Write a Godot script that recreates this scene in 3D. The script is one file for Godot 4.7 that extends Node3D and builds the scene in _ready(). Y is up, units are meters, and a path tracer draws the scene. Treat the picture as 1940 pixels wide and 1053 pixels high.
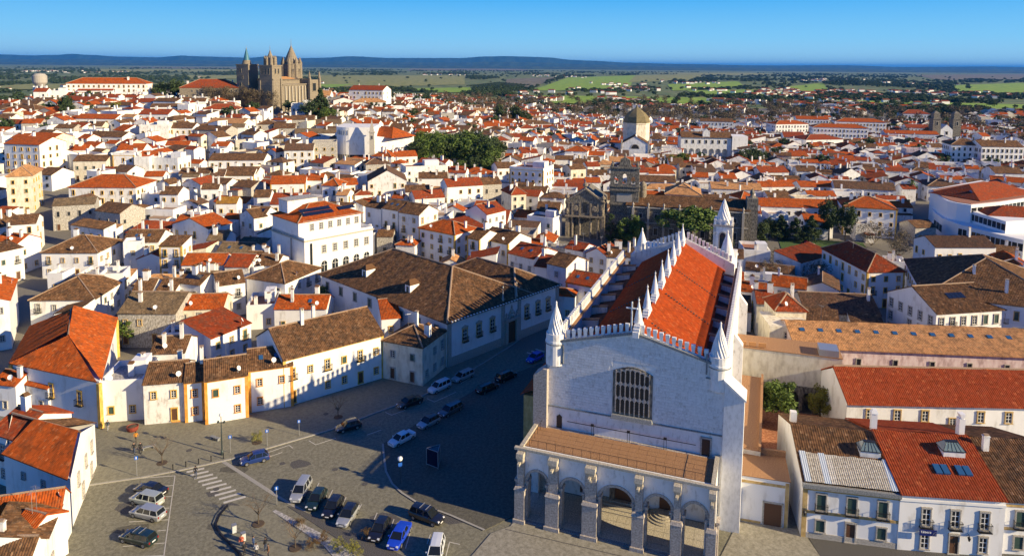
extends Node3D
# An aerial view over a whitewashed hill town: a battlemented church on its square in front, a cathedral on the hill, plain and hills behind.
var M := {}
var rng := RandomNumberGenerator.new()
var used := {}
var taken := []
var EYE := Vector3(0, 58, 0)
var house_list := []

func _ready() -> void:
	rng.seed = 7
	make_camera()
	make_sky()
	make_materials()
	more_materials()
	build_ground()
	build_church()
	build_landmarks()
	build_houses()
	build_square()
	build_trees()
	build_country()

func make_camera() -> void:
	var cam := Camera3D.new()
	cam.name = "camera"
	var p := deg_to_rad(5.64)
	var r := deg_to_rad(0.5)
	var fw := Vector3(0, -sin(p), -cos(p))
	var up0 := Vector3(0, cos(p), -sin(p))
	var rt := Vector3.RIGHT * cos(r) + up0 * sin(r)
	var up := up0 * cos(r) - Vector3.RIGHT * sin(r)
	cam.transform = Transform3D(Basis(rt, up, -fw), EYE)
	cam.projection = Camera3D.PROJECTION_FRUSTUM
	cam.near = 1.0
	cam.far = 90000.0
	cam.size = 1053.0 / 1350.0
	cam.frustum_offset = Vector2(0, -270.5 / 1350.0)
	add_child(cam)
	cam.current = true

func make_sky() -> void:
	var e := Environment.new()
	e.tonemap_mode = Environment.TONE_MAPPER_LINEAR
	e.tonemap_exposure = 1.62
	e.background_mode = Environment.BG_SKY
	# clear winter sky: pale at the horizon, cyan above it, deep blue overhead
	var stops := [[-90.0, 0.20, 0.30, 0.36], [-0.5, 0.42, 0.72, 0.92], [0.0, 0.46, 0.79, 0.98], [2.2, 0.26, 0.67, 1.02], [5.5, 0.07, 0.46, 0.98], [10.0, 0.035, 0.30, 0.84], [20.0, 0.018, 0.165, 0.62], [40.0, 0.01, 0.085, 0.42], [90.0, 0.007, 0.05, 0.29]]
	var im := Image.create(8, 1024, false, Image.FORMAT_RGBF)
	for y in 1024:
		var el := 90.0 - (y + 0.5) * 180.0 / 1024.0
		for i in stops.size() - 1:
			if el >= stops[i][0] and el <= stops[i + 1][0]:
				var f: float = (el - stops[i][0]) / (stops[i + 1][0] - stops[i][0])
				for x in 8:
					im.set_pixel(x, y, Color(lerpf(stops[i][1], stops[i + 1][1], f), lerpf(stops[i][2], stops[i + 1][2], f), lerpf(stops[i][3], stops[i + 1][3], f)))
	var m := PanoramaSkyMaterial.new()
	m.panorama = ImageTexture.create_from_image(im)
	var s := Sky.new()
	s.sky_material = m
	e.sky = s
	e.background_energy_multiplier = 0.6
	e.sdfgi_enabled = true
	e.ssao_enabled = true
	e.ssil_enabled = true
	e.fog_enabled = true
	e.fog_mode = Environment.FOG_MODE_EXPONENTIAL
	e.fog_light_color = Color(0.10, 0.58, 1.0)
	e.fog_density = 0.00003
	e.fog_sky_affect = 0.0
	var w := WorldEnvironment.new()
	w.name = "environment"
	w.environment = e
	add_child(w)
	var sun := DirectionalLight3D.new()
	sun.name = "sun"
	var az := deg_to_rad(67.5)
	var el := deg_to_rad(21.5)
	var to := Vector3(sin(az) * cos(el), sin(el), cos(az) * cos(el))
	sun.transform = Transform3D(Basis.looking_at(-to, Vector3.UP), Vector3(0, 200, 0))
	sun.light_color = Color(1.0, 0.91, 0.74)
	sun.light_energy = 1.6
	sun.light_angular_distance = 0.5
	sun.shadow_enabled = true
	sun.sky_mode = DirectionalLight3D.SKY_MODE_LIGHT_ONLY
	add_child(sun)

# ---------- geometry collector ----------
class Geo:
	var v := PackedVector3Array()
	var n := PackedVector3Array()
	var t := PackedVector2Array()
	var c := PackedColorArray()
	var x := Transform3D.IDENTITY
	var col := Color.WHITE
	func tri(a: Vector3, b: Vector3, d: Vector3, ua := Vector2.ZERO, ub := Vector2.ZERO, ud := Vector2.ZERO) -> void:
		# corners run counter-clockwise seen from outside
		a = x * a
		b = x * b
		d = x * d
		var m := (b - a).cross(d - a).normalized()
		v.append_array([a, d, b])
		n.append_array([m, m, m])
		t.append_array([ua, ud, ub])
		c.append_array([col, col, col])
	func quad(a: Vector3, b: Vector3, d: Vector3, e: Vector3, ua := Vector2.ZERO, ub := Vector2.ZERO, ud := Vector2.ZERO, ue := Vector2.ZERO) -> void:
		tri(a, b, d, ua, ub, ud)
		tri(a, d, e, ua, ud, ue)
	func box(p: Vector3, s: Vector3, turn := 0.0, bottom := false) -> void:
		hexa(p, s, s, turn, bottom)
	func hexa(p: Vector3, s: Vector3, s2: Vector3, turn := 0.0, bottom := false) -> void:
		# box centred on p whose top may be of another size (s2.x, s2.z)
		var q := Basis(Vector3.UP, turn)
		var h := s * 0.5
		var g := s2 * 0.5
		var k := [p + q * Vector3(-h.x, -h.y, h.z), p + q * Vector3(h.x, -h.y, h.z), p + q * Vector3(h.x, -h.y, -h.z), p + q * Vector3(-h.x, -h.y, -h.z),
			p + q * Vector3(-g.x, h.y, g.z), p + q * Vector3(g.x, h.y, g.z), p + q * Vector3(g.x, h.y, -g.z), p + q * Vector3(-g.x, h.y, -g.z)]
		for i in 4:
			var j := (i + 1) % 4
			quad(k[i], k[j], k[j + 4], k[i + 4])
		quad(k[4], k[5], k[6], k[7])
		if bottom:
			quad(k[3], k[2], k[1], k[0])
	func lathe(p: Vector3, prof: Array, seg := 12, twist := 0.0, flute := 0.0, nf := 8) -> void:
		# prof: [radius, height] pairs going up
		for i in prof.size() - 1:
			for k in seg:
				var pts := []
				for c4 in [[i, k], [i, k + 1], [i + 1, k + 1], [i + 1, k]]:
					var r: float = prof[c4[0]][0]
					var y: float = prof[c4[0]][1]
					var a: float = TAU * c4[1] / seg + twist * y
					var rr := r * (1.0 + flute * cos(nf * TAU * c4[1] / seg))
					pts.append(p + Vector3(sin(a) * rr, y, cos(a) * rr))
				quad(pts[0], pts[1], pts[2], pts[3])
	func tube(a: Vector3, b: Vector3, ra: float, rb: float, seg := 5, cap := false) -> void:
		var d := (b - a)
		if d.length() < 1e-5:
			return
		d = d.normalized()
		var s := d.cross(Vector3(0.31, 0.87, 0.39) if absf(d.y) < 0.9 else Vector3.RIGHT).normalized()
		var w := d.cross(s)
		for k in seg:
			var e0 := s * cos(TAU * k / seg) + w * sin(TAU * k / seg)
			var e1 := s * cos(TAU * (k + 1) / seg) + w * sin(TAU * (k + 1) / seg)
			quad(a + e0 * ra, a + e1 * ra, b + e1 * rb, b + e0 * rb)
			if cap:
				tri(b, b + e0 * rb, b + e1 * rb)
	func poly(pts: PackedVector2Array, z0: float, z1: float, basis := Basis.IDENTITY, at := Vector3.ZERO, sides := true) -> void:
		# a flat outline in x,y pushed from z0 to z1 (z1 is the front)
		if Geometry2D.is_polygon_clockwise(pts):
			pts = pts.duplicate()
			pts.reverse()
		var ids := Geometry2D.triangulate_polygon(pts)
		var f := func(q: Vector2, z: float) -> Vector3: return at + basis * Vector3(q.x, q.y, z)
		for i in range(0, ids.size(), 3):
			var a := pts[ids[i]]
			var b := pts[ids[i + 1]]
			var d := pts[ids[i + 2]]
			if (b - a).cross(d - a) < 0:
				var k := b
				b = d
				d = k
			tri(f.call(a, z1), f.call(b, z1), f.call(d, z1))
			tri(f.call(a, z0), f.call(d, z0), f.call(b, z0))
		if sides:
			for i in pts.size():
				var a := pts[i]
				var b := pts[(i + 1) % pts.size()]
				quad(f.call(a, z0), f.call(b, z0), f.call(b, z1), f.call(a, z1))
	func into(m: ArrayMesh, mat: Material, colours := false) -> ArrayMesh:
		if v.is_empty():
			return m
		var a := []
		a.resize(Mesh.ARRAY_MAX)
		a[Mesh.ARRAY_VERTEX] = v
		a[Mesh.ARRAY_NORMAL] = n
		a[Mesh.ARRAY_TEX_UV] = t
		if colours:
			a[Mesh.ARRAY_COLOR] = c
		m.add_surface_from_arrays(Mesh.PRIMITIVE_TRIANGLES, a)
		m.surface_set_material(m.get_surface_count() - 1, mat)
		return m

func numbered(called: String) -> String:
	used[called] = used.get(called, -1) + 1
	return called if used[called] == 0 else "%s_%03d" % [called, used[called]]

func thing(called: String, label: String, category: String, at := Vector3.ZERO, turn := 0.0, group := "") -> Node3D:
	var o := Node3D.new()
	o.name = numbered(called)
	o.position = at
	o.rotation.y = turn
	tag(o, label, category, group)
	add_child(o)
	return o

func tag(o: Node, label: String, category: String, group := "") -> void:
	o.set_meta("label", label)
	o.set_meta("category", category)
	if group:
		o.set_meta("group", group)

func part(called: String, g: Geo, mat: Material, parent: Node) -> MeshInstance3D:
	return put(called, g.into(ArrayMesh.new(), mat), parent)

func put(called: String, mesh: Mesh, parent: Node, at := Vector3.ZERO, turn := 0.0) -> MeshInstance3D:
	var o := MeshInstance3D.new()
	o.mesh = mesh
	o.name = called if parent != self else numbered(called)
	o.position = at
	o.rotation.y = turn
	parent.add_child(o, true)
	return o

func ground_part(called: String, g: Geo, mat: Material) -> MeshInstance3D:
	var o := part(called, g, mat, self)
	o.set_meta("kind", "structure")
	return o

func lin(r: float, g: float, b: float, a := 1.0) -> Color:
	var c := Color(r, g, b).linear_to_srgb()
	c.a = a
	return c

func plain(c: Color, rough := 0.85, metal := 0.0) -> StandardMaterial3D:
	var m := StandardMaterial3D.new()
	m.albedo_color = c
	m.roughness = rough
	m.metallic = metal
	return m

func noisy(lo: Color, mid: Color, hi: Color, size: float, freq := 0.02, sd := 1, rough := 0.9, bump := 0.0, p0 := 0.3, p1 := 0.55, p2 := 0.8) -> StandardMaterial3D:
	var f := FastNoiseLite.new()
	f.seed = sd
	f.frequency = freq
	f.fractal_octaves = 5
	f.fractal_gain = 0.6
	var t := NoiseTexture2D.new()
	t.width = 512
	t.height = 512
	t.seamless = true
	t.noise = f
	var r := Gradient.new()
	r.offsets = PackedFloat32Array([p0, p1, p2])
	r.colors = PackedColorArray([lo, mid, hi])
	t.color_ramp = r
	var m := StandardMaterial3D.new()
	m.albedo_texture = t
	m.roughness = rough
	m.uv1_triplanar = true
	m.uv1_world_triplanar = true
	m.uv1_scale = Vector3(1.0, 0.4 if size > 4.5 and size < 20.0 else 1.0, 1.0) / size
	if bump > 0.0:
		var h := NoiseTexture2D.new()
		h.width = 512
		h.height = 512
		h.seamless = true
		h.noise = f
		m.heightmap_enabled = true
		m.heightmap_texture = h
		m.heightmap_scale = bump
	return m

func paving(lo: Color, mid: Color, hi: Color, size: float, sd: int) -> StandardMaterial3D:
	var m := noisy(lo, mid, hi, size, 0.012, sd, 0.95, 0.0, 0.24, 0.5, 0.76)
	var f: FastNoiseLite = (m.albedo_texture as NoiseTexture2D).noise
	f.fractal_octaves = 7
	f.fractal_gain = 0.86
	(m.albedo_texture as NoiseTexture2D).width = 1024
	(m.albedo_texture as NoiseTexture2D).height = 1024
	m.uv1_scale = Vector3.ONE / size
	return m

func roof_tiles(base: Color, vary: float, patch: Color, amount: float, pale: Color, sd: int) -> StandardMaterial3D:
	# 48 rows of barrel tiles across, 36 courses up: every tile fired a little differently, older ones overgrown
	var n := 512
	var f := FastNoiseLite.new()
	f.seed = sd
	f.frequency = 0.012
	f.fractal_octaves = 5
	f.fractal_gain = 0.65
	var noise: PackedByteArray = f.get_seamless_image(n, n).get_data()
	f.seed = sd + 5
	f.frequency = 0.11
	f.fractal_octaves = 3
	var fine: PackedByteArray = f.get_seamless_image(n, n).get_data()
	var r := RandomNumberGenerator.new()
	r.seed = sd
	var tone := PackedFloat32Array()
	var odd := PackedFloat32Array()
	for i in 48 * 36:
		tone.append(1.0 + r.randf_range(-vary, vary))
		odd.append(r.randf())
	var bytes := PackedByteArray()
	bytes.resize(n * n * 3)
	var k := 0
	for y in n:
		var row := y * 36 / n
		for x in n:
			var i := row * 48 + x * 48 / n
			var big := noise[y * n + x] / 255.0
			var sm := fine[y * n + x] / 255.0
			var a := clampf((big * 0.7 + sm * 0.45 - 0.62 + odd[i] * 0.12) * 6.0, 0.0, 1.0) * amount
			var b := 0.45 if odd[i] > 0.93 else 0.0
			var q := tone[i] * (0.86 + 0.28 * sm)
			var cr := lerpf(lerpf(base.r, pale.r, b), patch.r, a) * q
			var cg := lerpf(lerpf(base.g, pale.g, b), patch.g, a) * q
			var cb := lerpf(lerpf(base.b, pale.b, b), patch.b, a) * q
			bytes[k] = int(255.0 * pow(clampf(cr, 0.0, 1.0), 0.4545))
			bytes[k + 1] = int(255.0 * pow(clampf(cg, 0.0, 1.0), 0.4545))
			bytes[k + 2] = int(255.0 * pow(clampf(cb, 0.0, 1.0), 0.4545))
			k += 3
	var m := StandardMaterial3D.new()
	m.albedo_texture = ImageTexture.create_from_image(Image.create_from_data(n, n, false, Image.FORMAT_RGB8, bytes))
	m.uv1_scale = Vector3(1.0 / 14.4, 1.0 / 14.4, 1)
	m.roughness = 0.95
	m.metallic_specular = 0.2
	return m

func make_materials() -> void:
	M.o = roof_tiles(Color(0.42, 0.085, 0.012), 0.22, Color(0.20, 0.062, 0.02), 0.7, Color(0.62, 0.25, 0.09), 3)
	M.r = roof_tiles(Color(0.31, 0.055, 0.014), 0.22, Color(0.16, 0.065, 0.035), 0.7, Color(0.55, 0.20, 0.08), 11)
	M.b = roof_tiles(Color(0.165, 0.084, 0.038), 0.4, Color(0.085, 0.052, 0.03), 0.85, Color(0.42, 0.27, 0.15), 21)
	M.d = roof_tiles(Color(0.15, 0.08, 0.045), 0.35, Color(0.09, 0.066, 0.046), 0.8, Color(0.25, 0.15, 0.08), 31)
	M.church_tiles = roof_tiles(Color(0.37, 0.056, 0.008), 0.2, Color(0.24, 0.045, 0.012), 0.6, Color(0.62, 0.2, 0.06), 71)
	M.t = roof_tiles(Color(0.54, 0.28, 0.115), 0.22, Color(0.22, 0.12, 0.06), 0.6, Color(0.5, 0.32, 0.17), 41)
	M.k = roof_tiles(Color(0.195, 0.135, 0.075), 0.32, Color(0.115, 0.085, 0.054), 0.8, Color(0.36, 0.28, 0.18), 51)
	M.y = roof_tiles(Color(0.36, 0.18, 0.03), 0.2, Color(0.2, 0.11, 0.03), 0.6, Color(0.5, 0.3, 0.08), 61)
	M.w = noisy(lin(0.62, 0.60, 0.56), lin(0.80, 0.795, 0.775), lin(0.83, 0.825, 0.81), 14.0, 0.012, 5, 0.9, 0.0, 0.1, 0.36, 0.7)
	M.w2 = noisy(lin(0.46, 0.43, 0.38), lin(0.75, 0.735, 0.70), lin(0.81, 0.80, 0.78), 9.0, 0.015, 9, 0.9, 0.0, 0.16, 0.42, 0.75)
	M.g = noisy(lin(0.26, 0.24, 0.20), lin(0.44, 0.41, 0.36), lin(0.60, 0.575, 0.52), 6.0, 0.035, 15, 0.95, 0.0, 0.25, 0.5, 0.78)
	M.c = noisy(lin(0.52, 0.46, 0.35), lin(0.70, 0.64, 0.50), lin(0.78, 0.73, 0.60), 10.0, 0.014, 25, 0.9, 0.0, 0.2, 0.5, 0.75)
	M.x = noisy(lin(0.52, 0.53, 0.53), lin(0.68, 0.69, 0.695), lin(0.75, 0.76, 0.765), 10.0, 0.014, 35, 0.9, 0.0, 0.14, 0.45, 0.75)  # pale grey; on white walls this greyness stands in for shade
	M.p = noisy(lin(0.45, 0.33, 0.32), lin(0.70, 0.55, 0.54), lin(0.77, 0.66, 0.64), 10.0, 0.014, 45, 0.9, 0.0, 0.2, 0.5, 0.75)
	M.s = noisy(lin(0.10, 0.082, 0.058), lin(0.25, 0.208, 0.148), lin(0.40, 0.345, 0.26), 6.0, 0.035, 55, 0.95, 0.0, 0.25, 0.5, 0.78)
	M.s2 = noisy(lin(0.06, 0.055, 0.048), lin(0.17, 0.155, 0.125), lin(0.30, 0.27, 0.21), 5.0, 0.02, 65, 0.95, 0.0, 0.25, 0.5, 0.78)
	M.granite = noisy(lin(0.24, 0.22, 0.19), lin(0.40, 0.37, 0.32), lin(0.54, 0.51, 0.45), 3.0, 0.03, 75, 0.9, 0.0, 0.25, 0.5, 0.78)
	M.yellow = noisy(lin(0.50, 0.30, 0.06), lin(0.66, 0.42, 0.09), lin(0.72, 0.50, 0.16), 6.0, 0.02, 85, 0.9)
	M.ochre = noisy(lin(0.42, 0.28, 0.10), lin(0.55, 0.38, 0.15), lin(0.60, 0.45, 0.22), 6.0, 0.02, 86, 0.9)
	M.orange = noisy(lin(0.55, 0.22, 0.03), lin(0.72, 0.32, 0.05), lin(0.76, 0.38, 0.10), 6.0, 0.02, 87, 0.9)
	M.mortar = noisy(lin(0.22, 0.15, 0.10), lin(0.40, 0.27, 0.17), lin(0.55, 0.42, 0.30), 2.0, 0.03, 88, 0.95)
	M.grime = noisy(lin(0.05, 0.04, 0.03), lin(0.11, 0.09, 0.065), lin(0.2, 0.16, 0.12), 3.0, 0.03, 89, 0.95)
	M.glass = plain(lin(0.02, 0.025, 0.03), 0.12)
	M.shutter = plain(lin(0.035, 0.075, 0.06), 0.6)
	M.wood = noisy(lin(0.07, 0.03, 0.012), lin(0.13, 0.055, 0.022), lin(0.18, 0.085, 0.04), 1.5, 0.05, 90, 0.7)
	M.sash = plain(lin(0.74, 0.74, 0.72), 0.6)
	M.iron = plain(lin(0.02, 0.02, 0.022), 0.5, 0.3)
	M.steel = plain(lin(0.45, 0.46, 0.47), 0.4, 0.6)
	M.zinc = plain(lin(0.30, 0.31, 0.32), 0.5, 0.3)
	M.solar = plain(lin(0.012, 0.018, 0.04), 0.15)
	M.terrace = noisy(lin(0.26, 0.10, 0.05), lin(0.38, 0.16, 0.085), lin(0.45, 0.22, 0.13), 5.0, 0.02, 91, 0.9)
	M.screed = noisy(lin(0.25, 0.24, 0.22), lin(0.42, 0.40, 0.37), lin(0.55, 0.53, 0.5), 5.0, 0.02, 92, 0.9)

func hill(x: float, z: float) -> float:
	var sz := 135.0 if z > -480.0 else 330.0
	return 31.5 * exp(-(x + 220.0) * (x + 220.0) / 45000.0 - (z + 480.0) * (z + 480.0) / (2.0 * sz * sz)) * smoothstep(-128.0, -200.0, z)

func more_materials() -> void:
	M.W = plain(lin(0.80, 0.80, 0.79), 0.9)
	M.bluetile = noisy(lin(0.02, 0.10, 0.10), lin(0.03, 0.16, 0.26), lin(0.10, 0.30, 0.42), 2.0, 0.04, 301, 0.5)
	M.dome = noisy(lin(0.10, 0.08, 0.035), lin(0.22, 0.175, 0.085), lin(0.34, 0.29, 0.17), 5.0, 0.02, 302, 0.95)
	M.bluepane = plain(lin(0.03, 0.10, 0.22), 0.1)
	M.lanternglass = plain(lin(0.16, 0.22, 0.23), 0.1)
	M.redtile = roof_tiles(Color(0.33, 0.06, 0.017), 0.2, Color(0.33, 0.075, 0.03), 0.5, Color(0.58, 0.2, 0.07), 81)
	M.sheet = noisy(lin(0.25, 0.21, 0.15), lin(0.46, 0.42, 0.33), lin(0.62, 0.58, 0.48), 4.0, 0.02, 303, 0.6)
	M.sheet2 = noisy(lin(0.34, 0.30, 0.23), lin(0.55, 0.52, 0.44), lin(0.68, 0.65, 0.58), 4.0, 0.02, 304, 0.6)
	M.sheet3 = plain(lin(0.52, 0.58, 0.62), 0.45)
	M.signblue = plain(lin(0.008, 0.02, 0.14), 0.4)
	M.earth = noisy(lin(0.12, 0.075, 0.035), lin(0.28, 0.19, 0.095), lin(0.40, 0.30, 0.17), 6.0, 0.03, 305, 1.0)

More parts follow.
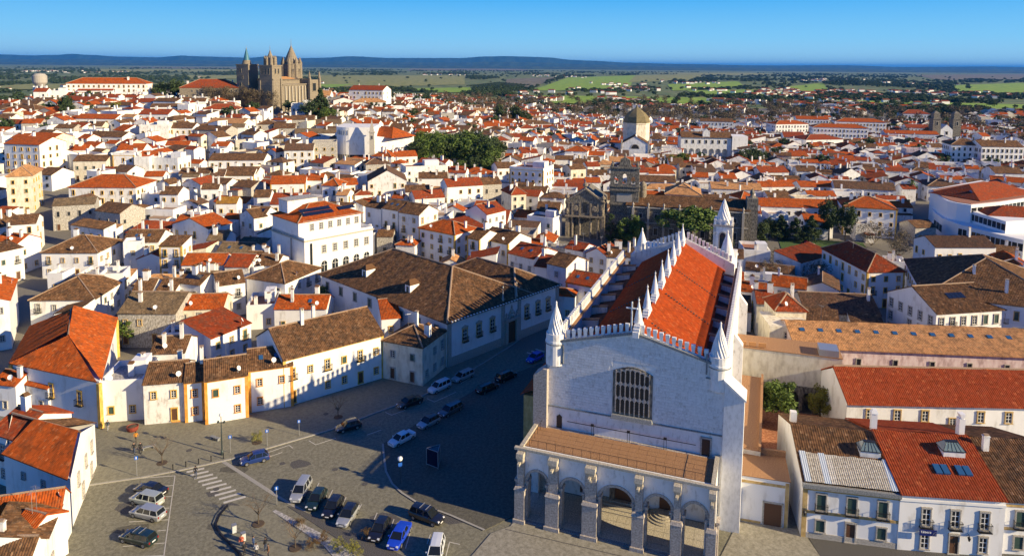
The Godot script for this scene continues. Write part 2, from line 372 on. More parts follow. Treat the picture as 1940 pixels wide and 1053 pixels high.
# ---------- houses ----------
# x, z, heading, width, depth, ground, eaves, roof form, rise, tiles, walls
const HOUSES := [
	[-263.9,-467.9,-12,47.1,15,34.8,9,"h",3.5,"o","w"],
	[-193.2,-459,-12,35,20,29.4,12.7,"h",5,"r","s"],
	[-190.6,-424.5,-12,15.8,9,27.8,7.2,"p",1.8,"b","w"],
	[-202.5,-421.1,12,15.4,10,27.7,7.3,"p",1.8,"b","w"],
	[-294,-446,-12,7.3,9,32,7,"p",2,"r","w"],
	[-287.4,-450.3,-12,12.2,9,30.6,8,"f",0,"t","w"],
	[-260.2,-431.1,12,20.4,10,27.6,6.9,"p",2.2,"r","w"],
	[-283.1,-451.8,12,20.1,9,29.4,7,"p",2,"r","w"],
	[-244.2,-437.5,1.3,8,8,29.2,7.1,"p",1.8,"r","w"],
	[-236,-444.1,6.8,8.9,8,29.9,6.1,"p",1.6,"r","w"],
	[-268.8,-461.7,-12,20.7,9,33.4,6,"p",1.8,"r","w"],
	[-192.1,-386.1,2,16,11,23.3,6.8,"p",2.4,"r","w"],
	[-166.7,-409.4,-12,19.3,11,24.8,6.9,"h",2.6,"r","w"],
	[-167.7,-397.8,-8.4,14.9,8,23.8,5.3,"p",1.6,"r","w"],
	[-151.5,-391.7,12,10.2,8,22.1,6,"p",1.6,"r","w"],
	[-272.5,-399.7,7.9,19.9,13,23.6,7.5,"h",2.4,"b","w"],
	[-254.4,-392.1,12,11.8,9,24.2,6.1,"g",2.2,"o","g"],
	[-214.9,-371.1,2.5,21.3,10,21.9,6.7,"p",2,"o","w"],
	[-210.5,-356.2,-7.6,11.9,8,20,6.1,"p",1.8,"b","c"],
	[-189,-367,6.7,8.4,9,20.9,6.2,"g",2,"o","w"],
	[-251.5,-361.8,12,11.1,9,20.4,6,"p",1.8,"r","w"],
	[-242,-359.3,-12,8.9,8,20.2,6.7,"p",1.8,"o","g"],
	[-216.4,-354,12,12.2,9,19.5,6.2,"p",1.8,"r","w"],
	[-217.2,-347.3,-2.8,8.9,8,18.8,7,"p",1.5,"b","g"],
	[-190.5,-337.1,9.5,18.4,10,16.5,6.4,"p",2,"b","w"],
	[-176,-350.8,-12,13.2,9,18.4,8.1,"f",0,"t","w"],
	[-164.9,-357.6,0.5,12,10,18.6,6.8,"p",2.2,"b","w"],
	[-148.2,-355,12,17.4,10,17,7.7,"p",1.8,"b","g"],
	[-149.1,-375.9,12,20.7,10,19.5,6.9,"p",2.2,"t","w"],
	[-163.9,-306.7,-4.1,10.9,9,12.2,8.1,"p",2.4,"o","w"],
	[-167.8,-329.9,7.4,9.5,8,15.2,6.3,"g",2,"o","w"],
	[-153.5,-326.4,-12,10.1,8,14.3,6.1,"p",1.4,"o","w"],
	[-134.5,-328.9,-0.4,7.4,8,13.6,6.2,"p",1.6,"o","w"],
	[-200.3,-306.9,12,13.3,12,12.7,12.3,"p",2,"o","c"],
	[-192.2,-285.3,12,16.7,13,9.9,15.3,"p",2.4,"o","x"],
	[-194.4,-311.6,-12,4.8,7,13.8,6,"p",1.6,"o","w"],
	[-186.5,-307.8,-12,5.6,8,13.1,7,"p",1.8,"o","w"],
	[-169.8,-287.2,-7.4,12.5,9,10.2,8.1,"p",1.8,"b","c"],
	[-157.8,-290.5,-1.2,8.7,8,10.2,10.1,"f",0,"o","wy"],
	[-150.3,-289.3,-9.5,5.6,9,9.9,9,"f",0,"t","x"],
	[-142.1,-293.6,5.2,12.3,10,9.8,8.3,"f",0,"t","x"],
	[-151.5,-294.4,-22,7.7,8,10.5,9,"p",1.6,"o","w"],
	[-118.3,-307.5,-4.6,23,12,10,6.5,"p",2.2,"b","w"],
	[-107.1,-282.2,-1.2,12.8,10,7.4,7.2,"p",2,"b","w"],
	[-198.1,-408.1,-12,15.8,9,26.5,6.1,"p",1.6,"b","w"],
	[-141.8,-368.1,-12,6.4,8,18.8,6.1,"p",1.6,"k","w"],
	[-123,-519.6,-12,14.6,9,24.5,6.8,"g",2,"r","w"],
	[-102.1,-508.4,-12,23.1,12,21.5,9.4,"h",2.4,"t","w"],
	[-105.1,-527,12,26.3,16,31.9,7,"p",3,"r","w"],
	[-76.9,-481.4,-12,14.9,9,18.9,6.9,"p",1.6,"r","w"],
	[-60.7,-483.3,-12,15,9,16.9,6.9,"p",1.8,"b","w"],
	[-44.3,-481.8,-12,8.9,9,15.2,9.5,"f",0,"t","g"],
	[-33.3,-638.3,-12,20.4,12,11.8,8.1,"h",2,"b","w"],
	[-23.4,-508.6,-12,18.7,9,12.1,7.5,"p",1.8,"r","w"],
	[-8.6,-471.1,-12,21.5,10,10.4,7.6,"p",1.8,"o","w"],
	[-54.4,-418.2,-12,10.9,9,14.5,6.5,"p",1.8,"r","g"],
	[-63.9,-411.1,12,11.2,9,15.3,6.7,"p",1.8,"b","w"],
	[-6.6,-404.9,-12,8.3,9,9.2,6.3,"h",2,"r","w"],
	[-131.2,-380.7,-12,9.6,9,19.3,6.3,"h",2,"b","g"],
	[-117.4,-366.9,-12,10.6,10,16.6,8.3,"p",2,"b","g"],
	[-121.3,-399.9,-12,19.7,10,20,6.7,"p",2,"b","g"],
	[-100,-366,-12,23,9,14.8,7.7,"p",2,"k","w"],
	[-113.4,-347.4,-6.3,6.3,8,14.5,7.2,"h",1.6,"b","g"],
	[-95.7,-319.1,-10.6,12.4,11,10.2,9.3,"p",2.4,"d","x"],
	[-86.4,-326.8,-12,10.7,10,10.4,11.2,"f",0,"t","g"],
	[-103.2,-397.7,-12,14.6,10,18.2,6.6,"p",2,"k","g"],
	[-129.2,-437.9,-12,12.7,9,24.1,8.6,"f",0,"t","w"],
	[-42.3,-343.6,12,12.3,9,8.6,7.5,"p",2,"b","w"],
	[-33.7,-349.6,-12,10.5,11,8.4,9.3,"h",2.4,"t","w"],
	[-58.3,-327.3,14.9,9.6,10,8.6,7.4,"h",2.4,"o","w"],
	[-51.4,-330.2,-22,12.5,9,8.4,7.2,"p",2,"o","w"],
	[-34.6,-319,22,13.8,8,6.5,7.5,"p",1.6,"r","w"],
	[-22.7,-302.7,6.6,7.3,8,5.2,7.2,"p",1.6,"r","w"],
	[-58.7,-306.5,-19.5,10.5,8,7.2,8.1,"h",1.8,"d","g"],
	[-3.4,-320.2,-17.1,9.2,10,5,7.2,"p",2,"b","w"],
	[-6.8,-366.3,-12,5,8,7.6,6.2,"h",1.8,"b","g"],
	[-85,-516.8,-12,12,9,20,6.7,"f",0,"t","w"],
	[-73.2,-579.6,-12,7.9,8,18.1,6.5,"h",1.8,"r","w"],
	[16.1,-515.3,-12,22.4,12,8,8,"h",2.2,"b","w"],
	[9.6,-473.1,-12,10.5,10,9.1,7.5,"h",2,"r","w"],
	[26.8,-507.4,-12,20.2,9,7.2,6.8,"p",1.6,"r","w"],
	[41.4,-497,-12,8.2,9,6.5,6.8,"p",1.6,"r","w"],
	[54.4,-562.3,-12,16.9,9,5.1,7.1,"p",1.8,"r","w"],
	[66.2,-540,-12,15.7,10,4.5,7.5,"p",1.8,"d","x"],
	[59.2,-483.8,-12,20.7,10,4.8,6.7,"f",0,"t","x"],
	[18,-422.2,-8.3,10.9,10,7.5,6.4,"p",2,"r","w"],
	[34.6,-374.7,12,11.6,10,5,8.4,"h",2.2,"o","w"],
	[24.5,-385.6,-12,6.7,9,6.1,6.2,"p",1.6,"r","w"],
	[44.9,-404.5,-9.9,7.8,8,5.3,6.2,"g",1.8,"r","w"],
	[44.2,-378.1,12,11,8,4.6,6.3,"p",1.6,"o","w"],
	[41,-360.4,-12,6.3,7,4.4,6.1,"p",1.4,"b","w"],
	[37.4,-336.1,-12,5.9,8,3.8,7.1,"p",1.5,"r","w"],
	[33.9,-349.7,10.7,7.5,8,4.4,6.2,"p",1.6,"b","w"],
	[8.4,-366.4,-12,8.5,8,6.5,6.7,"p",1.6,"r","w"],
	[1,-423.6,-5.1,8.9,8,9.2,6.4,"p",1.6,"r","w"],
	[0.5,-469.9,12,6.4,8,10.3,6.5,"p",1.6,"o","w"],
	[177.8,-618.4,12,27.6,12,0.7,10.2,"p",2.4,"b","x"],
	[191.9,-584,-12,17,9,0.6,6.1,"p",1.8,"b","w"],
	[129.2,-373.4,-12,9.5,8,1.4,6.1,"p",1.5,"o","w"],
	[123.4,-346.3,10.7,6,8,1.3,7.1,"p",1.5,"o","w"],
	[160.1,-451.8,12,8.8,9,1.1,6.1,"p",1.6,"b","w"],
	[79.3,-390.3,12,7.2,8,3.3,5.2,"p",1.6,"b","w"],
	[60.2,-350.9,-12,5.5,8,3.3,6.1,"p",1.6,"b","w"],
	[74.6,-353.2,7.7,5.1,7,2.8,5.1,"p",1.4,"b","w"],
	[220.6,-569,-11.4,28.5,14,0.3,13.1,"h",2.2,"o","W"],
	[242.5,-527.1,12,37.7,14,0.2,14.1,"h",2.2,"o","W"],
	[263.7,-626.3,12,26.7,14,0.1,13,"p",2.2,"o","W"],
	[287.2,-587.9,12,38.1,15,0.1,14,"h",2.4,"o","W"],
	[207.4,-524.1,12,14.6,20,0.4,7.1,"p",3,"r","w"],
	[215.5,-500.5,-12,28.9,18,0.3,8.1,"h",2.6,"r","w"],
	[308.5,-550.3,12,37.8,13,0,8,"p",2,"o","x"],
	[352,-591.3,12,46.4,14,0,9,"p",2.4,"r","x"],
	[450.1,-797,12,28.5,18,0,8,"h",4,"r","x"],
	[265.5,-416.6,12,17.3,14,0.1,14,"h",3,"b","m"],
	[279.9,-409.7,3.1,23.2,14,0.1,14,"p",3,"b","m"],
	[333.3,-503.3,-5.5,5.8,10,0,11,"p",2,"o","w"],
	[293.3,-502.8,12,14.2,9,0.1,6,"p",2,"r","w"],
	[293.3,-545.9,11.6,18.5,10,0.1,5,"p",1.5,"r","w"],
	[203.4,-473.9,12,7.4,8,0.5,6.1,"p",1.6,"r","w"],
	[235.1,-468.8,12,11.8,12,0.3,6,"p",2,"b","w"],
	[254.9,-483.8,12,12.2,9,0.2,6,"p",1.6,"r","w"],
	[248.4,-436.3,12,11.9,10,0.2,8,"f",0,"t","p"],
	[227.5,-419.9,12,8.2,9,0.3,6,"p",1.6,"b","w"],
	[195.4,-406.7,12,6.7,9,0.6,6,"g",2,"d","p"],
	[205.3,-409.6,8.8,11,9,0.4,6,"f",0,"t","w"],
	[205.7,-390.9,12,9.9,8,0.4,6,"p",1.6,"d","x"],
	[144.8,-386.4,12,9,8,1.2,6.1,"g",2,"d","x"],
	[144.9,-348.5,6.3,8.3,9,0.9,7.1,"p",1.8,"b","x"],
	[151.7,-343.7,12,7.7,8,0.8,6.1,"p",1.6,"b","x"],
	[128.4,-351.2,-10.3,14.6,9,1.2,6.1,"p",1.6,"r","x"],
	[156.8,-346.4,12,6.7,10,0.8,7,"p",2,"d","w"],
	[160.6,-341.9,-12,10.3,12,0.6,7.1,"g",2.6,"d","x"],
	[131.3,-374.4,-11.9,4.4,9,1.4,6,"p",1.5,"o","w"],
	[240.8,-390.4,12,15.9,12,0.2,5,"f",0,"t","w"],
	[205.7,-357.8,12,8,8,0.3,6,"h",1.8,"b","w"],
	[246.5,-380.8,12,5.9,8,0.2,6,"f",0,"t","w"],
	[240.6,-345.6,5.4,13.2,12,0.1,8,"p",2.4,"b","x"],
	[243.9,-367.3,-12,9.3,9,0.2,5,"h",2,"b","w"],
	[166.8,-435.8,-12,11,8,1,6.1,"g",1.8,"b","w"],
	[200.5,-372.6,-12,7.3,8,0.4,6,"p",1.6,"r","w"],
	[-170,-245.6,-22,7.5,14,6,13.1,"h",2.6,"t","c"],
	[-141.6,-250.1,-1.8,22.8,15,5.6,9.2,"h",3.2,"o","w"],
	[-141,-227.2,-22,11.8,8,4.4,8.1,"p",1.6,"k","g"],
	[-123.1,-220.5,22,10.7,9,3.6,8.2,"p",2,"b","g"],
	[-122.4,-204.7,23.5,14.1,4,2.9,7.2,"s",1,"b","w"],
	[-114.9,-187.2,-2.6,14.2,13,2,6.6,"h",3,"b","w"],
	[-103.1,-198.1,-4.2,9.8,10,2.4,6,"p",2.2,"b","w"],
	[-87.9,-182.8,-0.2,5.8,6,1.8,9,"s",1.2,"b","wy"],
	[-77.6,-178.4,-3.4,10.3,8,1.5,6,"p",1.8,"o","w"],
	[-93,-210.4,24,14.4,9,2.6,7.2,"g",2.4,"o","w"],
	[-115.1,-239.9,1.4,6.2,8,4.7,9.1,"p",2,"b","w"],
	[-93.9,-233.4,-3.9,6.6,6,3.9,8.1,"p",1.6,"y","w"],
	[-107.1,-251.4,-8.4,5.8,6,5.4,8.1,"p",1.5,"b","w"],
	[-123.2,-271.5,-9.5,6,6,7.4,7.1,"p",1.2,"k","w"],
	[-136.6,-270.9,-8.7,6.8,7,7.7,7.1,"p",1.4,"o","w"],
	[-78.8,-220.3,8.5,6.5,8,2.9,8.1,"p",2,"b","w"],
	[-83.1,-200.2,-1.6,5.3,8,2.2,6,"p",1.8,"k","w"],
	[-68,-177.8,4.9,6.2,9,1.4,6,"p",2,"r","w"],
	[-65.5,-180.8,-3.6,5.1,8,1.5,6,"p",1.8,"b","g"],
	[-72.2,-160.5,15.6,6.6,7,1.1,7,"p",1.6,"b","w"],
	[-65.6,-161,-30.7,6.1,8,1,7,"p",1.8,"b","w"],
	[-77.3,-159,1.1,4.2,7,1.1,6,"p",1.6,"b","w"],
	[-82.8,-158.6,-6.3,4.3,7,1.1,6,"p",1.6,"b","w"],
	[-96.8,-155.9,-4.2,13.3,15,1.1,6,"h",3,"b","w"],
	[-140.3,-202.3,-22,6.6,9,3,9,"p",1.8,"b","w"],
	[-132.3,-186.7,12.6,8,7,2.3,8.1,"p",1.6,"o","w"],
	[-130.1,-178.2,-65,6.7,6,2,8.1,"s",1,"b","w"],
	[-110.1,-143,-120.3,16.3,12,0.9,9.2,"p",2.4,"o","w"],
	[-106.6,-278.3,-5.1,11.3,9,7.2,7.2,"p",2,"b","wy"],
	[-114.9,-275.5,-10.2,6.4,9,7.4,7.1,"p",2,"d","w"],
	[-122.6,-275.1,-6.5,11.3,9,7.5,8.1,"p",1.4,"b","g"],
	[-93.2,-163.4,-13.9,5.1,6,1.3,7,"f",0,"k","w"],
	[-102.3,-189.2,-20.3,4.5,5,2.2,7,"f",0,"t","w"],
	[-73.1,-233.7,-4.6,11.5,11,3.3,9.1,"p",2.6,"r","w"],
	[-86.1,-244.3,-8.1,5.4,8,4.3,8,"p",1.8,"b","w"],
	[-83.9,-265.7,-10.4,12.6,9,5.4,8.1,"p",2.2,"o","wy"],
	[-75.7,-272.5,-3.6,6.8,9,5.7,8.1,"p",1.8,"o","wy"],
	[-66.6,-264.7,10.3,6.4,8,4.9,8.1,"h",2,"o","w"],
	[-63.7,-271.1,-22,7.6,8,5.2,7,"p",1.8,"o","w"],
	[-61.2,-258.4,6.9,4.2,7,4.4,6.1,"p",1.6,"t","w"],
	[-56.2,-264.6,-18.6,6.2,7,4.6,5,"h",1.4,"r","w"],
	[-48.9,-275.5,-11.6,14.5,16,4.5,9.2,"g",4,"d","w"],
	[-37.4,-299.7,-22,17.8,10,5.6,9.2,"f",0,"r","w"],
	[-31.8,-284.9,-6.7,11.5,8,4.6,8.2,"p",1.8,"b","w"],
	[-18.8,-264.5,-22,13.8,9,3.3,10.1,"p",2.2,"r","w"],
	[-35.6,-265.1,-10.4,9,8,3.8,7.1,"p",1.8,"b","w"],
	[-30.9,-255.8,-22,11,9,3.3,7.1,"p",2,"r","w"],
	[-23.8,-305.3,-5.1,7.6,8,5.4,7.2,"p",1.6,"r","w"],
	[-9.4,-278.9,-22,8.3,9,3.6,8.1,"p",2,"b","g"],
	[-8.2,-224,-51.5,9.4,9,1.7,10,"p",2.4,"r","w"],
	[-13.5,-215,-49.2,7.8,9,1.6,7,"s",1.8,"r","w"],
	[-18.4,-203.7,36.6,13.9,10,1.4,9.2,"h",2.2,"o","wy"],
	[-28,-211.6,32.2,7.8,9,1.8,12.1,"p",2.2,"b","w"],
	[-34.3,-216.4,34.3,6.5,9,2,12.1,"p",2,"b","w"],
	[-40.6,-222.5,35.6,7,9,2.3,11.1,"p",2,"b","w"],
	[-1.5,-198.3,40.9,10.5,10,1.1,8.1,"p",2.2,"b","wy"],
	[-7.7,-196.5,37.9,4.5,9,1.2,9,"p",1.8,"b","wy"],
	[-54.7,-167.9,-69.2,13.6,11,1,6.6,"h",2.6,"b","w"],
	[-61.2,-178.8,3.7,5.4,8,1.4,6,"p",1.6,"b","w"],
	[-80.1,-217.5,-51,4.6,8,2.9,8,"p",2,"b","w"],
	[-65.7,-176.7,-42.4,2.6,8,1.4,5,"f",0,"r","w"],
	[8.4,-293.7,22,14.8,13,3.3,12.3,"f",0,"r","wy"],
	[0.8,-259.1,-22,5.8,10,2.6,9,"h",2.2,"r","c"],
	[24.5,-284.5,16.1,14.1,9,2.6,6.3,"p",1.8,"r","c"],
	[28.5,-320.5,-22,7.6,8,3.7,8.1,"p",1.8,"b","c"],
	[37.9,-336,-12,6.2,8,3.8,7.1,"p",1.6,"r","w"],
	[5.9,-183.9,41.5,8.8,10,0.8,8.1,"p",2,"r","w"],
	[9.2,-175.3,24.9,3.2,9,0.7,8,"p",1.8,"r","w"],
	[13.8,-169.2,40.5,5.7,9,0.6,10,"p",1.8,"b","x"],
	[18.1,-164.6,31.4,7.1,8,0.5,7,"p",1.8,"r","wy"],
	[25.6,-193,35,6.4,8,0.8,6,"g",1.8,"r","w"],
	[28.3,-191.6,5.5,4.2,8,0.8,6,"p",1.6,"b","w"],
	[34.4,-190.9,33.4,4.4,8,0.7,6,"p",1.6,"d","w"],
	[19.6,-197.4,36.6,5.8,7,0.9,6,"p",1.4,"r","w"],
	[11.1,-232.6,29.4,9.5,7,1.6,6.1,"f",0,"r","w"],
	[-2.6,-204.3,-54.2,6.4,8,1.3,6,"p",1.6,"b","w"],
	[60.5,-303.2,8,19.2,10,2,7.3,"p",2,"b","x"],
	[66.9,-274.3,13.8,13.3,14,1.4,8.1,"h",3,"t","c"],
	[92.7,-292.1,8.9,19.9,10,1.1,7.2,"p",2,"t","w"],
	[85.4,-324.3,11.2,9.5,8,1.9,6.1,"p",1.6,"o","w"],
	[90.1,-273.3,-16.4,7.1,8,1,7,"h",2,"o","w"],
	[107,-299.5,-1.4,5.4,8,1.1,7,"p",1.6,"o","w"],
	[85.6,-258.9,-5.8,3.5,8,1,5,"p",1.4,"b","w"],
	[88.6,-254.6,14.5,3.5,7,0.9,5,"p",1.4,"r","w"],
	[113.5,-306.2,-8.9,15.6,9,1,6.1,"p",1.8,"o","x"],
	[132.2,-308,-0.9,15.2,9,0.8,6.1,"p",1.8,"o","x"],
	[124.8,-340.3,-6.8,14.3,9,1.1,7.1,"p",1.8,"r","x"],
	[143.6,-345.7,7.8,9.2,9,0.9,7.1,"p",1.8,"b","x"],
	[152.2,-345,12,7.7,9,0.8,6.1,"p",1.6,"b","x"],
	[149.3,-299.4,14.4,23.5,10,0.5,7.1,"p",2.4,"d","x"],
	[105.7,-258,5.6,31.1,9,0.6,7.2,"p",2.2,"o","w"],
	[124.8,-246.8,17.3,16.8,15,0.4,10.1,"h",2.6,"o","wy"],
	[178.2,-319.2,12,10.5,10,0.4,7,"g",2,"r","x"],
	[189.1,-311.2,12,13.8,14,0.3,7,"h",2.6,"d","w"],
	[212.3,-323.7,11.3,7.6,8,0.2,6,"p",1.6,"b","w"],
	[138,-237.6,-7.6,7.6,8,0.3,5,"p",1.6,"b","g"],
	[127.6,-201,-1.8,17.5,10,0.2,8,"p",2,"d","w"],
	[106,-156,111.9,30.2,27,0.1,10.1,"h",6,"b","w"],
	[90,-178.9,-3.7,9.4,22,0.2,9,"h",3,"r","wy"],
	[81.4,-192.8,-35.9,17.2,8,0.4,6,"s",1.4,"r","x"],
	[94.3,-147.5,-10.7,20.5,14,0.1,9,"p",3.4,"b","m"],
	[54,-136.1,2.6,5.8,7,0.2,11.5,"h",2.2,"r","c"],
	[72.4,-155,6.3,15.7,12,0.2,5,"p",2.6,"d","g"],
	[55.9,-153.1,11.2,3.8,8,0.3,7,"p",1.6,"r","c"],
	[-56.4,-113.5,-12,6,8,0.4,6.5,"p",1.8,"b","w"],
	[-63.4,-114.3,-8.7,6.5,8,0.4,5.6,"f",0,"b","w"],
	[-59.7,-122.2,-7.5,5.7,7,0.5,7.5,"p",1.6,"b","w"],
	[-52,-113.5,-18.6,3,7,0.4,6.5,"p",1.6,"b","wo"],
	[-47.4,-114.1,-23.4,6.5,8,0.4,7,"p",1.8,"b","wo"],
	[-41.6,-118.6,-21,7.1,9,0.4,7,"p",1.8,"b","wo"],
	[-34.8,-126.1,-38.6,18.8,13,0.4,8,"p",3.4,"b","wy"],
	[-17.9,-129.3,22.6,8.3,9,0.4,7,"h",2,"b","c"],
	[-25.8,-144.6,-16,3.7,14,0.5,7,"p",1.6,"o","w"],
	[-73.9,-146.1,-0.7,11.7,12,0.8,6.5,"p",2.4,"k","g"],
	[-65.5,-148.3,-8.2,9.3,8,0.8,6,"p",1.8,"o","c"],
	[-57.3,-134.6,-62.1,9.5,8,0.6,6,"s",1.8,"r","w"],
	[-78.9,-115.1,19.2,9.5,5,0.5,4.5,"p",1.2,"o","w"],
	[-67.5,-96,23,5.2,8,0.3,7,"p",1.8,"r","w"],
	[-58.4,-79.8,-106.6,3.4,10,0.2,5,"g",1.6,"o","w"],
	[-54.8,-76.4,-110.2,6.5,5,0.2,5,"s",1.4,"b","w"],
	[-55.3,-73.5,-92.5,2.5,7,0.2,4.5,"g",1.2,"b","w"],
	[-54.3,-77.1,16.9,3,5,0.2,5,"p",1.2,"o","w"],
	[-82,-113.9,11.4,4.4,5,0.5,5,"p",1.2,"o","w"],
]
var wmesh := {}

func window_mesh(kind: String) -> ArrayMesh:
	# one metre wide and one and a half high; the node's scale makes it smaller or larger
	if wmesh.has(kind):
		return wmesh[kind]
	var g := Geo.new()
	var m := ArrayMesh.new()
	if kind == "pane":
		g.box(Vector3(0, 0, 0.03), Vector3(0.8, 1.3, 0.02))
		g.into(m, M.glass)
	elif kind == "shutter":
		g.box(Vector3(0, 0, 0.04), Vector3(0.8, 1.3, 0.03))
		for k in 8:
			g.box(Vector3(0, -0.56 + 0.16 * k, 0.06), Vector3(0.76, 0.05, 0.02))
		g.into(m, M.shutter)
	elif kind == "sash":
		for xx in [-0.37, 0.0, 0.37]:
			g.box(Vector3(xx, 0, 0.05), Vector3(0.07, 1.3, 0.03))
		for yy in [-0.62, -0.2, 0.22, 0.62]:
			g.box(Vector3(0, yy, 0.048), Vector3(0.8, 0.06, 0.03))
		g.into(m, M.sash)
	elif kind == "rail":
		g.box(Vector3(0, -0.02, 0.28), Vector3(1.5, 0.08, 0.56))
		g.box(Vector3(0, 0.95, 0.53), Vector3(1.5, 0.05, 0.05))
		for i in 11:
			g.box(Vector3(-0.72 + 0.144 * i, 0.46, 0.53), Vector3(0.025, 0.95, 0.025))
		for s in [-0.73, 0.73]:
			g.box(Vector3(s, 0.95, 0.28), Vector3(0.04, 0.05, 0.5))
			for zz in [0.12, 0.3]:
				g.box(Vector3(s, 0.46, zz), Vector3(0.025, 0.95, 0.025))
		g.into(m, M.iron)
	elif kind == "door":
		g.box(Vector3(0, 0, 0.035), Vector3(0.84, 1.5, 0.03))
		for s in [-0.2, 0.2]:
			for yy in [-0.4, 0.2]:
				g.box(Vector3(s, yy, 0.06), Vector3(0.3, 0.45, 0.02))
		g.into(m, M.wood)
	else:
		# surround: jambs, lintel, sill
		for s in [-0.46, 0.46]:
			g.box(Vector3(s, 0, 0.08), Vector3(0.12, 1.5, 0.16))
		g.box(Vector3(0, 0.71, 0.085), Vector3(1.08, 0.14, 0.17))
		g.box(Vector3(0, -0.72, 0.12), Vector3(1.14, 0.1, 0.24))
		g.into(m, M[kind])
	wmesh[kind] = m
	return m

func add_window(o: Node3D, at: Vector3, turn: float, w: float, h: float, trim: String, near: bool, kind := "pane", rail := false) -> void:
	var q := put("window", window_mesh(trim), o, at, turn)
	q.scale = Vector3(w, h / 1.5, 1)
	put("pane" if kind == "pane" else "shutter", window_mesh(kind), q)
	if near and kind == "pane":
		put("sash", window_mesh("sash"), q)
	if rail:
		put("balcony", window_mesh("rail"), o, at + Vector3(0, -h * 0.5 - 0.05, 0), turn)

func add_door(o: Node3D, at: Vector3, turn: float, w: float, h: float, trim: String) -> void:
	var q := put("door", window_mesh("door"), o, at, turn)
	q.scale = Vector3(w, h / 1.5, 1)
	put("door_frame", window_mesh(trim), q)

func plane_of_tiles(g: Geo, p: Vector3, eu: Vector3, up: Vector3, L: float, top: Array, rib: float, off: Vector2) -> void:
	# p: left end of the eave seen from outside; top: [u, v] corners of the upper edge; rib: height of the barrel tiles
	var nn := eu.cross(up).normalized()
	var us := []
	if rib > 0.0:
		var k := int(ceilf(L / 0.3))
		for i in k * 4 + 1:
			us.append(minf(L, i * 0.075))
	else:
		us = [0.0, L]
	for q in top:
		us.append(clampf(q[0], 0.0, L))
	us.sort()
	var vt := func(u: float) -> float:
		for i in top.size() - 1:
			if u <= top[i + 1][0] + 1e-4:
				var s: float = top[i + 1][0] - top[i][0]
				return lerpf(top[i][1], top[i + 1][1], 0.0 if s < 1e-4 else (u - top[i][0]) / s)
		return top[-1][1]
	var lift := func(u: float) -> float:
		if rib <= 0.0:
			return 0.0
		var f := fmod(u / 0.3, 1.0)
		return rib * (1.0 if f > 0.2 and f < 0.8 else 0.0)
	for i in us.size() - 1:
		var a: float = us[i]
		var b: float = us[i + 1]
		if b - a < 0.002:
			continue
		var ha: Vector3 = nn * lift.call(a + 0.0005)
		var hb: Vector3 = nn * lift.call(b - 0.0005)
		if rib > 0.0:
			ha = nn * lift.call(a)
			hb = nn * lift.call(b)
		var va: float = vt.call(a)
		var vb: float = vt.call(b)
		var sag_a := Vector3.ZERO
		var sag_b := Vector3.ZERO
		if rib > 0.0:
			sag_a = nn * (0.05 * sin(a * 0.8 + off.x) + 0.03 * sin(a * 2.3 + off.y))
			sag_b = nn * (0.05 * sin(b * 0.8 + off.x) + 0.03 * sin(b * 2.3 + off.y))
		var a0 := p + eu * a + ha
		var b0 := p + eu * b + hb
		g.quad(a0, b0, b0 + up * vb + sag_b, a0 + up * va + sag_a, off + Vector2(a, 0), off + Vector2(b, 0), off + Vector2(b, vb), off + Vector2(a, va))
		g.quad(a0 + Vector3(0, -0.16, 0), b0 + Vector3(0, -0.16, 0), b0, a0, off + Vector2(a, 0), off + Vector2(b, 0), off + Vector2(b, 0.2), off + Vector2(a, 0.2))

func gable_roof(w: float, d: float, h: float, rise: float, rib: float, front: Geo, back: Geo, off: Vector2, o := 0.28, ov := 0.12) -> void:
	# the ridge runs along x
	var tanr := rise / (d * 0.5)
	var run := d * 0.5 + o
	var up := Vector3(0, tanr, -1).normalized()
	var s := run * sqrt(1.0 + tanr * tanr)
	var y := h - o * tanr + 0.1
	var L := w + 2 * ov
	plane_of_tiles(front, Vector3(-L / 2, y, run), Vector3.RIGHT, up, L, [[0, s], [L, s]], rib, off)
	plane_of_tiles(back, Vector3(L / 2, y, -run), Vector3.LEFT, Vector3(0, tanr, 1).normalized(), L, [[0, s], [L, s]], rib, off + Vector2(3, 5))
	var ry := y + run * tanr
	for e in [-1.0, 1.0]:
		var xx: float = e * L / 2
		for q in [[run, front], [-run, back]]:
			var a := Vector3(xx, y, q[0])
			var b := Vector3(xx, ry, 0)
			var dn := Vector3(0, -0.16, 0)
			q[1].quad(a + dn, b + dn, b, a, off, off + Vector2(0, 3), off + Vector2(0.2, 3), off + Vector2(0.2, 0))

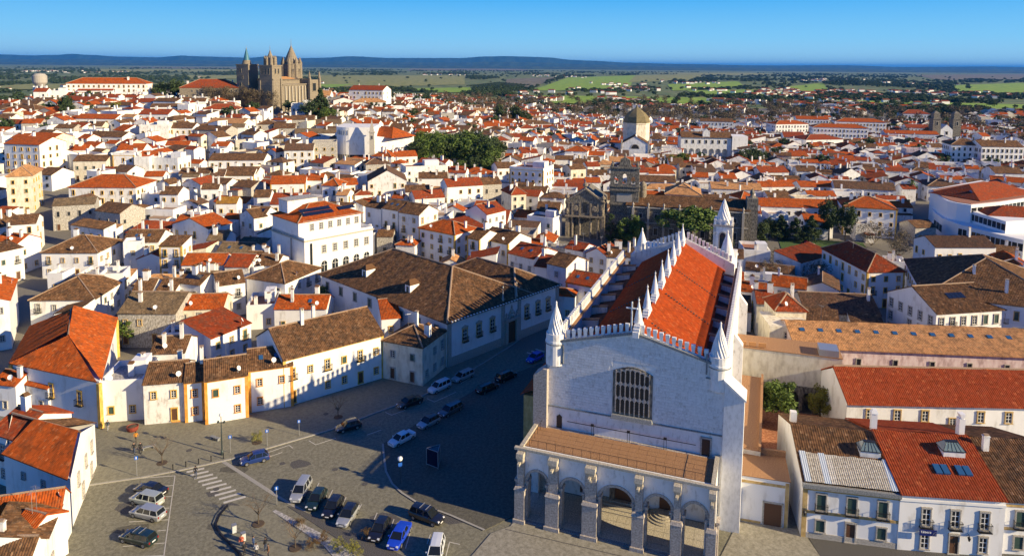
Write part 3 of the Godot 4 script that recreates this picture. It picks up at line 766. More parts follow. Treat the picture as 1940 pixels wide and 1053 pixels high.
func hip_roof(w: float, d: float, h: float, rise: float, rib: float, g: Geo, off: Vector2, o := 0.3) -> Array:
	# returns the ridge and hip lines
	var A := w * 0.5 + o
	var B := d * 0.5 + o
	var run := minf(A, B)
	var tanr := rise / (minf(w, d) * 0.5)
	var y := h - o * tanr + 0.1
	var s := run * sqrt(1.0 + tanr * tanr)
	var c := sqrt(1.0 + tanr * tanr)
	for k in 4:
		var b := Basis(Vector3.UP, k * PI / 2)
		var ha := A if k % 2 == 0 else B
		var hb := B if k % 2 == 0 else A
		var L := ha * 2
		plane_of_tiles(g, b * Vector3(-ha, y, hb), b * Vector3.RIGHT, b * Vector3(0, tanr / c, -1.0 / c), L, [[0, 0], [run, s], [L - run, s], [L, 0]], rib, off + Vector2(k * 3.3, k * 1.7))
	var t := y + run * tanr
	var e0 := Vector3(-(A - run), t, 0) if A >= B else Vector3(0, t, B - run)
	var e1 := -Vector3(e0.x, -t, e0.z)
	var lines := [[e0, e1]]
	if A >= B:
		lines.append_array([[Vector3(-A, y, B), e0], [Vector3(-A, y, -B), e0], [Vector3(A, y, B), e1], [Vector3(A, y, -B), e1]])
	else:
		lines.append_array([[Vector3(-A, y, B), e0], [Vector3(A, y, B), e0], [Vector3(-A, y, -B), e1], [Vector3(A, y, -B), e1]])
	return lines

func shed_roof(w: float, d: float, h: float, rise: float, rib: float, g: Geo, off: Vector2) -> void:
	var o := 0.25
	var tanr := rise / d
	var s := (d + 2 * o) * sqrt(1.0 + tanr * tanr)
	var L := w + 0.2
	plane_of_tiles(g, Vector3(-L / 2, h - o * tanr + 0.1, d / 2 + o), Vector3.RIGHT, Vector3(0, tanr, -1).normalized(), L, [[0, s], [L, s]], rib, off)

func wall_geo(w: float, d: float, h: float, rise: float, form: String, deep := 2.0) -> Geo:
	var g := Geo.new()
	var a := w / 2
	var b := d / 2
	if form == "s":
		for e in [[-a, -1.0], [a, 1.0]]:
			var q := [Vector3(e[0], -deep, b * e[1]), Vector3(e[0], -deep, -b * e[1]), Vector3(e[0], h + (rise if e[1] > 0 else 0.0), -b * e[1]), Vector3(e[0], h + (0.0 if e[1] > 0 else rise), b * e[1])]
			g.quad(q[0], q[1], q[2], q[3])
		g.quad(Vector3(-a, -deep, b), Vector3(a, -deep, b), Vector3(a, h, b), Vector3(-a, h, b))
		g.quad(Vector3(a, -deep, -b), Vector3(-a, -deep, -b), Vector3(-a, h + rise, -b), Vector3(a, h + rise, -b))
		return g
	g.box(Vector3(0, (h - deep) / 2, 0), Vector3(w, h + deep, d))
	if form == "p":
		g.tri(Vector3(a, h, b), Vector3(a, h, -b), Vector3(a, h + rise, 0))
		g.tri(Vector3(-a, h, -b), Vector3(-a, h, b), Vector3(-a, h + rise, 0))
	elif form == "g":
		g.tri(Vector3(-a, h, b), Vector3(a, h, b), Vector3(0, h + rise, b))
		g.tri(Vector3(a, h, -b), Vector3(-a, h, -b), Vector3(0, h + rise, -b))
	elif form == "f":
		for e in [[Vector3(0, h + 0.45, b - 0.13), Vector3(w, 0.9, 0.26)], [Vector3(0, h + 0.45, -b + 0.13), Vector3(w, 0.9, 0.26)], [Vector3(a - 0.13, h + 0.45, 0), Vector3(0.26, 0.9, d - 0.52)], [Vector3(-a + 0.13, h + 0.45, 0), Vector3(0.26, 0.9, d - 0.52)]]:
			g.box(e[0], e[1])
	return g

func roof_geo(o: Node3D, w: float, d: float, h: float, rise: float, form: String, tiles: String, rib: float, near: bool) -> void:
	var off := Vector2(rng.randf() * 14, rng.randf() * 14)
	var g := Geo.new()
	if form == "f":
		var f := Geo.new()
		f.box(Vector3(0, h + 0.02, 0), Vector3(w - 0.5, 0.04, d - 0.5))
		part("roof", f, M.terrace if tiles in "ro" else M.screed, o)
		return
	var first := M[tiles[0]] as Material
	var second := M[tiles[-1]] as Material
	if form == "p" or form == "g":
		var k := Geo.new() if tiles.length() > 1 else g
		if form == "g":
			g.x = Transform3D(Basis(Vector3.UP, PI / 2), Vector3.ZERO)
		gable_roof(d if form == "g" else w, w if form == "g" else d, h, rise, rib, g, k, off)
		var m := g.into(ArrayMesh.new(), first)
		if k != g:
			k.into(m, second)
		var q := put("roof", m, o)
		if near:
			var r := Geo.new()
			r.x = g.x
			var l := (d if form == "g" else w) / 2 + 0.1
			r.tube(Vector3(-l, h + rise + 0.13, 0), Vector3(l, h + rise + 0.13, 0), 0.15, 0.15, 6)
			part("ridge_tiles", r, M.mortar, q)
	elif form == "h":
		var lines := hip_roof(w, d, h, rise, rib, g, off)
		var q := put("roof", g.into(ArrayMesh.new(), first), o)
		var r := Geo.new()
		for l in lines:
			r.tube(l[0] + Vector3(0, 0.05, 0), l[1] + Vector3(0, 0.05, 0), 0.15, 0.15, 5)
		part("ridge_tiles", r, M.mortar, q)
	else:
		shed_roof(w, d, h, rise, rib, g, off)
		part("roof", g, first, o)

func flat_box(key: String, size: Vector3, mat: Material) -> Mesh:
	if not wmesh.has(key):
		var b := BoxMesh.new()
		b.size = size
		b.material = mat
		wmesh[key] = b
	return wmesh[key]

func antenna_mesh() -> Mesh:
	if not wmesh.has("antenna"):
		var g := Geo.new()
		g.tube(Vector3.ZERO, Vector3(0, 3.2, 0), 0.03, 0.02, 4)
		g.tube(Vector3(-0.6, 3.0, 0), Vector3(0.6, 3.0, 0), 0.02, 0.02, 4)
		for i in 6:
			g.tube(Vector3(-0.55 + 0.22 * i, 3.0, -0.3), Vector3(-0.55 + 0.22 * i, 3.0, 0.3), 0.012, 0.012, 3)
		wmesh["antenna"] = g.into(ArrayMesh.new(), M.steel)
	return wmesh["antenna"]

func dish_mesh() -> Mesh:
	if not wmesh.has("dish"):
		var g := Geo.new()
		g.x = Transform3D(Basis(Vector3.RIGHT, 1.1), Vector3(0, 0.5, 0.1))
		g.lathe(Vector3.ZERO, [[0.01, 0.0], [0.2, 0.03], [0.42, 0.13]], 12)
		g.x = Transform3D.IDENTITY
		g.tube(Vector3(0, -0.4, 0), Vector3(0, 0.5, 0.05), 0.025, 0.025, 4)
		wmesh["dish"] = g.into(ArrayMesh.new(), M.W)
	return wmesh["dish"]

var chim := {}
func chimney_mesh(k: int) -> ArrayMesh:
	if chim.has(k):
		return chim[k]
	var g := Geo.new()
	var t := Geo.new()
	if k == 0:
		g.box(Vector3(0, 0.6, 0), Vector3(0.7, 2.4, 0.5))
		g.box(Vector3(0, 1.85, 0), Vector3(0.82, 0.1, 0.62))
		t.box(Vector3(0, 2.05, 0), Vector3(0.6, 0.12, 0.42))
	elif k == 1:
		g.box(Vector3(0, 0.7, 0), Vector3(1.1, 2.6, 0.8))
		g.box(Vector3(0, 2.05, 0), Vector3(1.24, 0.12, 0.94))
		t.hexa(Vector3(0, 2.3, 0), Vector3(1.2, 0.4, 0.9), Vector3(0.1, 0.4, 0.7))
	else:
		g.box(Vector3(0, 0.9, 0), Vector3(0.55, 3.4, 0.55))
		for s in [-0.2, 0.2]:
			g.box(Vector3(s, 2.75, 0), Vector3(0.1, 0.3, 0.5))
		t.box(Vector3(0, 2.95, 0), Vector3(0.7, 0.1, 0.7))
	var m := g.into(ArrayMesh.new(), M.w2 if k != 1 else M.w)
	t.into(m, M.b if k == 1 else M.mortar)
	chim[k] = m
	return m

func form_words(form: String) -> String:
	return {"p": "pitched", "g": "gabled", "h": "hipped", "s": "lean-to", "f": "flat"}[form]

const TILE_WORDS := {"o": "bright orange", "r": "red", "b": "brown", "d": "dark brown", "t": "tan", "k": "grey-brown", "y": "mustard"}
const WALL_WORDS := {"w": "white", "wy": "white yellow-trimmed", "wo": "white orange-trimmed", "c": "cream", "g": "weathered grey", "s": "rough stone", "x": "pale shade-grey", "m": "white stone-trimmed", "p": "pink", "W": "white"}

func wall_mat(k: String) -> Material:
	if k == "w" or k == "wy" or k == "wo" or k == "W" or k == "m":
		return M.w if k != "w" or rng.randf() < 0.72 else M.w2
	return M[k]

func house(row: Array, authored := true) -> Node3D:
	var w: float = row[3]
	var d: float = row[4]
	var h: float = row[6]
	var form: String = row[7]
	var rise: float = row[8]
	var tiles: String = row[9]
	var walls: String = row[10]
	var at := Vector3(row[0], row[5], row[1])
	var dist := Vector2(at.x, at.z).length()
	var near := dist < 235.0
	var rib := 0.055 if dist < 240.0 else 0.0
	var o := thing("house", "", "house", at, -deg_to_rad(row[2]), "houses of the town")
	part("wall", wall_geo(w, d, h, rise, form, 3.5), wall_mat(walls), o)
	roof_geo(o, w, d, h, rise, form, tiles, rib, near)
	var trim: String = "yellow" if walls == "wy" else "orange" if walls == "wo" else "granite" if walls == "m" or walls == "s" else ["granite", "granite", "yellow", "ochre"][rng.randi() % 4]
	if walls == "wy" or walls == "wo":
		# painted corner strips and a band under the eaves
		var g := Geo.new()
		for e in [-1.0, 1.0]:
			g.box(Vector3(e * (w / 2 - 0.2), h / 2 - 0.6, d / 2 + 0.02), Vector3(0.46, h + 1.0, 0.06))
			g.box(Vector3(e * (w / 2 + 0.02), h / 2 - 0.6, d / 2 - 0.2), Vector3(0.06, h + 1.0, 0.46))
		g.box(Vector3(0, h - 0.28, d / 2 + 0.02), Vector3(w - 0.9, 0.22, 0.06))
		part("corner_strips", g, M[trim], o)
	var nwin := 0
	var eye := o.transform.affine_inverse() * EYE
	for s in 4:
		var t := s * PI / 2
		var nv := Basis(Vector3.UP, t) * Vector3(0, 0, 1)
		var len := w if s % 2 == 0 else d
		var off := (d if s % 2 == 0 else w) / 2
		var to := Vector3(eye.x, 0, eye.z) - nv * off
		if to.normalized().dot(nv) < 0.12:
			continue
		var floors := maxi(1, int((h + 0.3) / 3.1))
		var cols := maxi(1, int(len / (2.5 if walls in ["W", "m"] else 2.9)))
		if walls == "W":
			cols = int(len / 2.4)
		for f in floors:
			for c in cols:
				var chance := 0.86 if s == 0 else 0.5
				if walls in ["W", "m", "wy", "x"]:
					chance = 0.96 if s == 0 else 0.7
				if rng.randf() > chance:
					continue
				var xx := (c + 0.5 - cols * 0.5) * len / cols
				var yy := 1.55 + f * (h - 0.6) / floors
				var p := Basis(Vector3.UP, t) * Vector3(xx, yy, off)
				if f == 0 and floors > 1 and rng.randf() < 0.3 and s == 0:
					add_door(o, p + Vector3(0, -0.45, 0), t, 1.05, 2.2, trim)
				else:
					var tall := f > 0 and rng.randf() < 0.3
					add_window(o, p, t, 0.95 if walls != "m" else 1.15, 1.95 if tall else (1.35 if walls != "m" else 2.0), trim, near, "shutter" if rng.randf() < 0.22 else "pane", tall and near and s == 0)
				nwin += 1
	var nch := 0
	if form != "s":
		nch = [0, 1, 1, 2, 3][rng.randi() % 5] if dist > 130.0 else rng.randi_range(0, 1)
		for i in nch:
			var cx := rng.randf_range(-0.42, 0.42) * w
			var cz := rng.randf_range(-0.3, 0.3) * d
			var y := h
			if form == "p":
				y = h + rise * (1.0 - absf(cz) / (d / 2))
			elif form == "g":
				y = h + rise * (1.0 - absf(cx) / (w / 2))
			elif form == "h":
				y = h + rise * minf(1.0, minf((w / 2 - absf(cx)), (d / 2 - absf(cz))) / (minf(w, d) / 2))
			put("chimney", chimney_mesh(rng.randi() % 3), o, Vector3(cx, y, cz), PI / 2 * (rng.randi() % 2))
	if form == "p" and near and d > 6.5 and w > 6.0:
		var sl := atan(rise / (d / 2))
		var u := rng.randf()
		if u < 0.10:
			for i in 4:
				var n := put("solar_panel", flat_box("solar", Vector3(0.95, 0.06, 1.6), M.solar), o, Vector3(-w * 0.2 + 1.02 * i, h + rise * 0.55 + 0.25, d * 0.5 * 0.45))
				n.rotation.x = sl
		elif u < 0.22:
			for i in 2:
				var n := put("skylight", flat_box("sky", Vector3(0.7, 0.1, 1.0), M.bluepane), o, Vector3(w * (-0.2 + 0.35 * i), h + rise * 0.5 + 0.2, d * 0.25))
				n.rotation.x = sl
	if near and rng.randf() < 0.45:
		put("antenna", antenna_mesh(), o, Vector3(w * rng.randf_range(-0.3, 0.3), h + rise * 0.6, d * rng.randf_range(-0.15, 0.1)), rng.randf() * TAU)
	if near and rng.randf() < 0.3:
		put("satellite_dish", dish_mesh(), o, Vector3(w * rng.randf_range(-0.4, 0.4), h + 0.6, d * 0.5 - 0.5), rng.randf_range(0.2, 1.2))
	if form == "f" and minf(w, d) > 5 and rng.randf() < 0.7:
		var g := Geo.new()
		g.box(Vector3(w * 0.2, h + 1.2, -d * 0.2), Vector3(w * 0.35, 2.4, d * 0.4))
		part("stair_head", g, M.w, o)
	house_list.append([o, walls, tiles, form, nch, nwin, h, w])
	taken.append([Vector2(at.x, at.z), deg_to_rad(row[2]), w / 2, d / 2])
	return o

func clear_of(p: Vector2, yaw: float, a: float, b: float, gap := 0.3) -> bool:
	var ux := Vector2(cos(yaw), sin(yaw))
	var uy := Vector2(-sin(yaw), cos(yaw))
	for q in taken:
		var dv: Vector2 = q[0] - p
		if dv.length() > sqrt(a * a + b * b) + sqrt(q[2] * q[2] + q[3] * q[3]):
			continue
		var vx := Vector2(cos(q[1]), sin(q[1]))
		var vy := Vector2(-sin(q[1]), cos(q[1]))
		var apart := false
		for ax in [ux, uy, vx, vy]:
			var r: float = absf(ux.dot(ax)) * a + absf(uy.dot(ax)) * b + absf(vx.dot(ax)) * q[2] + absf(vy.dot(ax)) * q[3]
			if absf(dv.dot(ax)) > r - gap:
				apart = true
				break
		if not apart:
			return false
	return true

func reserve(x: float, z: float, yaw_deg: float, w: float, d: float) -> void:
	taken.append([Vector2(x, z), deg_to_rad(yaw_deg), w / 2, d / 2])

func build_houses() -> void:
	for row in HOUSES:
		house(row)
	fill_town()
	label_houses()

# ---------- ground ----------
func land(x: float, z: float) -> float:
	var d := Vector2(x, z).length()
	var drop := smoothstep(900.0, 2600.0, d) * -16.0
	return hill(x, z) + drop

func build_ground() -> void:
	M.town = noisy(lin(0.11, 0.10, 0.08), lin(0.19, 0.175, 0.14), lin(0.27, 0.25, 0.20), 9.0, 0.08, 101, 0.95)
	M.plain = noisy(lin(0.04, 0.07, 0.02), lin(0.11, 0.17, 0.035), lin(0.21, 0.20, 0.07), 700.0, 0.02, 103, 1.0, 0.0, 0.3, 0.5, 0.72)
	var town := Geo.new()
	var plain_g := Geo.new()
	var zs := [140.0, 60.0, 0.0]
	var z := 0.0
	while z > -60000.0:
		z -= maxf(14.0, -z * 0.045)
		zs.append(z)
	for i in zs.size() - 1:
		var z0: float = zs[i]
		var z1: float = zs[i + 1]
		var half := maxf(160.0, -z0 * 1.25 + 160.0)
		var half1 := maxf(160.0, -z1 * 1.25 + 160.0)
		var nx := 48
		for k in nx:
			var f0 := -1.0 + 2.0 * k / nx
			var f1 := -1.0 + 2.0 * (k + 1) / nx
			var g := town if z0 > -1000.0 else plain_g
			var p := func(x: float, zz: float) -> Vector3: return Vector3(x, land(x, zz) - 0.03, zz)
			g.quad(p.call(f0 * half, z0), p.call(f1 * half, z0), p.call(f1 * half1, z1), p.call(f0 * half1, z1))
	var m := town.into(ArrayMesh.new(), M.town)
	plain_g.into(m, M.plain)
	put("ground", m, self).set_meta("kind", "structure")

func district(x: float, z: float) -> float:
	return (8.0 if x < 0 else 16.0) + 10.0 * sin(x * 0.013 + z * 0.009) + 8.0 * sin(z * 0.021 - x * 0.017)

func fill_town() -> void:
	# the houses between and behind the ones set one by one
	var singles := 0
	var town_noise := FastNoiseLite.new()
	town_noise.seed = 21
	town_noise.frequency = 0.0055
	var many := {}
	for k in ["w", "w2", "g", "c", "x", "o", "r", "b", "d", "t", "glass", "mortar"]:
		many[k] = Geo.new()
	var n := 0
	var z := -128.0
	while z > -1500.0:
		var step := 8.5 if z > -450 else 12.0
		z -= step * rng.randf_range(0.8, 1.1)
		var x := z * 0.78
		var d_row := -z
		while x < -z * 0.80:
			x += rng.randf_range(7.0, 11.5) if d_row < 450.0 else rng.randf_range(9.0, 15.0)
			var d0 := Vector2(x, z).length()
			var ang := rad_to_deg(atan2(x, -z))
			if d0 > 1480.0:
				continue
			if d0 > 620.0:
				# the town thins out into separate suburbs
				var edge := 640.0 if ang < -8.0 else 690.0 if ang < 18.0 else 800.0
				var cl := town_noise.get_noise_2d(x, z)
				if d0 > edge and (cl < 0.2 or (d0 < 900.0 and ang > -8.0 and rng.randf() < 0.6) or d0 > 1250.0):
					continue
			var w := rng.randf_range(6.0, 12.0) * (1.0 if rng.randf() < 0.8 else 1.6)
			var d := rng.randf_range(7.0, 10.5)
			var yaw := district(x, z) + rng.randf_range(-6, 6) + (90.0 if rng.randf() < 0.3 else 0.0)
			var p := Vector2(x, z + rng.randf_range(-2.5, 2.5))
			var ok := false
			for tries in 5:
				if clear_of(p, deg_to_rad(yaw), w / 2, d / 2):
					ok = true
					break
				w *= 0.84
				d *= 0.88
				if w < 3.6 or d < 3.6:
					break
				p += Vector2(rng.randf_range(-1.5, 1.5), rng.randf_range(-1.5, 1.5))
			if not ok:
				continue
			var h := rng.randf_range(3.6, 6.4) if d0 < 330 else rng.randf_range(4.5, 7.2)
			var form: String = ["p", "p", "p", "g", "h", "s", "f", "f"][rng.randi() % 8]
			var u := rng.randf()
			var tiles: String
			if x < 150.0 and d0 < 700:
				tiles = "b" if u < 0.34 else "o" if u < 0.66 else "r" if u < 0.78 else "k" if u < 0.88 else "d" if u < 0.95 else "t"
			else:
				tiles = "r" if u < 0.28 else "o" if u < 0.58 else "b" if u < 0.88 else "d"
			u = rng.randf()
			var walls := "w" if u < 0.78 else "c" if u < 0.86 else "g" if u < 0.95 else "wy" if singles < 60 else "x"
			var rise := rng.randf_range(0.36, 0.5) * (d if form != "g" else w) * 0.5
			if form == "h":
				rise = 0.4 * minf(w, d) * 0.5
			var row := [p.x, p.y, yaw, w, d, land(p.x, p.y), h, form, rise, tiles, walls]
			if singles < 62:
				house(row, false)
				singles += 1
				continue
			n += 1
			taken.append([p, deg_to_rad(yaw), w / 2, d / 2])
			var at := Vector3(p.x, row[5], p.y)
			var tr := Transform3D(Basis(Vector3.UP, -deg_to_rad(yaw)), at)
			var wg: Geo = many[walls if walls in ["c", "g", "x"] else ("w" if rng.randf() < 0.7 else "w2")]
			var tmp := wall_geo(w, d, h, rise, form, 2.5)
			for i in tmp.v.size():
				wg.v.append(tr * tmp.v[i])
				wg.n.append(tr.basis * tmp.n[i])
				wg.t.append(tmp.t[i])
				wg.c.append(Color.WHITE)
			var rg: Geo = many[tiles if tiles != "k" else "b"]
			if form == "f":
				rg = many["mortar"]
				rg.x = tr
				rg.box(Vector3(0, h + 0.02, 0), Vector3(w - 0.5, 0.04, d - 0.5))
			else:
				rg.x = tr if form != "g" else tr * Transform3D(Basis(Vector3.UP, PI / 2), Vector3.ZERO)
				var off := Vector2(rng.randf() * 14, rng.randf() * 14)
				if form == "h":
					hip_roof(w, d, h, rise, 0.0, rg, off)
				elif form == "s":
					shed_roof(w, d, h, rise, 0.0, rg, off)
				else:
					gable_roof(d if form == "g" else w, w if form == "g" else d, h, rise, 0.0, rg, rg, off)
			if rng.randf() < 0.55:
				var aw := w * rng.randf_range(0.35, 0.6)
				var ah := h * rng.randf_range(0.5, 0.8)
				var ax := rng.randf_range(-0.25, 0.25) * w
				wg.x = tr
				wg.box(Vector3(ax, ah / 2 - 1.0, d / 2 + 1.2), Vector3(aw, ah + 2.0, 2.6))
				wg.x = Transform3D.IDENTITY
				var ag: Geo = many["mortar" if rng.randf() < 0.4 else "r" if rng.randf() < 0.4 else "b"]
				ag.x = tr
				ag.hexa(Vector3(ax, ah + 0.15, d / 2 + 1.2), Vector3(aw + 0.2, 0.3, 2.8), Vector3(aw + 0.2, 0.3, 2.2))
			var gg: Geo = many["glass"]
			gg.x = tr
			var wx: Geo = many["w"]
			wx.x = tr
			if d0 < 760:
				var floors := 2 if h > 5.2 else 1
				for s in [0, 1, 3]:
					var len := w if s % 2 == 0 else d
					var offz := (d if s % 2 == 0 else w) / 2
					var bs := Basis(Vector3.UP, s * PI / 2)
					var eye := tr.affine_inverse() * EYE
					if (Vector3(eye.x, 0, eye.z) - bs.z * offz).dot(bs.z) < 0:
						continue
					for f in floors:
						for c in int(len / 3.2):
							if rng.randf() < 0.5:
								continue
							gg.box(bs * Vector3((c + 0.5 - int(len / 3.2) * 0.5) * 3.0, 1.6 + f * 2.8, offz), Vector3(0.85, 1.25, 0.85) if s % 2 == 0 else Vector3(0.85, 1.25, 0.85), 0.0)
			if d0 < 900 and rng.randf() < 0.8:
				wx.box(Vector3(rng.randf_range(-0.35, 0.35) * w, h + rise + 0.1, rng.randf_range(-0.15, 0.15) * d), Vector3(0.8, 2.2, 0.6))
			wx.x = Transform3D.IDENTITY
	var m := ArrayMesh.new()
	for k in many:
		many[k].into(m, M[k])
	var o := put("distant_houses", m, self)
	o.set_meta("kind", "stuff")
	tag(o, "mass of small whitewashed houses with tiled roofs crowding the far town", "houses")

const PLACES := [[-145, -440, "cathedral"], [25, -78, "portico"], [15, -110, "battlemented church"], [60, -265, "dark bell tower"], [85, -480, "domed church"], [-30, -150, "brown-roofed palace"], [-45, -345, "curved white museum"], [-185, -260, "arcaded square"], [-45, -200, "solar-panelled block"], [175, -235, "curved white hotel"], [115, -172, "market hall"], [-50, -108, "parking square"], [-290, -470, "water tower"], [150, -560, "white school blocks"], [-5, -290, "round evergreen grove"], [118, -210, "bare garden trees"], [240, -420, "long convent range"], [70, -135, "tan-roofed range"], [-75, -118, "orange corner building"]]
func label_houses() -> void:
	var seen := {}
	for e in house_list:
		var o: Node3D = e[0]
		var best := ""
		var second := ""
		var b0 := 1e9
		var b1 := 1e9
		for p in PLACES:
			var dd := Vector2(o.position.x - p[0], o.position.z - p[1]).length()
			if dd < b0:
				b1 = b0
				second = best
				b0 = dd
				best = p[2]
			elif dd < b1:
				b1 = dd
				second = p[2]
		var st: String = "low" if e[6] < 5.0 else "two-storey" if e[6] < 8.6 else "tall"
		var size: String = "narrow " if e[7] < 5.5 else "long " if e[7] > 14.0 else ""
		var ch: String = ["", "one chimney", "two chimneys", "three chimneys"][e[4]]
		var tw := " and ".join(Array(e[2].split("")).map(func(c): return TILE_WORDS[c]))
		var base := "%s%s %s house" % [size, st, WALL_WORDS[e[1]]]
		var rf := "flat roof terrace" if e[3] == "f" else "%s %s roof" % [tw, form_words(e[3])]
		var nw := "%d windows" % e[5]
		var short: String = base.replace("two-storey ", "").replace("yellow-trimmed", "yellow-edged")
		var tries := ["%s, %s, near the %s" % [base, rf, best], "%s, %s, %s, near the %s" % [short, rf, ch if ch else "no chimney", best], "%s, %s, %s, near the %s" % [short, rf, nw, best], "%s, %s, between %s and %s" % [short, rf, best, second],
			"%s, %s, %s, towards the %s" % [short, rf, nw, second], "%s, %s, %s, %s, by %s" % [short, rf, ch if ch else "no chimney", nw, best], "%s, %s, %s, near the %s" % [short, rf, nw, best]]
		var pick: String = ""
		var spare: String = ""
		for t in tries:
			if t.replace("-", " ").split(" ", false).size() > 16:
				continue
			spare = t
			if not seen.has(t):
				pick = t
				break
		if pick == "":
			pick = spare
		seen[pick] = true
		o.set_meta("label", pick)

# ---------- the battlemented church with its portico ----------
func arch_wall(x0: float, x1: float, y1: float, holes: Array, n := 14) -> PackedVector2Array:
	# outline of a wall standing on y = 0 with arched openings [left, right, springing, top] cut from below
	var p := PackedVector2Array([Vector2(x0, 0)])
	for h in holes:
		var r: float = (h[1] - h[0]) * 0.5
		p.append(Vector2(h[0], 0))
		for i in n + 1:
			var a := PI * (1.0 - float(i) / n)
			p.append(Vector2((h[0] + h[1]) * 0.5 + cos(a) * r, h[2] + sin(a) * (h[3] - h[2])))
		p.append(Vector2(h[1], 0))
	p.append(Vector2(x1, 0))
	p.append(Vector2(x1, y1))
	p.append(Vector2(x0, y1))
	return p

func arch_ring(g: Geo, h: Array, wide: float, z0: float, z1: float, n := 14) -> void:
	# voussoirs round an opening
	var r: float = (h[1] - h[0]) * 0.5
	var cx: float = (h[0] + h[1]) * 0.5
	for i in n:
		var q := []
		for a in [PI * (1.0 - float(i) / n), PI * (1.0 - float(i + 1) / n)]:
			for k in [0.0, wide]:
				q.append(Vector2(cx + cos(a) * (r + k), h[2] + sin(a) * (h[3] - h[2] + k)))
		g.poly(PackedVector2Array([q[0], q[1], q[3], q[2]]), z0, z1)

func merlon_mesh() -> ArrayMesh:
	if wmesh.has("merlon"):
		return wmesh["merlon"]
	var g := Geo.new()
	g.poly(PackedVector2Array([Vector2(-0.2, -0.35), Vector2(0.2, -0.35), Vector2(0.2, 0.2), Vector2(0.26, 0.5), Vector2(0.26, 0.85), Vector2(-0.26, 0.85), Vector2(-0.26, 0.5), Vector2(-0.2, 0.2)]), -0.2, 0.2)
	var m := g.into(ArrayMesh.new(), M.cw)
	wmesh["merlon"] = m
	return m

func merlons(o: Node3D, a: Vector3, b: Vector3, turn: float, pitch := 0.78) -> void:
	var n := int(a.distance_to(b) / pitch)
	for i in n:
		put("merlon", merlon_mesh(), o, a.lerp(b, (i + 0.5) / n), turn)

func pinnacle_mesh() -> ArrayMesh:
	if wmesh.has("pinnacle"):
		return wmesh["pinnacle"]
	var g := Geo.new()
	g.hexa(Vector3(0, -0.2, 0), Vector3(0.85, 1.6, 2.3), Vector3(0.75, 1.6, 1.3))
	for s in [-1.0, 1.0]:
		for k in 3:
			g.box(Vector3(0, 0.1 - 0.28 * k, s * (1.0 + 0.42 * k)), Vector3(0.8, 0.75, 0.3))
	g.lathe(Vector3(0, 0.55, 0), [[0.6, 0.0], [0.62, 0.12], [0.55, 0.17], [0.53, 0.4], [0.42, 1.0], [0.27, 1.8], [0.11, 2.6], [0.04, 2.95]], 16)
	g.lathe(Vector3(0, 3.45, 0), [[0.04, 0.0], [0.13, 0.08], [0.13, 0.18], [0.03, 0.28], [0.02, 0.5]], 8)
	wmesh["pinnacle"] = g.into(ArrayMesh.new(), M.cw)
	return wmesh["pinnacle"]

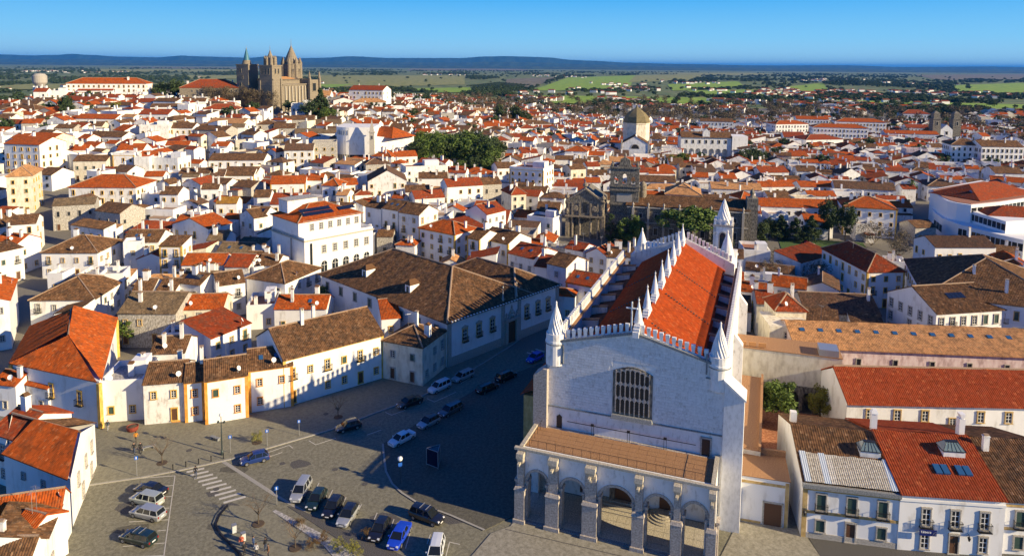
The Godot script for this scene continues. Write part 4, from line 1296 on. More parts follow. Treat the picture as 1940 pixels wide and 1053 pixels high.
func build_church() -> void:
	M.cw = noisy(lin(0.50, 0.48, 0.44), lin(0.76, 0.755, 0.735), lin(0.81, 0.805, 0.79), 8.0, 0.02, 201, 0.9, 0.0, 0.12, 0.38, 0.72)
	M.joint = plain(lin(0.80, 0.80, 0.79), 0.95)
	M.block = noisy(lin(0.60, 0.595, 0.58), lin(0.74, 0.735, 0.725), lin(0.80, 0.795, 0.785), 5.0, 0.02, 203, 0.9, 0.0, 0.2, 0.5, 0.75)
	M.block2 = noisy(lin(0.57, 0.56, 0.54), lin(0.71, 0.703, 0.688), lin(0.78, 0.775, 0.76), 6.0, 0.03, 213, 0.9, 0.0, 0.2, 0.5, 0.75)
	M.block3 = noisy(lin(0.50, 0.49, 0.465), lin(0.665, 0.655, 0.635), lin(0.75, 0.742, 0.725), 6.0, 0.03, 223, 0.9, 0.0, 0.2, 0.5, 0.75)
	M.stone = noisy(lin(0.27, 0.235, 0.20), lin(0.42, 0.37, 0.315), lin(0.55, 0.50, 0.44), 4.0, 0.025, 204, 0.92, 0.0, 0.22, 0.5, 0.78)
	M.trim = noisy(lin(0.13, 0.14, 0.14), lin(0.25, 0.26, 0.26), lin(0.36, 0.37, 0.36), 3.0, 0.03, 205, 0.9)
	M.slab = noisy(lin(0.36, 0.32, 0.24), lin(0.50, 0.45, 0.35), lin(0.60, 0.55, 0.45), 4.0, 0.03, 206, 0.85)
	M.paver = noisy(lin(0.25, 0.13, 0.06), lin(0.39, 0.205, 0.09), lin(0.47, 0.28, 0.14), 3.0, 0.03, 207, 0.9)
	var o := thing("church", "white battlemented church with orange roof, cone pinnacles and arched portico", "church", Vector3(0.4, 0, -85.7), deg_to_rad(-20.0))
	reserve(0.4 + 13.5 * 0.94 + 38 * 0.342, -85.7 + 13.5 * 0.342 - 38 * 0.94, 20, 30, 78)
	var g := Geo.new()
	# nave and facade
	g.poly(PackedVector2Array([Vector2(2, -0.5), Vector2(25, -0.5), Vector2(25, 20.9), Vector2(13.6, 23.8), Vector2(2, 20.9)]), -9.2, -8.2)
	g.box(Vector3(13.5, 8.4, -34.5), Vector3(22.9, 17.8, 50.6))
	for xx in [2.35, 24.65]:
		g.box(Vector3(xx, 18.4, -34.0), Vector3(0.7, 3.6, 49.6))
	g.box(Vector3(13.6, 9.8, -66), Vector3(20.0, 20.6, 12.8))
	part("wall", g, M.cw, o)
	# whitewashed ashlar of the front, course by course
	var tones := [Geo.new(), Geo.new(), Geo.new()]
	var rr := RandomNumberGenerator.new()
	rr.seed = 4
	var y := 12.3
	var course := 0
	while y < 23.2:
		var x := 2.1 + (0.35 if course % 2 else 0.0)
		while x < 24.6:
			var w := rr.randf_range(0.6, 0.85)
			var top := 20.6 + (1.0 - absf(x + w * 0.5 - 13.6) / 11.6) * 2.9
			var inwin := x + w > 10.9 and x < 16.25 and y + 0.3 > 12.4 and y < 19.4
			if y + 0.36 < top and x + w < 24.9 and not inwin and not (x < 4.2 and y > 17.6) and not (x > 22.6 and y > 18.6):
				tones[[0, 0, 0, 1, 1, 2][rr.randi() % 6]].box(Vector3(x + w / 2, y + 0.17, -8.19), Vector3(w - rr.randf_range(0.03, 0.07), rr.randf_range(0.30, 0.345), 0.036 + rr.randf() * 0.006))
			x += w
		y += 0.37
		course += 1
	var q: MeshInstance3D
	for i in 3:
		q = part("ashlar_blocks", tones[i], [M.block, M.block2, M.block3][i], o)
		q.set_meta("kind", "stuff")
	# mouldings on the front
	g = Geo.new()
	g.box(Vector3(13.5, 12.12, -8.12), Vector3(22.8, 0.16, 0.14))
	for s in [[2.0, 20.75, 13.6, 23.65], [13.6, 23.65, 25.0, 20.75]]:
		var a := Vector2(s[0], s[1])
		var b := Vector2(s[2], s[3])
		g.poly(PackedVector2Array([a, b, b + Vector2(0, 0.3), a + Vector2(0, 0.3)]), -8.25, -7.95)
	for s in [[4.15, 18.35, 0.18, 2.6], [3.55, 17.8, 0.18, 0.7], [22.75, 19.9, 0.18, 2.6], [23.6, 18.9, 0.18, 0.7]]:
		g.box(Vector3(s[0], s[1] + s[3] * 0.5 - 0.1, -8.1), Vector3(s[2], s[3], 0.2))
	g.box(Vector3(3.85, 18.32, -8.1), Vector3(0.8, 0.16, 0.2))
	g.box(Vector3(2.9, 17.78, -8.1), Vector3(1.3, 0.16, 0.2))
	g.box(Vector3(23.2, 19.35, -8.1), Vector3(1.0, 0.16, 0.2))
	part("cornice", g, M.trim, o)
	# great window
	g = Geo.new()
	var outl := func(x0: float, x1: float, y0: float, y1: float, up: float) -> PackedVector2Array:
		var p := PackedVector2Array([Vector2(x0, y0), Vector2(x1, y0), Vector2(x1, y1)])
		for i in range(1, 8):
			var f := i / 8.0
			p.append(Vector2(lerpf(x1, x0, f), y1 + up * sin(PI * f)))
		p.append(Vector2(x0, y1))
		return p
	var fr := Geo.new()
	fr.poly(outl.call(11.0, 16.15, 12.5, 18.45, 0.8), -8.2, -8.0)
	q = part("great_window", fr, M.s2, o)
	fr = Geo.new()
	fr.poly(outl.call(11.4, 15.75, 13.0, 18.3, 0.65), -8.0, -7.98)
	part("pane", fr, M.glass, q)
	fr = Geo.new()
	for i in 8:
		fr.box(Vector3(11.4 + 4.35 * i / 7.0, 15.8, -7.95), Vector3(0.13, 5.7 + 0.5 * sin(PI * i / 7.0), 0.12))
	for yy in [14.95, 16.85]:
		for i in 7:
			var cx := 11.4 + 4.35 * (i + 0.5) / 7.0
			fr.poly(PackedVector2Array([Vector2(cx - 0.25, yy - 0.32), Vector2(cx, yy - 0.06), Vector2(cx + 0.25, yy - 0.32), Vector2(cx + 0.25, yy + 0.32), Vector2(cx, yy + 0.06), Vector2(cx - 0.25, yy + 0.32)]), -7.98, -7.9)
	for i in 7:
		var cx := 11.4 + 4.35 * (i + 0.5) / 7.0
		var ty := 18.35 + 0.62 * sin(PI * (i + 0.5) / 7.0)
		fr.poly(PackedVector2Array([Vector2(cx - 0.31, ty - 0.4), Vector2(cx - 0.18, ty - 0.18), Vector2(cx, ty - 0.08), Vector2(cx + 0.18, ty - 0.18), Vector2(cx + 0.31, ty - 0.4), Vector2(cx + 0.31, ty + 0.05), Vector2(cx - 0.31, ty + 0.05)]), -7.98, -7.9)
	part("tracery", fr, M.stone, q)
	fr = Geo.new()
	fr.hexa(Vector3(13.6, 12.45, -7.75), Vector3(5.4, 0.5, 0.7), Vector3(5.2, 0.5, 0.4))
	part("sill", fr, M.trim, q)
	# merlons
	merlons(o, Vector3(4.3, 21.85, -8.6), Vector3(13.0, 24.05, -8.6), 0)
	merlons(o, Vector3(14.2, 24.05, -8.6), Vector3(23.0, 21.85, -8.6), 0)
	merlons(o, Vector3(2.35, 20.5, -10.2), Vector3(2.35, 20.5, -58.5), PI / 2)
	merlons(o, Vector3(24.65, 20.5, -10.2), Vector3(24.65, 20.5, -58.5), PI / 2)
	# transept gable behind the nave
	g = Geo.new()
	g.poly(PackedVector2Array([Vector2(3.6, 17), Vector2(23.6, 17), Vector2(23.6, 20.3), Vector2(14.0, 24.6), Vector2(3.6, 20.3)]), -60.2, -59.4)
	part("transept_gable", g, M.cw, o)
	merlons(o, Vector3(4.2, 20.9, -59.8), Vector3(13.6, 25.0, -59.8), 0)
	merlons(o, Vector3(14.4, 25.0, -59.8), Vector3(23.2, 20.9, -59.8), 0)
	# roof
	g = Geo.new()
	for s in [1.0, -1.0]:
		var ex: float = 13.9 + s * 8.0
		var up := Vector3(-s * 8.0, 4.9, 0)
		var L := 50.0
		var p0 := Vector3(ex, 18.9, -59.4) if s < 0 else Vector3(ex, 18.9, -9.4)
		plane_of_tiles(g, p0, Vector3(0, 0, -s) , up.normalized(), L, [[0, up.length()], [L, up.length()]], 0.05, Vector2(3, 2))
	q = part("roof", g, M.church_tiles, o)
	g = Geo.new()
	for s in [1.0, -1.0]:
		var up := Vector3(-s * 8.0, 4.9, 0)
		for zz in 3:
			for i in 16:
				var f := 0.08 + 0.84 * i / 16.0
				var pz := -14.0 - 13.5 * zz
				g.box(Vector3(13.9 + s * 8.0, 18.9, pz) + up * f + Vector3(s * 0.05, 0.1, 0), Vector3(0.25, 0.12, 0.3))
	part("ridge_vents", g, M.grime, q)
	# walls between the side bays, coped with tile, and the low roofs there
	g = Geo.new()
	var k := Geo.new()
	var low := Geo.new()
	for s in [-1.0, 1.0]:
		var xa: float = 13.5 + s * 8.3
		var xb: float = 13.5 + s * 11.1
		for i in 8:
			var z := -11.5 - 6.4 * i
			var a2 := Vector2(minf(xa, xb), 17.0)
			var b2 := Vector2(maxf(xa, xb), 17.0)
			var ha := 19.0 if s > 0 else 18.6
			var hb := 18.6 if s > 0 else 19.0
			g = Geo.new()
			g.poly(PackedVector2Array([a2, b2, Vector2(b2.x, hb), Vector2(a2.x, ha)]), z - 0.3, z + 0.3)
			part("bay_wall", g, M.cw, o)
			k.poly(PackedVector2Array([Vector2(a2.x - 0.1, ha), Vector2(b2.x + 0.1, hb), Vector2(b2.x + 0.1, hb + 0.12), Vector2(a2.x - 0.1, ha + 0.12)]), z - 0.42, z + 0.42)
		k.box(Vector3(13.5 + s * 10.6, 20.0, -34.0), Vector3(0.5, 0.1, 48.0))
		var up2 := Vector3(-s * 3.2, 0.9, 0)
		plane_of_tiles(low, Vector3(13.5 + s * 10.8, 17.35, -58.5 if s < 0 else -9.6), Vector3(0, 0, -s), up2.normalized(), 49, [[0, up2.length()], [49, up2.length()]], 0.05, Vector2(1, 7))
	part("bay_coping", k, M.paver, o)
	part("bay_roofs", low, M.d, o)
	# round corner turrets with twisted cones
	for tx in [2.9, 24.2]:
		g = Geo.new()
		g.lathe(Vector3(tx, 0, -8.9), [[0.2, 17.2], [1.3, 17.9], [1.3, 21.0]], 20)
		q = part("turret", g, M.cw, o)
		g = Geo.new()
		g.lathe(Vector3(tx, 0, -8.9), [[1.34, 20.85], [1.42, 21.0], [1.38, 21.2], [1.3, 21.25], [1.3, 22.2], [1.1, 22.2]], 20)
		part("parapet_ring", g, M.cw, q)
		g = Geo.new()
		g.lathe(Vector3(tx, 20.7, -8.9), [[1.31, 0.0], [1.46, 0.08], [1.31, 0.2]], 20)
		part("ring_moulding", g, M.trim, q)
		g = Geo.new()
		g.lathe(Vector3(tx, 22.1, -8.9), [[1.06, 0.0], [0.98, 0.6], [0.8, 1.5], [0.56, 2.4], [0.3, 3.2], [0.09, 3.8]], 64, -0.32, 0.07, 16)
		g.lathe(Vector3(tx, 25.8, -8.9), [[0.08, 0.0], [0.15, 0.15], [0.09, 0.3], [0.15, 0.45], [0.03, 0.7]], 10)
		part("twisted_cone", g, M.cw, q)
	# ridge pinnacles
	for i in 8:
		put("pinnacle", pinnacle_mesh(), o, Vector3(13.9, 24.0 if i else 24.3, -9.3 - 6.9 * i))
	g = Geo.new()
	g.box(Vector3(13.2, 25.6, -8.3), Vector3(0.18, 4.2, 0.18))
	g.box(Vector3(13.2, 27.0, -8.3), Vector3(1.25, 0.16, 0.16))
	for e in [Vector3(0.66, 27.0, 0), Vector3(-0.66, 27.0, 0), Vector3(0, 27.75, 0)]:
		g.lathe(Vector3(13.2 + e.x, e.y - 0.14, -8.3), [[0.02, 0.0], [0.15, 0.14], [0.02, 0.28]], 8)
	part("cross", g, M.cw, o)
	# far turrets
	for e in [[5.4, -62.0, 18.0], [22.0, -62.0, 19.0]]:
		g = Geo.new()
		g.lathe(Vector3(e[0], 0, e[1]), [[1.5, 15.0], [1.5, e[2] + 1.2], [1.7, e[2] + 1.3], [1.7, e[2] + 1.8], [1.5, e[2] + 1.9], [1.2, e[2] + 3.2], [0.8, e[2] + 4.8], [0.12, e[2] + 6.8], [0.2, e[2] + 7.0], [0.02, e[2] + 7.4]], 18)
		part("round_turret", g, M.cw, o)
	# bell tower
	var bt := Vector3(20.8, 0, -69.0)
	g = Geo.new()
	for s in 4:
		var b := Basis(Vector3.UP, s * PI / 2)
		g.poly(PackedVector2Array([Vector2(-1.85, 14), Vector2(1.85, 14), Vector2(1.85, 26.0), Vector2(-1.85, 26.0)]), 1.3, 1.85, b, bt)
	q = part("bell_tower", g, M.cw, o)
	for s in 4:
		var b := Basis(Vector3.UP, s * PI / 2)
		fr = Geo.new()
		fr.poly(PackedVector2Array([Vector2(-0.6, 21.2), Vector2(0.6, 21.2), Vector2(0.6, 23.9), Vector2(0.42, 24.35), Vector2(0, 24.55), Vector2(-0.42, 24.35), Vector2(-0.6, 23.9)]), 1.85, 1.88, b, bt)
		part("bell_opening", fr, M.glass, q)
		fr = Geo.new()
		arch_ring(fr, [-0.6, 0.6, 23.95, 24.55], 0.2, 1.85, 1.96)
		for e in [-0.7, 0.7]:
			fr.box(Vector3(e, 22.5, 1.9), Vector3(0.2, 2.9, 0.12))
		fr.box(Vector3(0, 21.05, 1.9), Vector3(1.8, 0.2, 0.2))
		var mm := part("opening_frame", fr, M.stone, q)
		mm.transform = Transform3D(b, bt)
		for e in [-1.5, -0.5, 0.5, 1.5]:
			mm = put("merlon", merlon_mesh(), q)
			mm.transform = Transform3D(b * Basis.from_scale(Vector3(0.85, 0.9, 0.9)), bt + b * Vector3(e, 26.4, 1.65))
	g = Geo.new()
	g.box(bt + Vector3(0, 25.9, 0), Vector3(3.95, 0.4, 3.95))
	g.box(bt + Vector3(0, 20.3, 0), Vector3(3.9, 0.25, 3.9))
	part("string_course", g, M.stone, q)
	g = Geo.new()
	g.lathe(bt + Vector3(0, 26.0, 0), [[1.5, 0.0], [1.38, 0.9], [1.1, 2.1], [0.75, 3.3], [0.36, 4.5], [0.07, 5.2]], 64, -0.3, 0.08, 14)
	part("twisted_cone", g, M.cw, q)
	# corner buttresses of the front and along the right side
	g = Geo.new()
	g.poly(PackedVector2Array([Vector2(25, -0.5), Vector2(27.4, -0.5), Vector2(27.4, 17.3), Vector2(25, 19.3)]), -10.6, -7.7)
	part("buttress", g, M.block, o)
	g = Geo.new()
	g.poly(PackedVector2Array([Vector2(24.9, 19.35), Vector2(27.6, 17.15), Vector2(27.6, 17.4), Vector2(24.9, 19.65)]), -10.8, -7.5)
	part("buttress_coping", g, M.cw, o)
	for i in 2:
		g = Geo.new()
		g.poly(PackedVector2Array([Vector2(24.9, 5), Vector2(26.4, 5), Vector2(26.4, 15.0), Vector2(24.9, 17.0)]), -33.0 - 20.0 * i, -31.6 - 20.0 * i)
		part("buttress", g, M.cw, o)
	g = Geo.new()
	g.poly(PackedVector2Array([Vector2(0.3, -0.5), Vector2(2.2, -0.5), Vector2(2.2, 17.4), Vector2(1.6, 17.4), Vector2(0.3, 16.4)]), -9.4, -7.3)
	part("buttress", g, M.stone, o)
	# yellow chapel on the shaded side
	g = Geo.new()
	g.box(Vector3(-0.4, 5.0, -30), Vector3(5.2, 11.0, 34))
	part("side_chapel", g, M.ochre, o)
	g = Geo.new()
	var cu := Vector3(4.4, 2.2, 0)
	plane_of_tiles(g, Vector3(-3.4, 10.6, -47.3), Vector3(0, 0, 1), cu.normalized(), 34.6, [[0, cu.length() * 1.25], [34.6, cu.length() * 1.25]], 0.05, Vector2(2, 2))
	part("side_chapel_roof", g, M.r, o)
	build_portico(o)

func build_portico(o: Node3D) -> void:
	var holes := [[1.7, 4.4, 5.2, 6.75], [6.2, 9.1, 5.2, 6.7], [11.05, 15.25, 4.9, 6.9], [16.75, 19.85, 5.2, 6.95], [21.2, 23.9, 5.3, 7.0]]
	var g := Geo.new()
	g.poly(arch_wall(0.3, 24.6, 9.3, holes), -1.9, -1.0)
	var q := part("portico_wall", g, M.cw, o)
	# ends of the portico, one arch each
	for xx in [0.9, 24.1]:
		g = Geo.new()
		g.poly(arch_wall(0.0, 6.3, 9.0, [[1.6, 5.3, 4.4, 6.2]]), -0.5, 0.5, Basis(Vector3.UP, -PI / 2), Vector3(xx, 0, -8.2))
		part("portico_end_wall", g, M.cw, o)
	for h in holes:
		g = Geo.new()
		arch_ring(g, h, 0.32, -1.0, -0.9)
		part("arch_stones", g, M.stone, q)
	# piers with stepped buttresses and carved spouts
	for c in [[0.3, 1.7], [4.4, 6.2], [9.1, 11.05], [15.25, 16.75], [19.85, 21.2], [23.9, 25.1]]:
		var cx: float = (c[0] + c[1]) / 2
		var w: float = c[1] - c[0]
		g = Geo.new()
		g.box(Vector3(cx, 0.25, -0.75), Vector3(w + 0.15, 0.6, 2.2))
		g.box(Vector3(cx, 2.4, -0.75), Vector3(w - 0.1, 4.1, 1.7))
		g.hexa(Vector3(cx, 4.6, -0.78), Vector3(w + 0.12, 0.35, 1.9), Vector3(w - 0.15, 0.35, 1.5))
		g.box(Vector3(cx, 6.4, -0.75), Vector3(w - 0.6, 3.5, 0.9))
		for e in [-1.0, 1.0]:
			g.box(Vector3(cx + e * (w / 2 + 0.02), 2.6, -1.4), Vector3(0.22, 5.2, 1.15))
			g.box(Vector3(cx + e * (w / 2 + 0.06), 5.2, -1.4), Vector3(0.4, 0.3, 1.3))
		part("pier", g, M.stone, o)
		g = Geo.new()
		g.hexa(Vector3(cx, 8.2, -0.55), Vector3(w * 0.42, 0.9, 0.7), Vector3(w * 0.62, 0.9, 1.3))
		g.hexa(Vector3(cx, 8.95, -0.45), Vector3(w * 0.66, 0.6, 1.3), Vector3(w * 0.66, 0.6, 1.1))
		g.box(Vector3(cx, 8.05, 0.15), Vector3(0.28, 0.3, 1.0))
		g.box(Vector3(cx, 7.55, -0.35), Vector3(0.22, 0.5, 0.4))
		part("waterspout", g, M.slab, o)
	g = Geo.new()
	g.box(Vector3(12.6, 9.45, -0.95), Vector3(25.2, 0.3, 0.5))
	g.box(Vector3(0.75, 9.45, -4.8), Vector3(0.5, 0.3, 7.0))
	g.box(Vector3(24.45, 9.45, -4.8), Vector3(0.5, 0.3, 7.0))
	part("portico_coping", g, M.slab, o)
	g = Geo.new()
	g.box(Vector3(12.6, 9.05, -4.9), Vector3(23.2, 0.3, 6.6))
	q = part("terrace", g, M.stone, o)
	# terrace paving in rows
	var tm := BoxMesh.new()
	tm.size = Vector3(1.14, 0.06, 0.98)
	tm.material = M.paver
	for i in 20:
		for k in 6:
			put("paver", tm, q, Vector3(1.6 + 1.158 * i, 9.23 + 0.004 * ((i * 7 + k * 3) % 4), -1.9 - 1.02 * k))
	# railing of the terrace
	g = Geo.new()
	for i in 20:
		var xx := 1.6 + 1.15 * i
		g.box(Vector3(xx, 9.75, -2.0), Vector3(0.04, 1.0, 0.04))
	g.box(Vector3(12.5, 10.25, -2.0), Vector3(21.9, 0.04, 0.04))
	for xx in [1.6, 23.4]:
		g.box(Vector3(xx, 10.25, -5.0), Vector3(0.04, 0.04, 6.0))
		for i in 5:
			g.box(Vector3(xx, 9.75, -3.0 - 1.2 * i), Vector3(0.04, 1.0, 0.04))
	part("terrace_railing", g, M.iron, o)
	# doors onto the terrace, the rail of floodlights
	g = Geo.new()
	g.poly(PackedVector2Array([Vector2(3.4, 9.2), Vector2(4.15, 9.2), Vector2(4.15, 10.8), Vector2(3.78, 11.1), Vector2(3.4, 10.8)]), -8.2, -8.13)
	part("terrace_door", g, M.glass, o)
	g = Geo.new()
	g.box(Vector3(23.0, 10.3, -8.15), Vector3(1.0, 2.2, 0.12))
	q = part("terrace_door", g, M.glass, o)
	g = Geo.new()
	for e in [-0.6, 0.6]:
		g.box(Vector3(23.0 + e, 10.3, -8.1), Vector3(0.2, 2.3, 0.25))
	g.box(Vector3(23.0, 11.5, -8.1), Vector3(1.4, 0.2, 0.25))
	part("door_frame", g, M.stone, q)
	g = Geo.new()
	g.box(Vector3(13.4, 10.6, -7.6), Vector3(16.8, 0.07, 0.07))
	for xx in [8.5, 13.3, 18.0]:
		g.box(Vector3(xx - 0.15, 10.0, -7.6), Vector3(0.05, 1.5, 0.05))
		g.box(Vector3(xx + 0.15, 10.0, -7.6), Vector3(0.05, 1.5, 0.05))
		g.box(Vector3(xx, 10.75, -7.5), Vector3(0.4, 0.25, 0.25))
	part("floodlight_rail", g, M.iron, o)
	# floor of the portico: slabs, steps to the doors
	var fm := BoxMesh.new()
	fm.size = Vector3(1.17, 0.08, 1.17)
	fm.material = M.slab
	g = Geo.new()
	g.box(Vector3(12.5, 0.05, -4.2), Vector3(24.6, 0.3, 8.0))
	q = part("portico_floor", g, M.trim, o)
	for i in 20:
		for k in 6:
			put("slab", fm, q, Vector3(1.2 + 1.2 * i, 0.2 + 0.004 * ((i * 5 + k * 3) % 5), -1.3 - 1.2 * k))
	for s in 4:
		g = Geo.new()
		g.box(Vector3(13.1, 0.3 + 0.16 * s, -7.0 + 0.32 * s * -0.5 - 0.2 * s), Vector3(6.2, 0.18, 2.6 - 0.5 * s))
		part("step", g, M.slab, o)
		g = Geo.new()
		g.lathe(Vector3(18.2, 0.22, -7.6), [[2.3 - 0.42 * s, 0.16 * s], [2.3 - 0.42 * s, 0.16 * (s + 1)], [0.01, 0.16 * (s + 1)]], 28)
		part("step", g, M.slab, o)
	g = Geo.new()
	g.poly(PackedVector2Array([Vector2(11.6, 0.8), Vector2(14.6, 0.8), Vector2(14.6, 4.6), Vector2(13.1, 5.6), Vector2(11.6, 4.6)]), -8.2, -8.1)
	q = part("portal", g, M.wood, o)
	g = Geo.new()
	for e in [-1.85, 1.85]:
		g.box(Vector3(13.1 + e, 2.8, -8.0), Vector3(0.6, 4.4, 0.5))
	g.box(Vector3(13.1, 5.9, -8.0), Vector3(4.6, 0.4, 0.5))
	part("portal_frame", g, M.s2, q)
	for dx in [7.6, 18.2]:
		g = Geo.new()
		g.box(Vector3(dx, 2.2, -8.15), Vector3(1.5, 3.0, 0.1))
		part("side_door", g, M.wood, o)

# ---------- landmarks ----------
func prism(g: Geo, pts: Array, y0: float, y1: float) -> void:
	# footprint of [x, z] corners, seen from above in either order
	var a := PackedVector2Array()
	for p in pts:
		a.append(Vector2(p[0], -p[1]))
	g.poly(a, y0, y1, Basis(Vector3.RIGHT, Vector3(0, 0, -1), Vector3.UP))

func many_windows(o: Node3D, x0: float, x1: float, n: int, y: float, z: float, w: float, h: float, trim: String, turn := 0.0, kind := "pane", near := true, rail := false) -> void:
	var b := Basis(Vector3.UP, turn)
	for i in n:
		add_window(o, b * Vector3(lerpf(x0, x1, (i + 0.5) / n), y, z), turn, w, h, trim, near, kind, rail)

func build_landmarks() -> void:
	for r in [[-10, -108, 20, 100, 44], [0, -132, -50, 44, 20], [62, -108, 5, 84, 62], [106, -212, 12, 50, 46], [42, -213, 12, 50, 22], [118, -412, 0, 36, 44], [-28, -360, 20, 46, 66], [-166, -252, 30, 26, 34],
			[-139, -208, 62, 52, 8], [-112, -158, 62, 56, 8], [-96, -128, 62, 40, 8], [12, -176, -52, 60, 6], [158, -262, -62, 90, 8], [152, -210, -80, 70, 10], [-146, -470, 20, 40, 62], [-206, -485, 0, 60, 18], [112, -168, -75, 60, 7], [-72, -342, -20, 40, 34], [-140, -432, 10, 46, 22]]:
		reserve(r[0], r[1], r[2], r[3], r[4])
	corner_houses()
	palace()
	solar_block()
	grace_church()
	cathedral()
	domed_church()
	museum()
	hotel()
	annex_range()
	water_tower()
	twin_towers()
	convent_arcade()

func corner_house(called: String, label: String, c: Array, h: float, ridge: Array, planes: Array, gables: Array, trim: String, wins: Array) -> void:
	# a house on a footprint of four unequal sides: planes are [from corner, to corner, ridge ends seen from the left, tiles]
	var g := Geo.new()
	prism(g, c, -1.0, h)
	var top := []
	for p in c:
		top.append(Vector3(p[0], h, p[1]))
	var rd := []
	for p in ridge:
		rd.append(Vector3(p[0], p[2], p[1]))
	for e in gables:
		g.tri(top[e[0]], top[e[1]], rd[e[2]])
	var o := thing(called, label, "house", Vector3.ZERO)
	part("wall", g, M.w, o)
	var rg := Geo.new()
	for e in planes:
		var a: Vector3 = top[e[0]]
		var b: Vector3 = top[e[1]]
		var eu := (b - a).normalized()
		var out := eu.cross(Vector3.UP)
		a += out * 0.35 + Vector3(0, 0.0, 0)
		b += out * 0.35
		var L := a.distance_to(b)
		var r0: Vector3 = rd[e[2][0]] - a
		var up := (r0 - eu * r0.dot(eu)).normalized()
		var edge := []
		if r0.dot(eu) > 0.05:
			edge.append([0.0, 0.0])
		for k in e[2]:
			var q: Vector3 = rd[k] - a
			edge.append([q.dot(eu), q.dot(up)])
		if edge[-1][0] < L - 0.05:
			edge.append([L, 0.0])
		rg = Geo.new()
		plane_of_tiles(rg, a + Vector3(0, 0.06, 0), eu, up, L, edge, 0.06, Vector2(e[0] * 3.0, e[1]))
		part("roof_slope", rg, M[e[3]], o)
	rg = Geo.new()
	for i in rd.size() - 1:
		rg.tube(rd[i] + Vector3(0, 0.1, 0), rd[i + 1] + Vector3(0, 0.1, 0), 0.16, 0.16, 6)
	part("ridge_tiles", rg, M.mortar, o)
	for w in wins:
		# [side, share along it, height, width, tall, rail]
		var a: Vector3 = top[w[0]]
		var b: Vector3 = top[(w[0] + 1) % c.size()]
		var p := a.lerp(b, w[1])
		add_window(o, Vector3(p.x, w[2], p.z), -atan2(b.z - a.z, b.x - a.x), w[3], w[4], trim, true, "pane", w[5])
	if trim == "yellow":
		rg = Geo.new()
		for i in 3:
			rg.box(Vector3(c[i][0], h / 2 - 0.3, c[i][1]), Vector3(0.6, h, 0.6), -0.35)
		part("corner_strips", rg, M.yellow, o)
	var mx := Vector2.ZERO
	for p in c:
		mx += Vector2(p[0], p[1]) / c.size()
	reserve(mx.x, mx.y, 20, 16, 22)

func corner_houses() -> void:
	corner_house("corner_building", "big white corner building with sprawling orange roof and yellow trim on the square", [[-83.3, -114.5], [-64.8, -107.8], [-77.5, -135.5], [-91.0, -131.0]], 7.8, [[-75.5, -117.5, 11.4], [-83.0, -130.5, 11.4]],
		[[0, 1, [0], "o"], [1, 2, [0, 1], "o"], [2, 3, [1], "o"], [3, 0, [1, 0], "o"]], [], "yellow", [[0, 0.16, 5.0, 1.0, 2.2, false], [0, 0.46, 4.6, 1.0, 2.4, true], [0, 0.78, 4.4, 1.0, 2.4, true], [0, 0.3, 1.6, 0.9, 1.2, false], [1, 0.12, 4.8, 0.95, 2.0, true], [1, 0.14, 1.4, 0.9, 2.2, false]])
	corner_house("gabled_house", "white street house whose roof is orange in front and brown behind", [[-67.0, -89.7], [-54.6, -83.9], [-59.4, -97.3], [-72.0, -101.5]], 6.3, [[-69.6, -95.2, 8.9], [-57.0, -90.2, 8.9]],
		[[0, 1, [0, 1], "o"], [2, 3, [1, 0], "b"]], [[1, 2, 1], [3, 0, 0]], "granite", [[0, 0.3, 4.2, 0.8, 1.0, false], [0, 0.6, 4.2, 0.8, 1.0, false], [1, 0.25, 4.2, 0.9, 1.8, false], [1, 0.55, 4.3, 0.9, 1.8, false], [1, 0.8, 4.4, 0.9, 1.8, false], [1, 0.4, 1.5, 1.0, 2.0, false], [1, 0.75, 1.5, 1.0, 2.0, false]])

